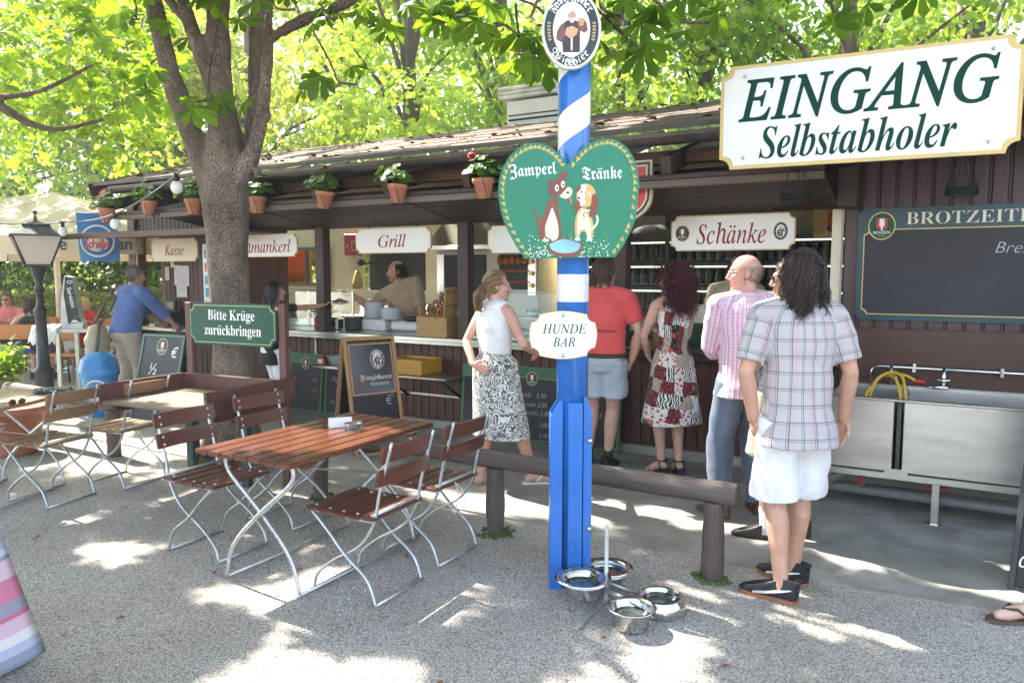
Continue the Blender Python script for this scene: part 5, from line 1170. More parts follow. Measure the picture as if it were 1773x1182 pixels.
def food(label, name, s, n_, z, cols, cat, kind=0):
    t = kthing(name, label, cat, s, n_, z)
    m = MB(); m.lathe([(0.05, 0), (0.10, 0.045), (0.095, 0.045), (0.045, 0.006), (0, 0.006)], seg=20); m.build('dish', plm, t)
    m = MB(); rr = random.Random(hash(name) % 99+int(abs(s)*100))
    for k in range(26): a = rr.uniform(0, 6.28); r = 0.075*rr.random()**0.5; m.ell((r*math.cos(a), r*math.sin(a), 0.05+0.03*rr.random()*(1-r/0.1)), (0.02, 0.016, 0.014), 7, 5, mi=rr.randrange(len(cols)))
    m.build('salad', cols, t)
yl = M('food_yellow', (0.62, 0.46, 0.10), 0.5, var=0.3); gf = M('food_green', (0.12, 0.25, 0.04), 0.5, var=0.4); rf = M('food_red', (0.40, 0.03, 0.04), 0.35, var=0.4); wf = M('food_white', (0.62, 0.60, 0.50), 0.5)
food('bowl of yellow potato salad on the upper glass shelf', 'potato_salad', -3.98, 6.62, CZ+0.23, [yl, wf], 'salad')
food('bowl of pale green salad on the upper glass shelf', 'green_salad', -3.62, 6.62, CZ+0.23, [gf, wf], 'salad')
food('heap of red radishes in the lower part of the case', 'radish_dish', -3.93, 6.52, CZ+0.042, [rf], 'radishes')
food('white cabbage salad beside the radishes', 'cabbage_salad', -3.68, 6.52, CZ+0.042, [wf, gf], 'salad')
# glass screen with baked goods at the Schmankerl hatch
t = kthing('glass_screen', 'low glass screen with bread behind it at the Schmankerl hatch', 'glass screen', -7.0, 6.85, CZ)
m = MB(); m.box((0, 0, 0.22), (1.5, 0.008, 0.42)); m.build('glass_pane', glass('case_glass'), t)
m = MB(); m.box((0, 0.2, 0.445), (1.5, 0.42, 0.012)); m.build('glass_top', glass('case_glass'), t)
for x in (-0.75, 0, 0.75):
    m = MB(); m.box((x, 0.01, 0.22), (0.02, 0.02, 0.44)); m.build('frame_post', steel, t)
brd = M('bread_crust', (0.40, 0.19, 0.06), 0.5, var=0.4, scale=20, bmp=0.3)
rr = random.Random(8)
for k in range(9):
    m = MB(); m.ell((0, 0, 0.045), (0.075, 0.06, 0.045), 14, 8); o = m.build('bread_roll', brd) if k == 0 else ob.copy()
    if k == 0: ob = o
    else: C.objects.link(o)
    o.location = SL(-7.45+0.14*(k % 5)+0.05*(k//5), 7.02+0.05*(k//5), CZ+0.10+0.07*(k//5)); o.rotation_euler = (0, 0, rr.uniform(0, 3)); tag(o, 'golden bread roll heaped behind the glass screen', 'bread roll', 'bread rolls behind the glass screen')
m = MB(); m.box((0, 0, 0.05), (0.9, 0.34, 0.10), bev=0.01); o = m.build('bread_tray', steel); o.location = SL(-7.15, 7.05, CZ); o.rotation_euler = (0, 0, -TH); tag(o, 'steel tray under the bread rolls', 'tray')
# fold-down tray shelf with the stacked trays, small shelf left
orange = wood('tray_orange', (0.60, 0.30, 0.03), 0.35, 'x', var=0.15, spec=0.5)
t = kthing('tray_shelf', 'fold-down steel shelf on brackets under the counter', 'shelf', -4.80, 6.28, 0.60)
m = MB(); m.box((0, 0, 0), (0.95, 0.42, 0.022), bev=0.004); m.build('shelf_board', steelg, t)
for x in (-0.36, 0.38):
    m = MB(); m.tube([(x, -0.17, -0.02), (x+0.06, 0.17, -0.26)], 0.016, 6); m.build('bracket', M('dark_metal', (0, 0, 0)), t)
m = MB(); m.box((0.50, 0.17, 0.08), (0.02, 0.02, 0.62)); m.box((0.05, 0.17, -0.235), (0.9, 0.02, 0.02)); m.build('frame', steel, t)
trm = MB()
trm.box((0, 0, 0.008), (0.46, 0.34, 0.012), bev=0.004)
for (c, d) in (((0, -0.17, 0.02), (0.47, 0.012, 0.022)), ((0, 0.17, 0.02), (0.47, 0.012, 0.022)), ((-0.23, 0, 0.02), (0.012, 0.34, 0.022)), ((0.23, 0, 0.02), (0.012, 0.34, 0.022))): trm.box(c, d, bev=0.003)
for k in range(9):
    o = trm.build('serving_tray', orange) if k == 0 else o0.copy()
    if k == 0: o0 = o
    else: C.objects.link(o)
    o.location = SL(-4.88, 6.27, 0.612+0.0165*k); o.rotation_euler = (0, 0, -TH+0.02*math.sin(k*2)); tag(o, 'orange plastic serving tray in the stack on the fold-down shelf', 'tray', 'stacked orange serving trays')
t = kthing('small_shelf', 'small steel shelf with a grey tub in front of the chalk menu', 'shelf', -6.02, 6.25, 0.62)
m = MB(); m.box((0, 0, 0), (0.40, 0.26, 0.03), bev=0.004); m.build('shelf_board', steelg, t)
m = MB(); m.lathe([(0.06, 0.0), (0.105, 0.10), (0.115, 0.105), (0.098, 0.10), (0.055, 0.008), (0, 0.008)], seg=24); o = m.build('plastic_tub', M('tub_grey', (0.45, 0.48, 0.50), 0.4)); o.location = SL(-5.93, 6.24, 0.636); tag(o, 'grey plastic tub on the small shelf', 'tub')
m = MB(); m.box((0, 0, 0.04), (0.12, 0.06, 0.08), bev=0.006); m.box((0, -0.032, 0.04), (0.07, 0.004, 0.05), mi=1); o = m.build('napkin_pack', [redv, paper]); o.location = SL(-6.13, 6.2, 0.636); o.rotation_euler = (0, 0, -TH); tag(o, 'red and white packet on the small shelf', 'packet')
m = MB(); m.box((0, 0, 0), (0.025, 0.012, 0.22)); o = m.build('bottle_opener', creamw); o.location = SL(-6.5, 6.476, 0.80); o.rotation_euler = (0, 0, -TH); tag(o, 'narrow cream bottle opener screwed to the counter boards', 'bottle opener')

t = kthing('worktop', 'steel kitchen worktop along the cream back wall of the grill', 'worktop', -6.6, 8.42, 0)
m = MB(); m.box((0, 0, 1.04), (2.2, 0.5, 0.04), bev=0.005); m.build('top', steelg, t); m = MB(); m.box((0, 0.02, 0.53), (2.1, 0.44, 0.98)); m.build('cabinet', creamw, t)
for k, (s_, r_, h_, lab) in enumerate(((-7.35, 0.13, 0.22, 'tall steel stock pot on the worktop under the straw bundle'), (-6.95, 0.11, 0.14, 'low steel saucepan beside the stock pot on the worktop'), (-6.2, 0.12, 0.17, 'steel saucepan on the worktop behind the chef'))):
    t = kthing('cooking_pot', lab, 'pot', s_, 8.4, 1.061, 'pots on the grill worktop'); m = MB(); m.lathe([(0, 0), (r_, 0), (r_, h_), (r_+0.006, h_+0.003), (r_-0.008, h_), (r_-0.008, 0.01), (0, 0.01)], seg=24); m.build('pot_body', steel, t)
    for sg in (-1, 1): m = MB(); m.tube([(sg*r_, -0.03, h_*.8), (sg*(r_+.035), -0.02, h_*.8), (sg*(r_+.035), 0.02, h_*.8), (sg*r_, 0.03, h_*.8)], 0.006, 6); m.build('handle', steel, t)
for k, (s_, col, lab) in enumerate(((-6.62, (0.5, 0.03, 0.02), 'red sauce bottle on the counter by the post'), (-6.54, (0.6, 0.42, 0.04), 'yellow mustard bottle on the counter by the post'), (-5.02, (0.05, 0.12, 0.04), 'green bottle standing between pan and pretzel basket'))):
    t = kthing('sauce_bottle', lab, 'bottle', s_, 6.62, CZ, 'bottles on the steel counter'); m = MB(); m.lathe([(0, 0), (0.03, 0), (0.032, 0.02), (0.032, 0.11), (0.012, 0.145), (0.010, 0.15), (0, 0.15)], seg=16); m.build('bottle_body', M('sauce_%d' % k, col, 0.3), t); m = MB(); m.lathe([(0.012, 0.15), (0.011, 0.165), (0.004, 0.20), (0, 0.20)], seg=10); m.build('cap', M('cloth_white', (0.70, 0.69, 0.66), 0.8), t)
t = kthing('parsley_bunch', 'bunch of green parsley in a glass beside the bread', 'herbs', -6.75, 6.75, CZ); m = MB(); rr = random.Random(5)
for k in range(60): m.ell((rr.gauss(0, .04), rr.gauss(0, .04), 0.2+rr.gauss(0, .03)), (0.016, 0.016, 0.008), 5, 4)
m.build('leaves', gf, t); m = MB(); m.lathe([(0.03, 0), (0.035, 0.12)], seg=14); m.build('glass', glass('clear_glass'), t); m = MB(); m.tube([(0, 0, 0.02), (0, 0, 0.2)], 0.015, 6); m.build('stalks', gf, t)
# ================================================================== TREES
def fast_mesh(name, V, nper, Q, mt, parent=None):
    """V: (N, k, 3) vertices of N copies; Q: quads of the template"""
    N, k, _ = V.shape; Q = np.asarray(Q); nq = len(Q)
    me = bpy.data.meshes.new(name); me.vertices.add(N*k); me.vertices.foreach_set('co', V.reshape(-1).astype(np.float32))
    idx = (Q[None, :, :]+(np.arange(N)*k)[:, None, None]).reshape(-1)
    me.loops.add(len(idx)); me.loops.foreach_set('vertex_index', idx.astype(np.int32)); me.polygons.add(N*nq)
    me.polygons.foreach_set('loop_start', (np.arange(N*nq)*4).astype(np.int32)); me.polygons.foreach_set('loop_total', np.full(N*nq, 4, np.int32))
    me.update(); me.validate(); me.materials.append(mt)
    o = bpy.data.objects.new(name, me); C.objects.link(o)
    if parent is not None: o.parent = parent
    return o
def frames(d, up):
    """rotation matrices with x along d, z near up"""
    d = d/np.linalg.norm(d, axis=1, keepdims=True); y = np.cross(up, d); y /= np.linalg.norm(y, axis=1, keepdims=True)+1e-9; z = np.cross(d, y)
    return np.stack([d, y, z], axis=2)
LEAFLET = np.array([(0, 0, 0), (0.45, -0.13, 0.03), (0.78, -0.20, 0.035), (1.0, 0, -0.06), (0.78, 0.20, 0.035), (0.45, 0.13, 0.03)]); LQ = [(0, 1, 2, 3), (0, 3, 4, 5)]
def spray_template(n=7):
    V = []; Q = []
    for i in range(n):
        a = rad(-115+230*i/(n-1)); L_ = 1.0-0.35*abs(i-(n-1)/2)/((n-1)/2); R = np.array(Rz(a)@Ry(0.38)); o = len(V)
        for p in LEAFLET: V.append(R@(p*L_))
        Q += [tuple(k+o for k in q) for q in LQ]
    return np.array(V), Q
SPV, SPQ = spray_template(7)
def spray_cloud(name, P, size, mt, parent, rs, droop=0.5):
    N = len(P); az = rs.uniform(0, 2*np.pi, N); el = rs.normal(-0.25, 0.35, N)
    d = np.stack([np.cos(az)*np.cos(el), np.sin(az)*np.cos(el), np.sin(el)], 1); up = np.stack([rs.normal(0, .3, N), rs.normal(0, .3, N), np.ones(N)], 1)
    R = frames(d, up); V = np.einsum('nij,kj->nki', R, SPV)*(size*rs.uniform(0.7, 1.25, N))[:, None, None]+P[:, None, :]
    return fast_mesh(name, V, len(SPV), SPQ, mt, parent)
DIA = np.array([(0, 0, 0), (0.5, -0.32, 0.06), (1.0, 0, -0.05), (0.5, 0.32, 0.06)]); DQ = [(0, 1, 2, 3)]
def leaf_cloud(name, P, Nn, size, mt, parent, rs):
    N = len(P); t = rs.normal(0, 1, (N, 3)); t -= Nn*(t*Nn).sum(1, keepdims=True); t += np.array([0, 0, -0.35])
    R = frames(t, Nn+rs.normal(0, 0.45, (N, 3))); V = np.einsum('nij,kj->nki', R, DIA)*(size*rs.uniform(0.6, 1.35, N))[:, None, None]+P[:, None, :]
    return fast_mesh(name, V, 4, DQ, mt, parent)
def bark_mat(name, col, sc=1.0, crack=0.38):
    if name in MATS: return MATS[name]
    m, nt, b = base_mat(name); v = coords(nt, 'Object', (1, 1, 0.55)); wv = noise(nt, v, 7*sc, 4); 
    vv = nd(nt, 'ShaderNodeVectorMath', operation='ADD'); ns = nd(nt, 'ShaderNodeTexNoise'); ns.inputs['Scale'].default_value = 9*sc; nt.links.new(v, ns.inputs['Vector'])
    sc_ = nd(nt, 'ShaderNodeVectorMath', operation='SCALE'); nt.links.new(ns.outputs['Color'], sc_.inputs[0]); sc_.inputs['Scale'].default_value = 0.06
    nt.links.new(v, vv.inputs[0]); nt.links.new(sc_.outputs[0], vv.inputs[1])
    vo = nd(nt, 'ShaderNodeTexVoronoi', feature='DISTANCE_TO_EDGE'); vo.inputs['Scale'].default_value = 52*sc; nt.links.new(vv.outputs[0], vo.inputs['Vector'])
    e = ramp(nt, vo.outputs['Distance'], [(0.0, (0, 0, 0)), (0.09, (1, 1, 1))])
    co = ramp(nt, wv, [(0.3, tuple(c*0.65 for c in col)), (0.5, col), (0.72, tuple(c*1.45 for c in col))])
    big = noise(nt, coords(nt, 'Object'), 1.6, 4); co = mix(nt, ramp(nt, big, [(0.48, (0, 0, 0)), (0.66, (0.6, 0.6, 0.6))]), co, (0.085, 0.05, 0.03))
    gr = noise(nt, coords(nt, 'Object'), 3.1, 3); co = mix(nt, ramp(nt, gr, [(0.6, (0, 0, 0)), (0.75, (0.5, 0.5, 0.5))]), co, (0.08, 0.085, 0.03))
    co = mix(nt, mth(nt, 'MULTIPLY', mth(nt, 'SUBTRACT', 1.0, e), crack), co, (0.028, 0.018, 0.013))
    nt.links.new(co, b.inputs['Base Color']); b.inputs['Roughness'].default_value = 0.9
    bump(nt, b, mth(nt, 'ADD', mth(nt, 'MULTIPLY', e, 1.0), mth(nt, 'MULTIPLY', wv, 0.6)), 0.9, 0.018); MATS[name] = m; return m
def remeshed(mb, voxel, smooth=2, disp=None):
    """union of the builder's pieces as one continuous skin (mesh data)"""
    me = bpy.data.meshes.new('skin'); me.from_pydata(mb.v, [], mb.f); me.update()
    o = bpy.data.objects.new('skin', me); C.objects.link(o)
    r = o.modifiers.new('r', 'REMESH'); r.mode = 'VOXEL'; r.voxel_size = voxel; r.use_smooth_shade = True
    if smooth: sm = o.modifiers.new('s', 'SMOOTH'); sm.iterations = smooth; sm.factor = 0.5
    bpy.context.view_layer.update()
    out = bpy.data.meshes.new_from_object(o.evaluated_get(bpy.context.evaluated_depsgraph_get()))
    bpy.data.objects.remove(o); bpy.data.meshes.remove(me)
    if disp is not None:
        n = len(out.vertices); co = np.empty(n*3, np.float32); out.vertices.foreach_get('co', co); co = co.reshape(-1, 3); nr = np.empty(n*3, np.float32); out.vertices.foreach_get('normal', nr); nr = nr.reshape(-1, 3)
        co += nr*disp(co)[:, None].astype(np.float32); out.vertices.foreach_set('co', co.reshape(-1)); out.update()
    out.polygons.foreach_set('use_smooth', [True]*len(out.polygons)); return out
def link_mesh(name, me, mt, parent=None):
    me.materials.clear(); me.materials.append(mt); me.name = name
    o = bpy.data.objects.new(name, me); C.objects.link(o)
    if parent is not None: o.parent = parent
    return o
SU = np.array(SUNV); bA = np.cross(SU, [0, 0, 1]); bA /= np.linalg.norm(bA); bB = np.cross(bA, SU)
def sunplane(P): P = np.atleast_2d(P); return np.stack([P@bA, P@bB], 1)
# gaps of the crown through which the sun reaches the yard: (x, y, z, radius across, radius along)
GAPS = [(-1.45, 4.05, .74, .26), (-1.25, 4.35, .74, .16), (-2.3, 5.6, .72, .20), (-2.7, 5.65, .72, .12), (-2.15, 5.25, .72, .10), (-1.05, 2.55, 0, .22), (-0.75, 2.75, 0, .20), (-0.5, 2.95, 0, .14), (-1.0, 3.0, 0, .14), (-0.25, 2.6, 0, .24), (-1.35, 2.3, 0, .20),
        (-2.35, 4.35, 0, .16), (-2.2, 4.25, 0, .10), (-1.5, 3.75, 0, .12), (-1.15, 3.55, 0, .10), (-0.45, 3.6, 0, .16), (-0.2, 3.95, 0, .12), (0.75, 3.25, 0, .15), (0.55, 2.95, 0, .16), (0.95, 3.8, 0, .14), (1.05, 3.5, 0, .10), (0.3, 2.7, 0, .18), (1.6, 3.4, 0, .10), (2.0, 3.3, 0, .12),
        (-3.6, 6.6, 0, .42), (-4.2, 6.9, 0, .45), (-3.2, 6.9, 0, .30), (-2.7, 6.0, 0, .18), (-2.2, 5.4, 0, .16), (-3.0, 5.0, 0, .12), (-4.6, 7.6, 0, .5), (-5.2, 8.2, 0, .5), (-5.9, 8.9, 0, .6),
        (-0.33, 5.66, 1.32, .18), (-0.30, 5.64, 1.15, .15), (-0.28, 5.64, 0.92, .15), (-0.47, 5.6, 1.05, .09), (-0.36, 5.62, 1.45, .08), (-0.2, 5.6, 0.55, .08),
        (1.36, 5.0, 1.42, .15), (1.28, 5.0, 1.25, .10), (1.22, 5.05, 0.95, .09), (1.25, 5.1, 0.60, .13), (1.2, 5.1, 0.35, .10), (1.15, 3.85, 0.62, .10), (1.28, 3.9, 0.30, .08), (1.5, 4.6, 1.42, .08), (-2.65, 6.4, 1.9, .05), (-2.62, 6.4, 1.5, .04),
        (-0.9, 6.0, 0, .10), (-0.45, 5.5, 0, .14), (0.0, 5.45, 0, .13), (0.12, 5.1, 0, .13), (-0.25, 5.15, 0, .10)]
for k in range(22):  # the long sunny strip on the path, in front of the eaves' shade
    s = -2.15+0.125*k; p = SL(s, 4.86-0.02*math.sin(k*1.3), 0); GAPS.append((p[0], p[1], 0, 0.115+0.03*math.sin(k*2.1)))
for k in range(9): p = SL(-0.35+0.16*k, 4.62, 0); GAPS.append((p[0], p[1], 0, 0.05))
rg_ = random.Random(31)
for k in range(34):  # dapples on the roof
    s = -7.6+6.0*k/33; nn_ = rg_.uniform(5.5, 6.9); p = SL(s+rg_.uniform(-.2, .2), nn_, 2.745+(nn_-5.43)*0.283); GAPS.append((*p, rg_.uniform(.10, .24)))
GA = np.array(GAPS); GP = sunplane(GA[:, :3]); GRD = GA[:, 3]
def lit(P, slack=0.105):
    q = sunplane(P); d = np.full(len(q), 1e9)
    for (c, r) in zip(GP, GRD):
        e = q-c; d = np.minimum(d, np.hypot(e[:, 0], e[:, 1])-r)
    return d < slack
def in_frame(P, m=0.0):
    x, y, z = P[:, 0], P[:, 1], P[:, 2]-CAMH; cp, sp_ = math.cos(PITCH), math.sin(PITCH); zc = y*cp-z*sp_; yc = y*sp_+z*cp
    return (zc > 0.3) & (np.abs(x/zc) < 0.682+m) & (np.abs(yc/zc) < 0.4546+m)
chest1 = leafmat('chestnut_leaf', (0.065, 0.16, 0.018), (0.16, 0.28, 0.032), 0.6, 0.45)
chest2 = leafmat('chestnut_leaf_light', (0.08, 0.17, 0.018), (0.22, 0.32, 0.035), 0.6, 0.5)
bark = bark_mat('chestnut_bark', (0.23, 0.175, 0.135)); bark2 = bark_mat('limb_bark', (0.17, 0.12, 0.095), 0.7, 0.45)
# ---- the chestnut in the yard
tree = thing('chestnut_tree', 'old chestnut tree with forked limbs standing behind the mug return table', 'tree', (-2.44, 6.45, 0))
T = MB(); X0, Y0 = 2.44, -6.45
def tp(x, z, y=6.42): return (x+X0, y+Y0, z)
T.tube([tp(-2.42, -0.1), tp(-2.43, 0.02), tp(-2.43, 0.10), tp(-2.40, 0.35), tp(-2.395, 0.9), tp(-2.41, 1.5), tp(-2.42, 1.9), tp(-2.415, 2.3), tp(-2.41, 2.55), tp(-2.41, 2.8), tp(-2.42, 3.1)], [0.34, 0.28, 0.225, 0.192, 0.178, 0.172, 0.174, 0.195, 0.185, 0.15, 0.10], 28)
for k in range(7):
    a = k*0.9+0.3; T.tube([tp(-2.43+0.14*math.cos(a), 0.32, 6.42+0.14*math.sin(a)), tp(-2.43+0.28*math.cos(a), 0.05, 6.42+0.28*math.sin(a)), tp(-2.43+0.42*math.cos(a), -0.06, 6.42+0.42*math.sin(a))], [0.08, 0.075, 0.04], 10)
limb1 = [tp(-2.50, 2.30), tp(-2.62, 2.65), tp(-2.74, 3.0), tp(-2.86, 3.4), tp(-2.96, 3.85, 6.45), tp(-3.15, 4.6, 6.5), tp(-3.5, 5.6, 6.7)]
limb2 = [tp(-2.40, 2.4), tp(-2.42, 2.9), tp(-2.44, 3.4), tp(-2.42, 3.9), tp(-2.4, 5.2), tp(-2.5, 6.6)]
limb3 = [tp(-2.46, 3.15, 6.38), tp(-2.56, 3.45, 6.34), tp(-2.66, 3.85, 6.3), tp(-2.85, 4.8, 6.0), tp(-3.0, 5.6, 5.6)]
limb4 = [tp(-2.28, 2.45, 6.56), tp(-2.23, 3.0, 6.6), tp(-2.20, 3.5, 6.62), tp(-2.17, 4.0, 6.7), tp(-2.0, 5.2, 7.1)]
limb5 = [tp(-2.34, 2.38, 6.38), tp(-2.17, 2.62, 6.34), tp(-2.06, 2.95, 6.32), tp(-2.0, 3.3, 6.3), tp(-1.97, 3.65, 6.3), tp(-1.94, 4.2, 6.3), tp(-1.7, 5.4, 6.0)]
limb6 = [tp(-1.98, 3.55, 6.3), tp(-1.80, 3.62, 6.22), tp(-1.55, 3.70, 6.15), tp(-1.30, 3.78, 6.1), tp(-0.95, 3.98, 6.0), tp(0.1, 4.9, 5.8), tp(1.2, 5.6, 5.5)]
limb7 = [tp(-2.50, 3.12, 6.5), tp(-2.62, 3.45, 6.6), tp(-2.75, 3.75, 6.7), tp(-3.3, 4.3, 7.0), tp(-4.4, 4.9, 7.6)]
for L_, r in ((limb1, [.16, .135, .122, .11, .098, .08, .05]), (limb2, [.18, .155, .14, .13, .10, .06]), (limb3, [.08, .085, .08, .06, .03]), (limb4, [.085, .08, .08, .075, .05]), (limb5, [.12, .095, .072, .06, .058, .055, .03]), (limb6, [.06, .066, .064, .06, .05, .04, .02]), (limb7, [.075, .07, .06, .05, .03])):
    P = spline(L_, 5); R_ = []
    for i in range(len(P)): f = i/(len(P)-1)*(len(r)-1); a = int(min(f, len(r)-2)); R_.append((r[a]+(r[a+1]-r[a])*(f-a))*(0.75+0.04*math.sin(i*1.7)))
    T.tube(P, R_, 16)
for (x, z, r) in ((-2.42, 3.30, .055), (-2.02, 2.95, .05), (-2.48, 3.0, .04), (-2.0, 2.62, .03), (-2.1, 2.5, .035)): T.ell(tp(x, z, 6.29), (r, r*0.9, r), 12, 8)
nzs = np.random.RandomState(3).normal(0, 1, (6, 3))*9
me = remeshed(T, 0.018, 2, lambda c: 0.006*np.sin((c@nzs.T)).sum(1)/2)
trunk = link_mesh('trunk', me, bark, tree)
rs = np.random.RandomState(21)
def canopy_points(n, cx, cy, rx, ry, z0, z1, rs):
    u = rs.uniform(-1, 1, (n, 2)); k = (u**2).sum(1) < 1; u = u[k]; z = z0+(z1-z0)*rs.beta(1.3, 1.6, len(u)); cl = 0.55
    P = np.stack([cx+u[:, 0]*rx, cy+u[:, 1]*ry, z+(1-(u**2).sum(1))*0.9], 1); return P
P = canopy_points(15500, -3.6, 7.2, 6.6, 5.6, 4.1, 7.6, rs)
lo = 1.67+0.405*np.maximum(P[:, 1], 0)+0.15; P = P[(P[:, 2] > lo) & ~lit(P)]
# hanging outer sprays of the crown that reach down into view
H_ = []
def hang(u, v, y, n, su, sv):
    for _ in range(n):
        uu = u+rs.normal(0, su); vv = v+rs.normal(0, sv); yy = y+rs.normal(0, 0.25)
        H_.append((uu, vv, yy))
hs = [((-0.30, 3.42, 5.3), .35, .05, 8), ((-0.62, 3.52, 5.5), .3, .06, 8), ((0.22, 3.14, 4.6), .22, .05, 6), ((0.08, 3.0, 4.6), .07, .04, 3), ((0.15, 2.90, 4.5), .04, .03, 2), ((0.60, 3.08, 4.3), .16, .05, 5), ((0.92, 3.06, 4.3), .16, .05, 5), ((0.66, 2.92, 4.25), .06, .04, 3), ((1.40, 3.22, 4.5), .3, .05, 6), ((1.95, 3.36, 4.7), .35, .05, 6), ((-1.4, 3.6, 5.9), .3, .10, 6), ((-1.35, 3.15, 6.0), .15, .08, 4), ((-2.3, 3.0, 5.9), .22, .05, 4), ((-2.85, 3.1, 6.0), .25, .08, 5), ((-3.05, 3.75, 6.3), .45, .12, 12), ((-2.45, 3.85, 6.1), .35, .10, 8), ((-1.9, 3.8, 6.3), .3, .10, 6)]
HP = []
for (c, sx_, sz_, n_) in hs:
    for _ in range(n_): HP.append((c[0]+rs.normal(0, sx_), c[1]+rs.normal(0, 0.2), c[2] and c[1]*0+c[1]))
HP = []
for (c, sx_, sz_, n_) in hs:
    for _ in range(n_): HP.append((c[0]+rs.normal(0, sx_), c[2]+rs.normal(0, 0.15), c[1]+rs.normal(0, sz_)))
P = np.vstack([P, np.array(HP)]); P -= np.array([-2.44, 6.45, 0])
sz = np.where(P[:, 2] > 4.6, 0.25, 0.19)
crown = spray_cloud('crown', P, sz, chest1, tree, rs); crown['kind'] = 'stuff'
for (c, sx_, sz_, n_) in hs:
    tw = MB(); b = Vector((c[0]+2.44, c[2]-6.45, c[1])); tw.tube(spline([b+Vector((rnd.uniform(-.5, .1), rnd.uniform(.2, .9), rnd.uniform(.35, .8))), b+Vector((-0.1, 0.2, 0.18)), b, b+Vector((rnd.uniform(-.1, .2), -.15, -.06))], 4), 0.009, 5); tw.build('twig', bark2, tree)
# ---- neighbouring chestnuts outside and at the left of the picture
def chestnut(label, x, y, h, pts, limbs, size, mt, r0=0.22, lean=(0, 0)):
    t = thing('chestnut_tree', label, 'tree', (x, y, 0), 0, 'chestnut trees round the yard'); m = MB()
    m.tube([(0, 0, -0.1), (0, 0, 0.1), (lean[0]*.3, lean[1]*.3, 1.2), (lean[0], lean[1], h*0.45), (lean[0]*1.2, lean[1]*1.2, h*0.8)], [r0*1.5, r0*1.2, r0, r0*0.85, r0*0.3], 14)
    for L_ in limbs: P_ = spline(L_, 5); m.tube(P_, [0.075*(1-0.7*i/len(P_)) for i in range(len(P_))], 10)
    me = remeshed(m, 0.03, 1); link_mesh('trunk', me, bark2, t)
    o = spray_cloud('crown', pts-np.array([x, y, 0]), size, mt, t, rs); o['kind'] = 'stuff'; return t
P = canopy_points(5200, -9.3, 11.6, 4.2, 3.6, 2.75, 7.0, rs); f = (P[:, 1] < 15)
v_ = 1.67+0.0*P[:, 0]
ang = np.arctan2(P[:, 2]-CAMH, P[:, 1]); ux = P[:, 0]/P[:, 1]
keep = (ang > 0.17+0.05*np.sin(P[:, 0]*2.1)+0.12*np.clip(ux+0.50, 0, 1)) & (ux < -0.36) & ~lit(P, 0.3)
chestnut('chestnut tree with low hanging bright leaves at the left, above the lamp', -11.2, 12.6, 7.5, P[keep], [[(0.2, 0, 3.6), (1.8, -1.2, 4.1), (3.4, -2.2, 4.15), (4.4, -2.6, 3.95), (5.1, -2.7, 3.98), (5.9, -2.8, 4.3)], [(4.2, -2.55, 4.0), (4.7, -2.7, 3.75), (5.0, -2.72, 3.58), (5.4, -2.76, 3.5), (6.0, -2.8, 3.62)], [(0, 0, 3.5), (1.5, -1.5, 4.6), (3.5, -2.5, 5.2)]], 0.20, chest2)
P = canopy_points(7200, 2.2, 6.0, 4.6, 4.6, 4.6, 8.2, rs); lo = 1.67+0.405*np.maximum(P[:, 1], 0)+0.2; P = P[(P[:, 2] > lo) & ~lit(P)]
chestnut('chestnut tree whose crown shades the right part of the path', 5.4, 1.2, 7.5, P, [[(0, 0, 3.6), (-1.4, 1.6, 4.9), (-3, 3.6, 5.4)]], 0.27, chest1)
P = canopy_points(8200, -7.2, 3.6, 4.4, 4.2, 4.6, 8.0, rs); lo = 1.67+0.405*np.maximum(P[:, 1], 0)+0.2; P = P[((P[:, 2] > lo) | ~in_frame(P, 0.12)) & ~lit(P)]
chestnut('chestnut tree outside the left edge shading the near gravel', -7.0, 2.0, 7.5, P, [[(0, 0, 3.6), (1.4, 0.6, 4.9), (3, 1.6, 5.4)]], 0.27, chest1)
# ---- trees beyond the kiosk
def lobes_tree(name, label, x, y, h, rad_, z0, mt, seed, nl=34, per=230, size=0.17, trunk_r=0.2, sq=1.0):
    rs = np.random.RandomState(seed); t = thing(name, label, 'tree', (x, y, 0), 0, 'trees beyond the kiosk')
    m = MB(); m.tube([(0, 0, -.1), (0.05, 0, z0), (0.1, 0.05, h*0.6), (0.1, 0, h*0.92)], [trunk_r*1.3, trunk_r, trunk_r*.7, .03], 10)
    Ps = []; Ns = []
    for i in range(nl):
        a = rs.uniform(0, 2*np.pi); tt = rs.uniform(0, 1); rr_ = rad_*math.sin(math.pi*(0.12+0.8*tt))**0.7*math.sqrt(rs.uniform(0.15, 1)); c = np.array([rr_*math.cos(a)*sq, rr_*math.sin(a), z0+(h-z0)*tt]); lr = rad_*rs.uniform(0.24, 0.42)
        if i % 2 == 0: m.tube([(0.05, 0, z0+(c[2]-z0)*0.6), (c[0]*.5, c[1]*.5, c[2]*.9+z0*.05), tuple(c)], [trunk_r*.35, trunk_r*.22, .015], 6)
        n = per; d = rs.normal(0, 1, (n, 3)); d[:, 2] += 0.25; d /= np.linalg.norm(d, axis=1, keepdims=True); r = lr*rs.uniform(0.6, 1.08, n)**0.6
        Ps.append(c+d*r[:, None]*np.array([1, 1, 0.75])); Ns.append(d)
    m.build('trunk', bark2, t); P = np.vstack(Ps); Nn = np.vstack(Ns)+np.array([0, 0, .4]); Nn /= np.linalg.norm(Nn, axis=1, keepdims=True)
    o = leaf_cloud('crown', P, Nn, size, mt, t, rs); o['kind'] = 'stuff'; return t
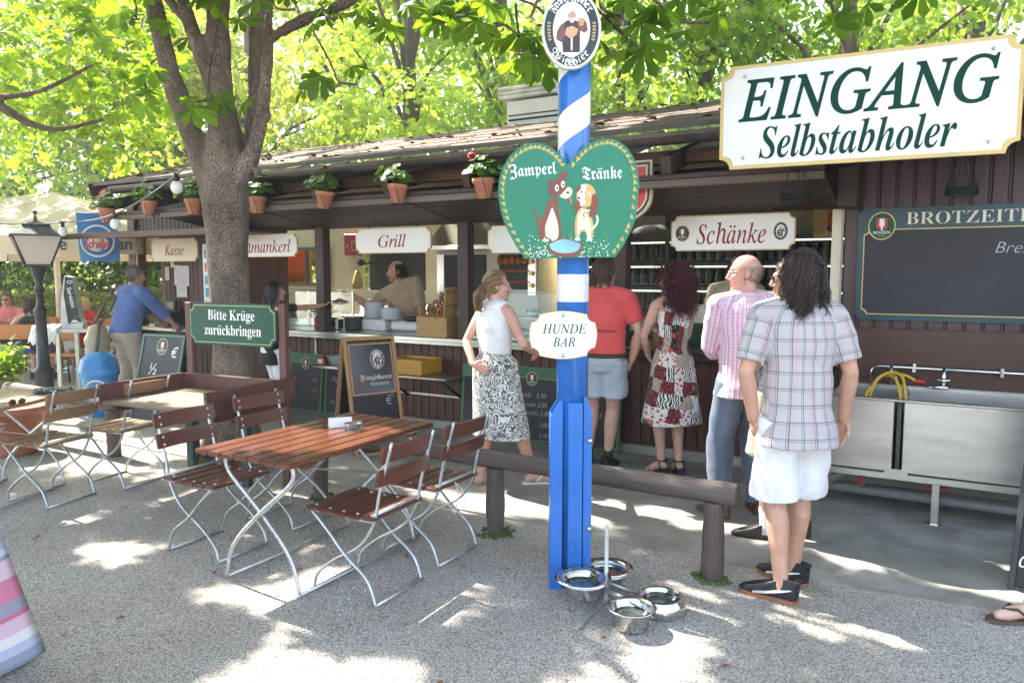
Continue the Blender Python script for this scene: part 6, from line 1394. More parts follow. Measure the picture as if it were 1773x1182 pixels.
lfA = leafmat('leaf_bright', (0.20, 0.33, 0.06), (0.42, 0.54, 0.13), 0.55, 0.5, yellow=0.1); lfB = leafmat('leaf_mid', (0.09, 0.19, 0.04), (0.28, 0.38, 0.085), 0.55, 0.45); lfC = leafmat('leaf_autumn', (0.17, 0.25, 0.07), (0.40, 0.43, 0.13), 0.55, 0.5, yellow=0.3); lfD = leafmat('leaf_dark', (0.03, 0.065, 0.018), (0.08, 0.12, 0.03), 0.4, 0.4)
KINDS = [('broadleaf_tree', 'bright yellow-green broadleaf tree', lfA), ('broadleaf_tree', 'mid green broadleaf tree', lfB), ('turning_tree', 'tree with yellowing leaves', lfC), ('dark_tree', 'dark green dense tree', lfD)]
spots = [(-9.4, 22.0, 10, 3.0, 1.5, 1, 'far behind the lamp at the left'), (-6.6, 19.0, 10, 2.8, 1.4, 2, 'behind the kiosk roof right of the fork'), (-4.2, 18.5, 11, 2.6, 1.3, 2, 'behind the kiosk roof above the geraniums'), (-2.3, 16.5, 10, 2.5, 1.3, 0, 'behind the kiosk roof left of the vent'), (-0.3, 17.2, 11, 2.5, 1.4, 0, 'directly behind the roof vent'), (1.9, 14.5, 10, 2.4, 1.2, 1, 'directly right of the striped pole'), (3.7, 15.5, 10, 2.6, 1.3, 1, 'between the pole and the entrance sign'),
         (6.0, 14.0, 10, 2.6, 1.3, 1, 'above the left end of the entrance sign'), (8.6, 14.5, 10, 2.9, 1.4, 0, 'above the right end of the entrance sign'), (11.3, 15.5, 10, 3.0, 1.4, 3, 'beyond the right end of the kiosk'), (-11.5, 24.0, 11, 3.4, 1.2, 3, 'at the far left beyond the parasol'), (-15.5, 22.5, 10, 3.4, 1.0, 1, 'beyond the benches at the left edge')]
for i, (x, y, h, r, z0, k, where) in enumerate(spots):
    nm, lb, mt_ = KINDS[k]; lobes_tree(nm, lb+' '+where, x, y, h, r, z0, mt_, 40+i, nl=42, per=225, size=0.17 if y < 19 else 0.2)
# deep wood behind, one dark mass
rs = np.random.RandomState(77); N = 19000; P = np.stack([rs.uniform(-34, 26, N), 27+rs.uniform(0, 5, N), 15*rs.uniform(0, 1, N)**1.5], 1); P[:, 1] += 2.2*np.sin(P[:, 0]*0.55+P[:, 2]*0.4); d = rs.normal(0, 1, (N, 3)); d[:, 1] -= .6; d[:, 2] += .5; d /= np.linalg.norm(d, axis=1, keepdims=True)
o = leaf_cloud('woodland', P, d, 0.62, lfB, None, rs); tag(o, 'dense green wood beyond the beer garden', 'wood', kind='stuff')
# ================================================================== LEFT BACKGROUND
def bush(name, label, x, y, w, d, h, mt, seed, n=5200, size=0.10, top=0.85, cat='hedge', z0=0.05, rz=0.0):
    rs = np.random.RandomState(seed); t = thing(name, label, cat, (x, y, 0), rz)
    P = np.stack([rs.uniform(-w/2, w/2, n), rs.uniform(-d/2, d/2, n), z0+(h-z0)*rs.uniform(0, 1, n)**0.7], 1)
    # push to the surface
    k = rs.uniform(0, 1, n); f = k < 0.45; P[f, 1] = -d/2+rs.uniform(0, .10, f.sum()); g_ = (k > 0.45) & (k < 0.85); P[g_, 2] = h-rs.uniform(0, 0.12, g_.sum())
    P[:, 2] += 0.05*np.sin(P[:, 0]*3.1+seed); P[:, 1] += 0.06*np.sin(P[:, 0]*4.3+P[:, 2]*5)
    Nn = rs.normal(0, .5, (n, 3)); Nn[:, 1] -= .5; Nn[:, 2] += .9; Nn /= np.linalg.norm(Nn, axis=1, keepdims=True)
    o = leaf_cloud('foliage', P, Nn, size, mt, t, rs); o['kind'] = 'stuff'
    m = MB(); rr = random.Random(seed)
    for i in range(int(w*3)): xx = -w/2+w*(i+.5)/int(w*3); m.tube([(xx, 0, 0), (xx+rr.uniform(-.1, .1), rr.uniform(-.1, .1), h*0.8)], [0.02, 0.008], 5)
    m.build('stem', bark2, t); return t
hedgel = leafmat('hedge_leaf', (0.055, 0.105, 0.02), (0.16, 0.21, 0.05), 0.35, 0.5)
bush('clipped_hedge', 'clipped pale green hedge behind the seated guests', -10.2, 15.4, 9.0, 0.9, 1.28, hedgel, 5, 11000, 0.085)
bush('dark_shrub', 'tall dark shrub beyond the hedge under the parasol', -9.2, 18.2, 8.5, 1.8, 3.3, lfD, 6, 12000, 0.16, cat='shrub')
bush('light_shrub', 'feathery light green shrub beyond the hedge at the left edge', -13.2, 17.6, 1.8, 1.2, 2.5, hedgel, 8, 3200, 0.12, cat='shrub')
# parasol
canv = leafmat('parasol_canvas', (0.68, 0.61, 0.50), (0.72, 0.65, 0.54), 0.4, 0.8, tint=(1, 0.93, 0.8))
t = thing('parasol', 'large cream square parasol with lettering on its valance', 'parasol', (-8.2, 13.6, 0), rad(-2))
m = MB(); hw = 3.2; zt, zv = 3.1, 2.19
for k in range(4):
    a = k*math.pi/2; R_ = Rz(a); P0 = R_@Vector((-hw, -hw, zv)); P1 = R_@Vector((hw, -hw, zv)); Pm = R_@Vector((0, -hw, zv+0.02)); ap = Vector((0, 0, zt)); 
    V = []
    for i in range(9):
        for j in range(9):
            f, g_ = i/8, j/8; p = P0.lerp(P1, f).lerp(ap, g_); p = p+Vector((0, 0, -0.16*math.sin(math.pi*g_)*math.sin(math.pi*f))); V.append(p)
    m.add(V, [(i*9+j, (i+1)*9+j, (i+1)*9+j+1, i*9+j+1) for i in range(8) for j in range(8)], 0, True)
m.build('canopy', canv, t)
for k in range(4):
    m = MB(); R_ = Rz(k*math.pi/2); V = []
    for i in range(25):
        x = -hw+2*hw*i/24; V += [R_@Vector((x, -hw-0.005+0.01*math.sin(i*1.1), zv)), R_@Vector((x, -hw-0.02+0.02*math.sin(i*1.7), zv-0.27))]
    m.add(V, [(2*i+1, 2*i+3, 2*i+2, 2*i) for i in range(24)], 0, True); m.build('valance', canv, t)
words(t, [dict(body='die', cx=2.13, cz=zv-0.13, height=0.17, bold=0.01), dict(body='Fran', cx=2.98, cz=zv-0.13, height=0.16, bold=0.01)], M('valance_ink', (0.03, 0.035, 0.03), 0.7), -hw-0.05)
m = MB(); disc(m, 1.15, zv-0.13, 0.11, 0.12, -hw-0.045, 0); disc(m, 1.15, zv-0.13, 0.09, 0.1, -hw-0.047, 1); disc(m, 1.15, zv-0.14, 0.045, 0.06, -hw-0.049, 0); m.build('emblem', [M('oval_black', (0, 0, 0)), M('oval_cream', (0, 0, 0))], t)
m = MB(); m.cyl((0, 0, 0), (0, 0, zt), 0.05, 14); m.build('pole', M('pole_white', (0.70, 0.68, 0.62), 0.4), t)
for k in range(8):
    m = MB(); a = k*math.pi/4; r = hw*(1.414 if k % 2 else 1.0); m.tube([(0, 0, zt-0.08), (r*math.cos(a), r*math.sin(a), zv+0.0)], 0.014, 6); m.build('rib', M('pole_white', (0, 0, 0)), t)
m = MB(); m.box((0, 0, 0.05), (0.9, 0.9, 0.1), bev=0.02); m.build('base', M('plinth_concrete', (0, 0, 0)), t)
# ice-cream flag
t = thing('ice_flag', 'blue ice cream flag with a white ringed red logo hanging left of the kiosk', 'flag', (-5.54, 10.12, 2.14), rad(4))
m = MB(); V = []
for i in range(11):
    for j in range(9): x = -0.255+0.51*i/10; z = 0.32-0.64*j/8; V.append((x+0.02*j/8, 0.02*math.sin(x*9+z*3), z))
m.add(V, [(i*9+j, i*9+j+1, (i+1)*9+j+1, (i+1)*9+j) for i in range(10) for j in range(8)], 0, True); m.build('cloth', M('flag_blue', (0.03, 0.16, 0.42), 0.6, var=0.1), t)
m = MB(); disc(m, 0.01, -0.05, 0.225, 0.215, -0.03, 0, 40, (0.20, 0.19)); disc(m, 0.01, -0.09, 0.15, 0.10, -0.031, 1); text(m, 'Schöller', 0.01, -0.085, width=0.34, height=0.13, y=-0.034, mi=2, bold=0.02, style=t_bit); poly(m, [(0.03, -0.20), (0.14, -0.20), (0.08, -0.13)], -0.033, 3); m.build('logo', [M('flag_ring', (0.55, 0.62, 0.65), 0.5), M('flag_pale', (0.60, 0.58, 0.58), 0.5), M('flag_red', (0.50, 0.03, 0.03), 0.5), M('flag_blue', (0, 0, 0))], t)
m = MB(); m.tube([(-0.27, 0.0, 0.325), (0.30, 0, 0.325)], 0.012, 6); m.build('rod', galv, t)
# street lamp
iron = M('lamp_iron', (0.022, 0.026, 0.026), 0.4, metal=0.3, var=0.2); opal = leafmat('opal_glass', (0.78, 0.72, 0.66), (0.80, 0.74, 0.68), 0.45, 0.3, tint=(1, 0.93, 0.86))
def lamp(label, x, y, s, rz, h0):
    t = thing('street_lamp', label, 'lamp', (x, y, 0), rz, 'park lamps beside the benches')
    m = MB(); m.lathe([(0.13, 0), (0.13, 0.08), (0.105, 0.14), (0.10, 0.42), (0.115, 0.45), (0.115, 0.48), (0.075, 0.52), (0.062, 0.9), (0.062, 1.16), (0.075, 1.19), (0.075, 1.22), (0.042, 1.26), (0.036, h0-0.32), (0.055, h0-0.30), (0.05, h0-0.25), (0.035, h0-0.2), (0.06, h0-0.12), (0.085, h0-0.02), (0.09, h0)], seg=20); m.build('post', iron, t)
    m = MB(); b, tp_, hh = 0.13*s, 0.255*s, 0.36*s; m.box((0, 0, h0+0.01), (2*b+0.04, 2*b+0.04, 0.03), bev=0.005)
    for k in range(4): R_ = Rz(k*math.pi/2); m.tube([R_@Vector((b, b, h0+0.02)), R_@Vector((tp_, tp_, h0+hh))], 0.012, 6)
    m.build('cage', iron, t)
    for k in range(4):
        m = MB(); R_ = Rz(k*math.pi/2); m.quad(R_@Vector((-b, -b, h0+0.02)), R_@Vector((b, -b, h0+0.02)), R_@Vector((tp_, -tp_, h0+hh)), R_@Vector((-tp_, -tp_, h0+hh))); m.build('pane', opal, t)
    m = MB(); ro = tp_*1.1; zz = h0+hh; q = [(-1, -1), (1, -1), (1, 1), (-1, 1)]
    V = [(ro*a, ro*c, zz) for a, c in q]+[(ro*a, ro*c, zz+0.02) for a, c in q]+[(ro*.52*a, ro*.52*c, zz+0.12*s) for a, c in q]+[(ro*.5*a, ro*.5*c, zz+0.15*s) for a, c in q]+[(0, 0, zz+0.20*s)]
    F = [(3, 2, 1, 0)]; 
    for l in range(3):
        for k in range(4): F.append((l*4+k, l*4+(k+1) % 4, (l+1)*4+(k+1) % 4, (l+1)*4+k))
    F += [(12+k, 12+(k+1) % 4, 16) for k in range(4)]; m.add(V, F); m.build('roof', iron, t)
    m = MB(); m.tube([(0, 0, zz+0.19*s), (0, 0, zz+0.27*s)], [0.02, 0.008], 8); m.ell((0, 0, zz+0.29*s), 0.024*s, 12, 8); m.build('finial', iron, t)
    return t
lamp('black street lamp with frosted four sided lantern in front of the parasol', -5.78, 9.2, 1.0, rad(35), 1.745)
lamp('smaller distant black lamp with an emblem on its lantern at the left edge', -11.9, 17.2, 0.9, rad(10), 1.75)
# bar table with napkin tower
t = thing('bar_table', 'white bar height table on thin metal legs behind the lamp', 'table', (-5.65, 9.9, 0), rad(8))
m = MB(); m.box((0, 0, 0.925), (1.05, 0.55, 0.05), bev=0.008); m.build('tabletop', M('bar_top', (0.62, 0.60, 0.55), 0.4), t)
for x in (-0.42, -0.02, 0.18):
    for y in (-0.2, 0.2):
        m = MB(); m.box((x, y, 0.45), (0.045, 0.045, 0.9)); m.build('leg', M('pale_steel', (0, 0, 0)), t)
t = thing('napkin_tower', 'curved black and white serviette dispenser on the bar table', 'dispenser', (-5.72, 9.85, 0.951), rad(14))
m = MB(); prof = [(-0.13, 0), (0.12, 0), (0.13, 0.08), (0.10, 0.12), (0.07, 0.35), (0.03, 0.66), (-0.06, 0.68), (-0.11, 0.40)]
m.prism(prof, 0.20); o = m.build('body', M('tower_white', (0.58, 0.60, 0.56), 0.35), t)
m = MB(); poly(m, [(-0.04, 0.06), (0.125, 0.085), (0.10, 0.125), (0.07, 0.35), (0.03, 0.655), (-0.05, 0.67), (-0.075, 0.42)], -0.204, 0); text(m, 'Serviette', 0.01, 0.40, width=0.26, y=-0.207, mi=1, bold=0.01, rot=rad(-80)); disc(m, 0.0, 0.60, 0.035, 0.02, -0.207, 1, 20, (0.028, 0.014)); poly(m, [(-0.02, 0.075), (0.09, 0.09), (0.03, 0.12)], -0.207, 1); m.build('front_panel', [M('tower_black', (0.012, 0.02, 0.016), 0.25), textw], t)
# benches and tables
borange = wood('bench_orange', (0.52, 0.19, 0.05), 0.4, 'x', var=0.2, spec=0.5); bgreenm = M('bench_leg', (0.03, 0.09, 0.05), 0.45)
def bench(label, x, y, rz, back=False, table=False, L_=2.2):
    t = thing('beer_table' if table else 'beer_bench', label, 'table' if table else 'bench', (x, y, 0), rz); h = 0.76 if table else 0.45; w = 0.55 if table else 0.27
    m = MB(); m.box((0, 0, h-0.015), (L_, w, 0.03), bev=0.006); m.build('tabletop' if table else 'seat', borange, t)
    for sx_ in (-0.8, 0.8):
        for sy in (-1, 1):
            m = MB(); m.tube([(sx_, sy*w*0.38, h-0.03), (sx_, sy*w*0.46, 0)], 0.017, 6); m.build('leg', bgreenm, t)
        m = MB(); m.tube([(sx_, -w*0.42, 0.2), (sx_, w*0.42, 0.2)], 0.012, 6); m.tube([(sx_, 0, 0.2), (sx_*0.5, 0, h-0.04)], 0.010, 6); m.build('brace', bgreenm, t)
    if back:
        m = MB(); m.box((0, -w*0.55, 0.80), (L_, 0.025, 0.22), bev=0.006, rot=Rx(0.1)); m.build('backrest', borange, t)
        for sx_ in (-0.8, 0.8):
            m = MB(); m.tube([(sx_, -w*0.45, 0.42), (sx_, -w*0.62, 0.9)], 0.016, 6); m.build('back_support', bgreenm, t)
    return t
bench('orange beer bench with backrest nearest the lamp at the left', -7.55, 11.2, rad(3), True)
bench('orange beer table beyond the bench with backrest', -7.6, 12.1, rad(3), False, True)
bench('orange beer bench of the man in the pink shirt', -8.6, 13.0, rad(3), True)
bench('orange beer bench of the woman in the red shirt', -6.9, 12.6, rad(-20), True, L_=1.6)
bench('orange beer table in front of the woman in the red shirt', -7.5, 12.75, rad(-20), False, True, L_=1.4)
m = MB(); V = []
for i in range(13):
    for j in range(13):
        x, y = (i/12-.5), (j/12-.5); V.append((x*0.34, y*0.30, 0.03+0.035*math.sin(i*1.9)*math.cos(j*1.6)-(0.30*max(0, -y-0.15)*2)))
m.add(V, [(i*13+j, (i+1)*13+j, (i+1)*13+j+1, i*13+j+1) for i in range(12) for j in range(12)], 0, True); o = m.build('white_cloth', M('cloth_white', (0.70, 0.69, 0.66), 0.8)); o.location = (-5.60, 9.64, 0.955); o.location.x = -5.98; o.modifiers.new('t', 'SOLIDIFY').thickness = 0.006
tag(o, 'crumpled white bag hanging over the edge of the bar table', 'bag')
t = thing('beer_glass', 'half full beer glass held by the man in the pink shirt', 'glass', (-7.86, 12.2, 0.762), 0)
m = MB(); m.lathe([(0.035, 0), (0.042, 0.16), (0, 0.16)], seg=14); m.build('beer', M('beer', (0, 0, 0)), t); m = MB(); m.lathe([(0, 0.16), (0.043, 0.16), (0.046, 0.21), (0, 0.215)], seg=14); m.build('foam', M('foam', (0, 0, 0)), t)
# blue bin
t = thing('waste_bin', 'blue plastic waste bin with a domed lid and white round print', 'bin', (-4.82, 8.70, 0), rad(6))
bb_ = M('bin_blue', (0.05, 0.28, 0.62), 0.4, var=0.1)
t.scale = (0.84, 0.84, 0.82); m = MB(); m.lathe([(0.17, 0), (0.20, 0.02), (0.235, 0.58), (0.25, 0.60), (0.0, 0.60)], seg=28); m.build('bin_body', bb_, t)
m = MB(); m.lathe([(0.255, 0.58), (0.26, 0.64), (0.245, 0.72), (0.215, 0.82), (0.15, 0.90), (0, 0.92)], seg=28); m.build('lid', bb_, t)
m = MB(); V = []
for k in range(13):
    a = rad(-150+120*k/12); V += [(0.262*math.cos(a), 0.262*math.sin(a), 0.67), (0.222*math.cos(a), 0.222*math.sin(a), 0.83)]
m.add(V, [(2*k, 2*k+2, 2*k+3, 2*k+1) for k in range(12)], 0, True); m.build('flap', M('bin_flap', (0.03, 0.20, 0.50), 0.35), t)
m = MB(); disc(m, 0.05, 0.42, 0.15, 0.13, -0.245, 0, 40, (0.125, 0.105)); poly(m, [(-0.02, 0.34), (0.12, 0.34), (0.05, 0.39)], -0.249, 0); m.build('print', M('cloth_white', (0, 0, 0)), t)
# planter with plant
terra = M('terracotta', (0.40, 0.15, 0.085), 0.75, var=0.18, scale=6, dirt=0.3, dirtcol=(0.45, 0.32, 0.25))
t = thing('planter', 'big terracotta planter beyond the left table', 'planter', (-4.62, 6.85, 0), 0)
m = MB(); m.lathe([(0.17, 0), (0.19, 0.02), (0.27, 0.38), (0.30, 0.385), (0.305, 0.45), (0.265, 0.45), (0.25, 0.40), (0.0, 0.39)], seg=32); m.build('pot', terra, t)
def plant(name, label, x, y, z, n, spread, h, mt, size, seed):
    rs = np.random.RandomState(seed); t = thing(name, label, 'plant', (x, y, z), 0); P = []
    m = MB()
    for k in range(14):
        a = rs.uniform(0, 6.28); r = spread*rs.uniform(.3, 1); tip = Vector((r*math.cos(a), r*math.sin(a), h*rs.uniform(.6, 1))); m.tube([(0, 0, 0), tuple(tip*0.5+Vector((0, 0, h*.15))), tuple(tip)], 0.006, 5)
        for j in range(n//14): q = tip*rs.uniform(.45, 1.05); P.append((q.x+rs.normal(0, spread*.12), q.y+rs.normal(0, spread*.12), q.z+rs.normal(0, .03)))
    m.build('stem', M('stem_green', (0.08, 0.16, 0.03), 0.6), t); P = np.array(P); Nn = rs.normal(0, .4, P.shape)+np.array([0, 0, 1]); Nn /= np.linalg.norm(Nn, axis=1, keepdims=True)
    leaf_cloud('foliage', P, Nn, size, mt, t, rs); return t
plant('leafy_plant', 'bright green leafy plant at the far end of the left table', -5.55, 8.0, 0.3, 420, 0.36, 0.62, chest2, 0.11, 4)
t = thing('planter', 'terracotta planter holding the bright leafy plant', 'planter', (-5.55, 8.0, 0), 0)
m = MB(); m.lathe([(0.15, 0), (0.22, 0.30), (0.245, 0.305), (0.245, 0.36), (0.21, 0.36), (0.2, 0.32), (0, 0.31)], seg=28); m.build('pot', terra, t)
# geranium pots on the eaves
ger = leafmat('geranium_leaf', (0.045, 0.13, 0.02), (0.12, 0.23, 0.045), 0.4, 0.4); potm = M('flowerpot', (0.48, 0.20, 0.115), 0.75, var=0.12, scale=9, dirt=0.2, dirtcol=(0.5, 0.36, 0.28))
wire = M('wire', (0.02, 0.025, 0.02), 0.5, metal=0.5)
pts = [(-8.76, 2.27, 'hanging in front of the blue flag'), (-7.95, 2.325, 'above the cash desk flap'), (-7.16, 2.30, 'half hidden left of the trunk'), (-6.15, 2.27, 'just right of the trunk'), (-5.24, 2.28, 'above the grill sign, left'), (-4.34, 2.29, 'above the grill sign, right'), (-3.42, 2.285, 'beside the heart, with a red bloom')]
def ger_leaf_template():
    V = [(0.15, 0, 0.0)]; 
    for k in range(9): a = rad(-160+320*k/8); r = 0.5*(1+0.08*(k % 2)); V.append((0.5+r*math.cos(a)*-1, r*math.sin(a), 0.10*(r)))
    return V
for i, (s, z, wh) in enumerate(pts):
    loc = SL(s, 5.37, z); t = thing('geranium_pot', 'terracotta pot of geraniums '+wh, 'flower pot', loc, -TH+0.02*i, 'geranium pots along the eaves')
    tl = 0.10*math.sin(i*1.9)+0.05
    m = MB(); m.lathe([(0.055, 0), (0.082, 0.125), (0.092, 0.128), (0.095, 0.165), (0.085, 0.165), (0.08, 0.14), (0, 0.135)], seg=24, rot=Ry(tl)); m.build('pot', potm, t)
    m = MB(); m.tube([(-0.10, 0.0, 0.0), (0.10, 0, 0.0), (0.10, 0.09, 0.0), (-0.10, 0.09, 0), (-0.10, 0, 0)], 0.004, 5); m.tube([(0.03, -0.09, 0.16), (0.06, -0.06, 0.0)], 0.003, 5); m.tube([(-0.10, 0.08, 0), (-0.10, 0.09, 0.12)], 0.004, 5); m.tube([(0.10, 0.08, 0), (0.10, 0.09, 0.12)], 0.004, 5); m.build('holder', wire, t)
    rs = np.random.RandomState(100+i); m = MB(); nl = 64
    for k in range(nl):
        a = rs.uniform(0, 6.28); r = 0.19*math.sqrt(rs.uniform(0, 1)); zz = 0.19+rs.uniform(0, 0.22)*(1.15-r/0.21); lr = rs.uniform(0.026, 0.046); nrm = Vector((math.cos(a)*r*4+rs.normal(0, .25), math.sin(a)*r*4+rs.normal(0, .25)-0.35, 1)).normalized(); q = nrm.to_track_quat('Z', 'Y').to_matrix()
        c_ = Vector((r*math.cos(a)-0.02*(i % 3), r*math.sin(a)*0.8, zz)); V = [c_-q@Vector((0, 0, 0.006))]+[c_+q@Vector((lr*math.cos(u)*(1+.07*math.sin(5*u)), lr*math.sin(u), 0.004*math.sin(3*u))) for u in (j*math.pi/5 for j in range(10))]
        m.add(V, [(0, 1+j, 1+(j+1) % 10) for j in range(10)], 0, True)
    m.build('foliage', ger, t); m = MB()
    for k in range(16): a = rs.uniform(0, 6.28); r = rs.uniform(.03, .12); m.tube([(0, 0, 0.13), (r*math.cos(a)*.6, r*math.sin(a)*.5, 0.21), (r*math.cos(a), r*math.sin(a)*.8, 0.27)], 0.003, 4)
    m.build('stem', M('stem_green', (0, 0, 0)), t)
    if i == 6:
        m = MB(); m.tube([(-0.03, 0, 0.18), (-0.09, -0.02, 0.33)], 0.003, 4)
        for k in range(26): d = Vector(rs.normal(0, 1, 3)).normalized(); m.ell(Vector((-0.10, -0.02, 0.35))+d*0.028, (0.014, 0.014, 0.009), 6, 5)
        m.build('bloom', M('bloom_red', (0.62, 0.012, 0.045), 0.5, var=0.3, scale=40), t)
# empty basket holders right of the entrance
for k, (s, n_, z, lab) in enumerate(((-0.95, 5.42, 2.20, 'empty dark wire pot holder at the right end of the shutter'), (0.02, 6.05, 2.25, 'empty hanging basket with green liner on the plum wall'))):
    t = thing('wire_basket', lab, 'plant holder', SL(s, n_, z), -TH); m = MB()
    for j in range(4): m.tube([(0.10*math.cos(a), 0.07*math.sin(a), -0.03*j*0.5) for a in (q*math.pi/10 for q in range(21))], 0.004, 4, cap=False)
    for j in range(4): a = j*1.57+.4; m.tube([(0.10*math.cos(a), 0.07*math.sin(a), 0), (0.02*math.cos(a), 0.02*math.sin(a), 0.22)], 0.003, 4)
    m.build('wire_frame', wire, t)
    if k == 1: m = MB(); m.lathe([(0.0, -0.07), (0.07, -0.06), (0.10, 0), (0.09, 0), (0, -0.05)], seg=16, sy=.7); m.build('liner', M('liner', (0.02, 0.05, 0.03), 0.9), t)
# string of bulbs
t = thing('light_string', 'grey cable of the festoon lights between the tree and the left edge', 'cable', (-2.6, 6.6, 2.5), 0)
A = Vector((-2.62, 6.2, 2.55)); B = Vector((-4.7, 8.3, 2.33)); B2 = Vector((-5.1, 8.9, 2.27)); Cc = Vector((-7.6, 9.6, 2.42)); o0_ = Vector((-2.6, 6.6, 2.5))
def sag(a, b, s_, n=12): return [a.lerp(b, i/n)+Vector((0, 0, -s_*4*(i/n)*(1-i/n))) for i in range(n+1)]
S1 = sag(A, B2, 0.12); S2 = sag(B2, Cc, 0.08)
m = MB(); m.tube([p-o0_ for p in S1+S2[1:]], 0.008, 6); m.build('cable', M('cable_grey', (0.12, 0.13, 0.13), 0.6), t)
blb = M('bulb_white', (0.78, 0.77, 0.72), 0.35, var=0.03)
for i, p in enumerate((S1[1], S1[7], S2[1], S2[7])):
    t = thing('light_bulb', ['white festoon bulb against the tree trunk', 'white festoon bulb in front of the eaves end', 'white festoon bulb in front of the cream parasol', 'white festoon bulb at the left edge above the lamp'][i], 'bulb', p, 0, 'white festoon bulbs on the cable')
    m = MB(); m.cyl((0, 0, 0.015), (0, 0, -0.06), 0.02, 12); m.build('socket', wire, t); m = MB(); m.ell((0, 0, -0.105), (0.05, 0.05, 0.055), 18, 12); m.build('globe', blb, t)
# fallen leaves
rr = random.Random(12); m0 = None; brn = M('fallen_leaf', (0.30, 0.10, 0.04), 0.7, var=0.5, scale=12)
fl = [(-1.66, 4.05), (-1.2, 4.1), (-0.62, 4.3), (-2.75, 5.2), (-2.45, 5.0), (-1.05, 2.6), (-0.3, 2.9), (0.62, 3.1), (0.9, 3.05), (0.15, 4.0), (-0.02, 4.1), (0.7, 3.75), (-0.28, 4.15), (1.1, 3.2), (-1.9, 3.5), (-2.3, 4.0), (0.42, 3.3), (-0.5, 3.2), (-3.0, 4.6), (0.25, 3.45)]
for i, (x, y) in enumerate(fl[::2]+fl[1:6:2]):
    if m0 is None:
        m = MB(); m.add([(-0.035, 0, 0.006), (-0.01, -0.018, 0.012), (0.02, -0.016, 0.004), (0.042, 0, 0.014), (0.02, 0.016, 0.010), (-0.01, 0.018, 0.003)], [(0, 1, 2, 3), (0, 3, 4, 5)]); o = m.build('fallen_leaf', brn); m0 = o
    else: o = m0.copy(); C.objects.link(o)
    o.location = (x, y, 0.006); o.rotation_euler = (rr.uniform(-.2, .2), rr.uniform(-.2, .2), rr.uniform(0, 6)); k = rr.uniform(.45, .85); o.scale = (k, k, k); tag(o, 'small dry brown leaf lying on the gravel', 'leaf', 'dry leaves on the gravel')
# ================================================================== PEOPLE
from mathutils import noise as mnoise
def skinmat(name, col):
    if name in MATS: return MATS[name]
    m, nt, b = base_mat(name); at = nd(nt, 'ShaderNodeAttribute'); at.attribute_name = 'tint'
    f = noise(nt, coords(nt, 'Object'), 18, 4); co = ramp(nt, f, [(0.3, tuple(c*0.90 for c in col)), (0.7, tuple(min(1, c*1.08) for c in col))])
    nt.links.new(mix(nt, 1.0, co, at.outputs['Color'], 'MULTIPLY'), b.inputs['Base Color']); b.inputs['Roughness'].default_value = 0.5
    b.inputs['Subsurface Weight'].default_value = 0.12; b.inputs['Subsurface Radius'].default_value = (0.02, 0.008, 0.004); b.inputs['Subsurface Scale'].default_value = 0.5
    bump(nt, b, noise(nt, coords(nt, 'Object'), 160, 3), 0.10, 0.002); MATS[name] = m; return m
def clothmat(name, col, pat=None, rough=0.85, weave=260, sheen=0.2):
    """pat: function(nt, u, v) -> colour socket, else a plain colour with soft mottling"""
    if name in MATS: return MATS[name]
    m, nt, b = base_mat(name); at = nd(nt, 'ShaderNodeAttribute'); at.attribute_name = 'clothuv'; sp = nd(nt, 'ShaderNodeSeparateXYZ'); nt.links.new(at.outputs['Vector'], sp.inputs[0])
    if pat: co = pat(nt, sp.outputs[0], sp.outputs[1], at.outputs['Vector'])
    else:
        f = noise(nt, coords(nt, 'Object'), 9, 4); co = ramp(nt, f, [(0.3, tuple(c*0.85 for c in col)), (0.7, tuple(min(1, c*1.1) for c in col))])
    nt.links.new(co, b.inputs['Base Color']); b.inputs['Roughness'].default_value = rough; b.inputs['Specular IOR Level'].default_value = 0.2; b.inputs['Sheen Weight'].default_value = sheen
    f1 = noise(nt, coords(nt, 'Object', (1, 1, 0.6)), 11, 4, 0.6, 0.8); f2 = noise(nt, coords(nt, 'Object'), weave, 2)
    bump(nt, b, mth(nt, 'ADD', f1, mth(nt, 'MULTIPLY', f2, 0.12)), 0.55, 0.012); MATS[name] = m; return m
def line(nt, x, period, off, width, soft=0.0):
    f = mth(nt, 'FRACT', mth(nt, 'DIVIDE', mth(nt, 'ADD', x, off+50*period), period)); d = mth(nt, 'ABSOLUTE', mth(nt, 'SUBTRACT', f, 0.5)); return mth(nt, 'LESS_THAN', d, width/period/2)
def plaid(base, lines):
    def f(nt, u, v, vec):
        co = base
        for ax, per, off, w, c, st in lines: co = mix(nt, mth(nt, 'MULTIPLY', line(nt, u if ax == 'u' else v, per, off, w), st), co, c)
        return co
    return f
class Fig: pass
def ik(a, c, l1, l2, hint):
    a, c = Vector(a), Vector(c); d = c-a; L_ = d.length
    if L_ > (l1+l2)*0.999: c = a+d.normalized()*(l1+l2)*0.999; d = c-a; L_ = d.length
    x = (l1*l1-l2*l2+L_*L_)/(2*L_); hgt = math.sqrt(max(0, l1*l1-x*x)); n_ = d.normalized(); h = Vector(hint); h = h-n_*h.dot(n_)
    h = h.normalized() if h.length > 1e-6 else n_.orthogonal(); return a+n_*x+h*hgt, c
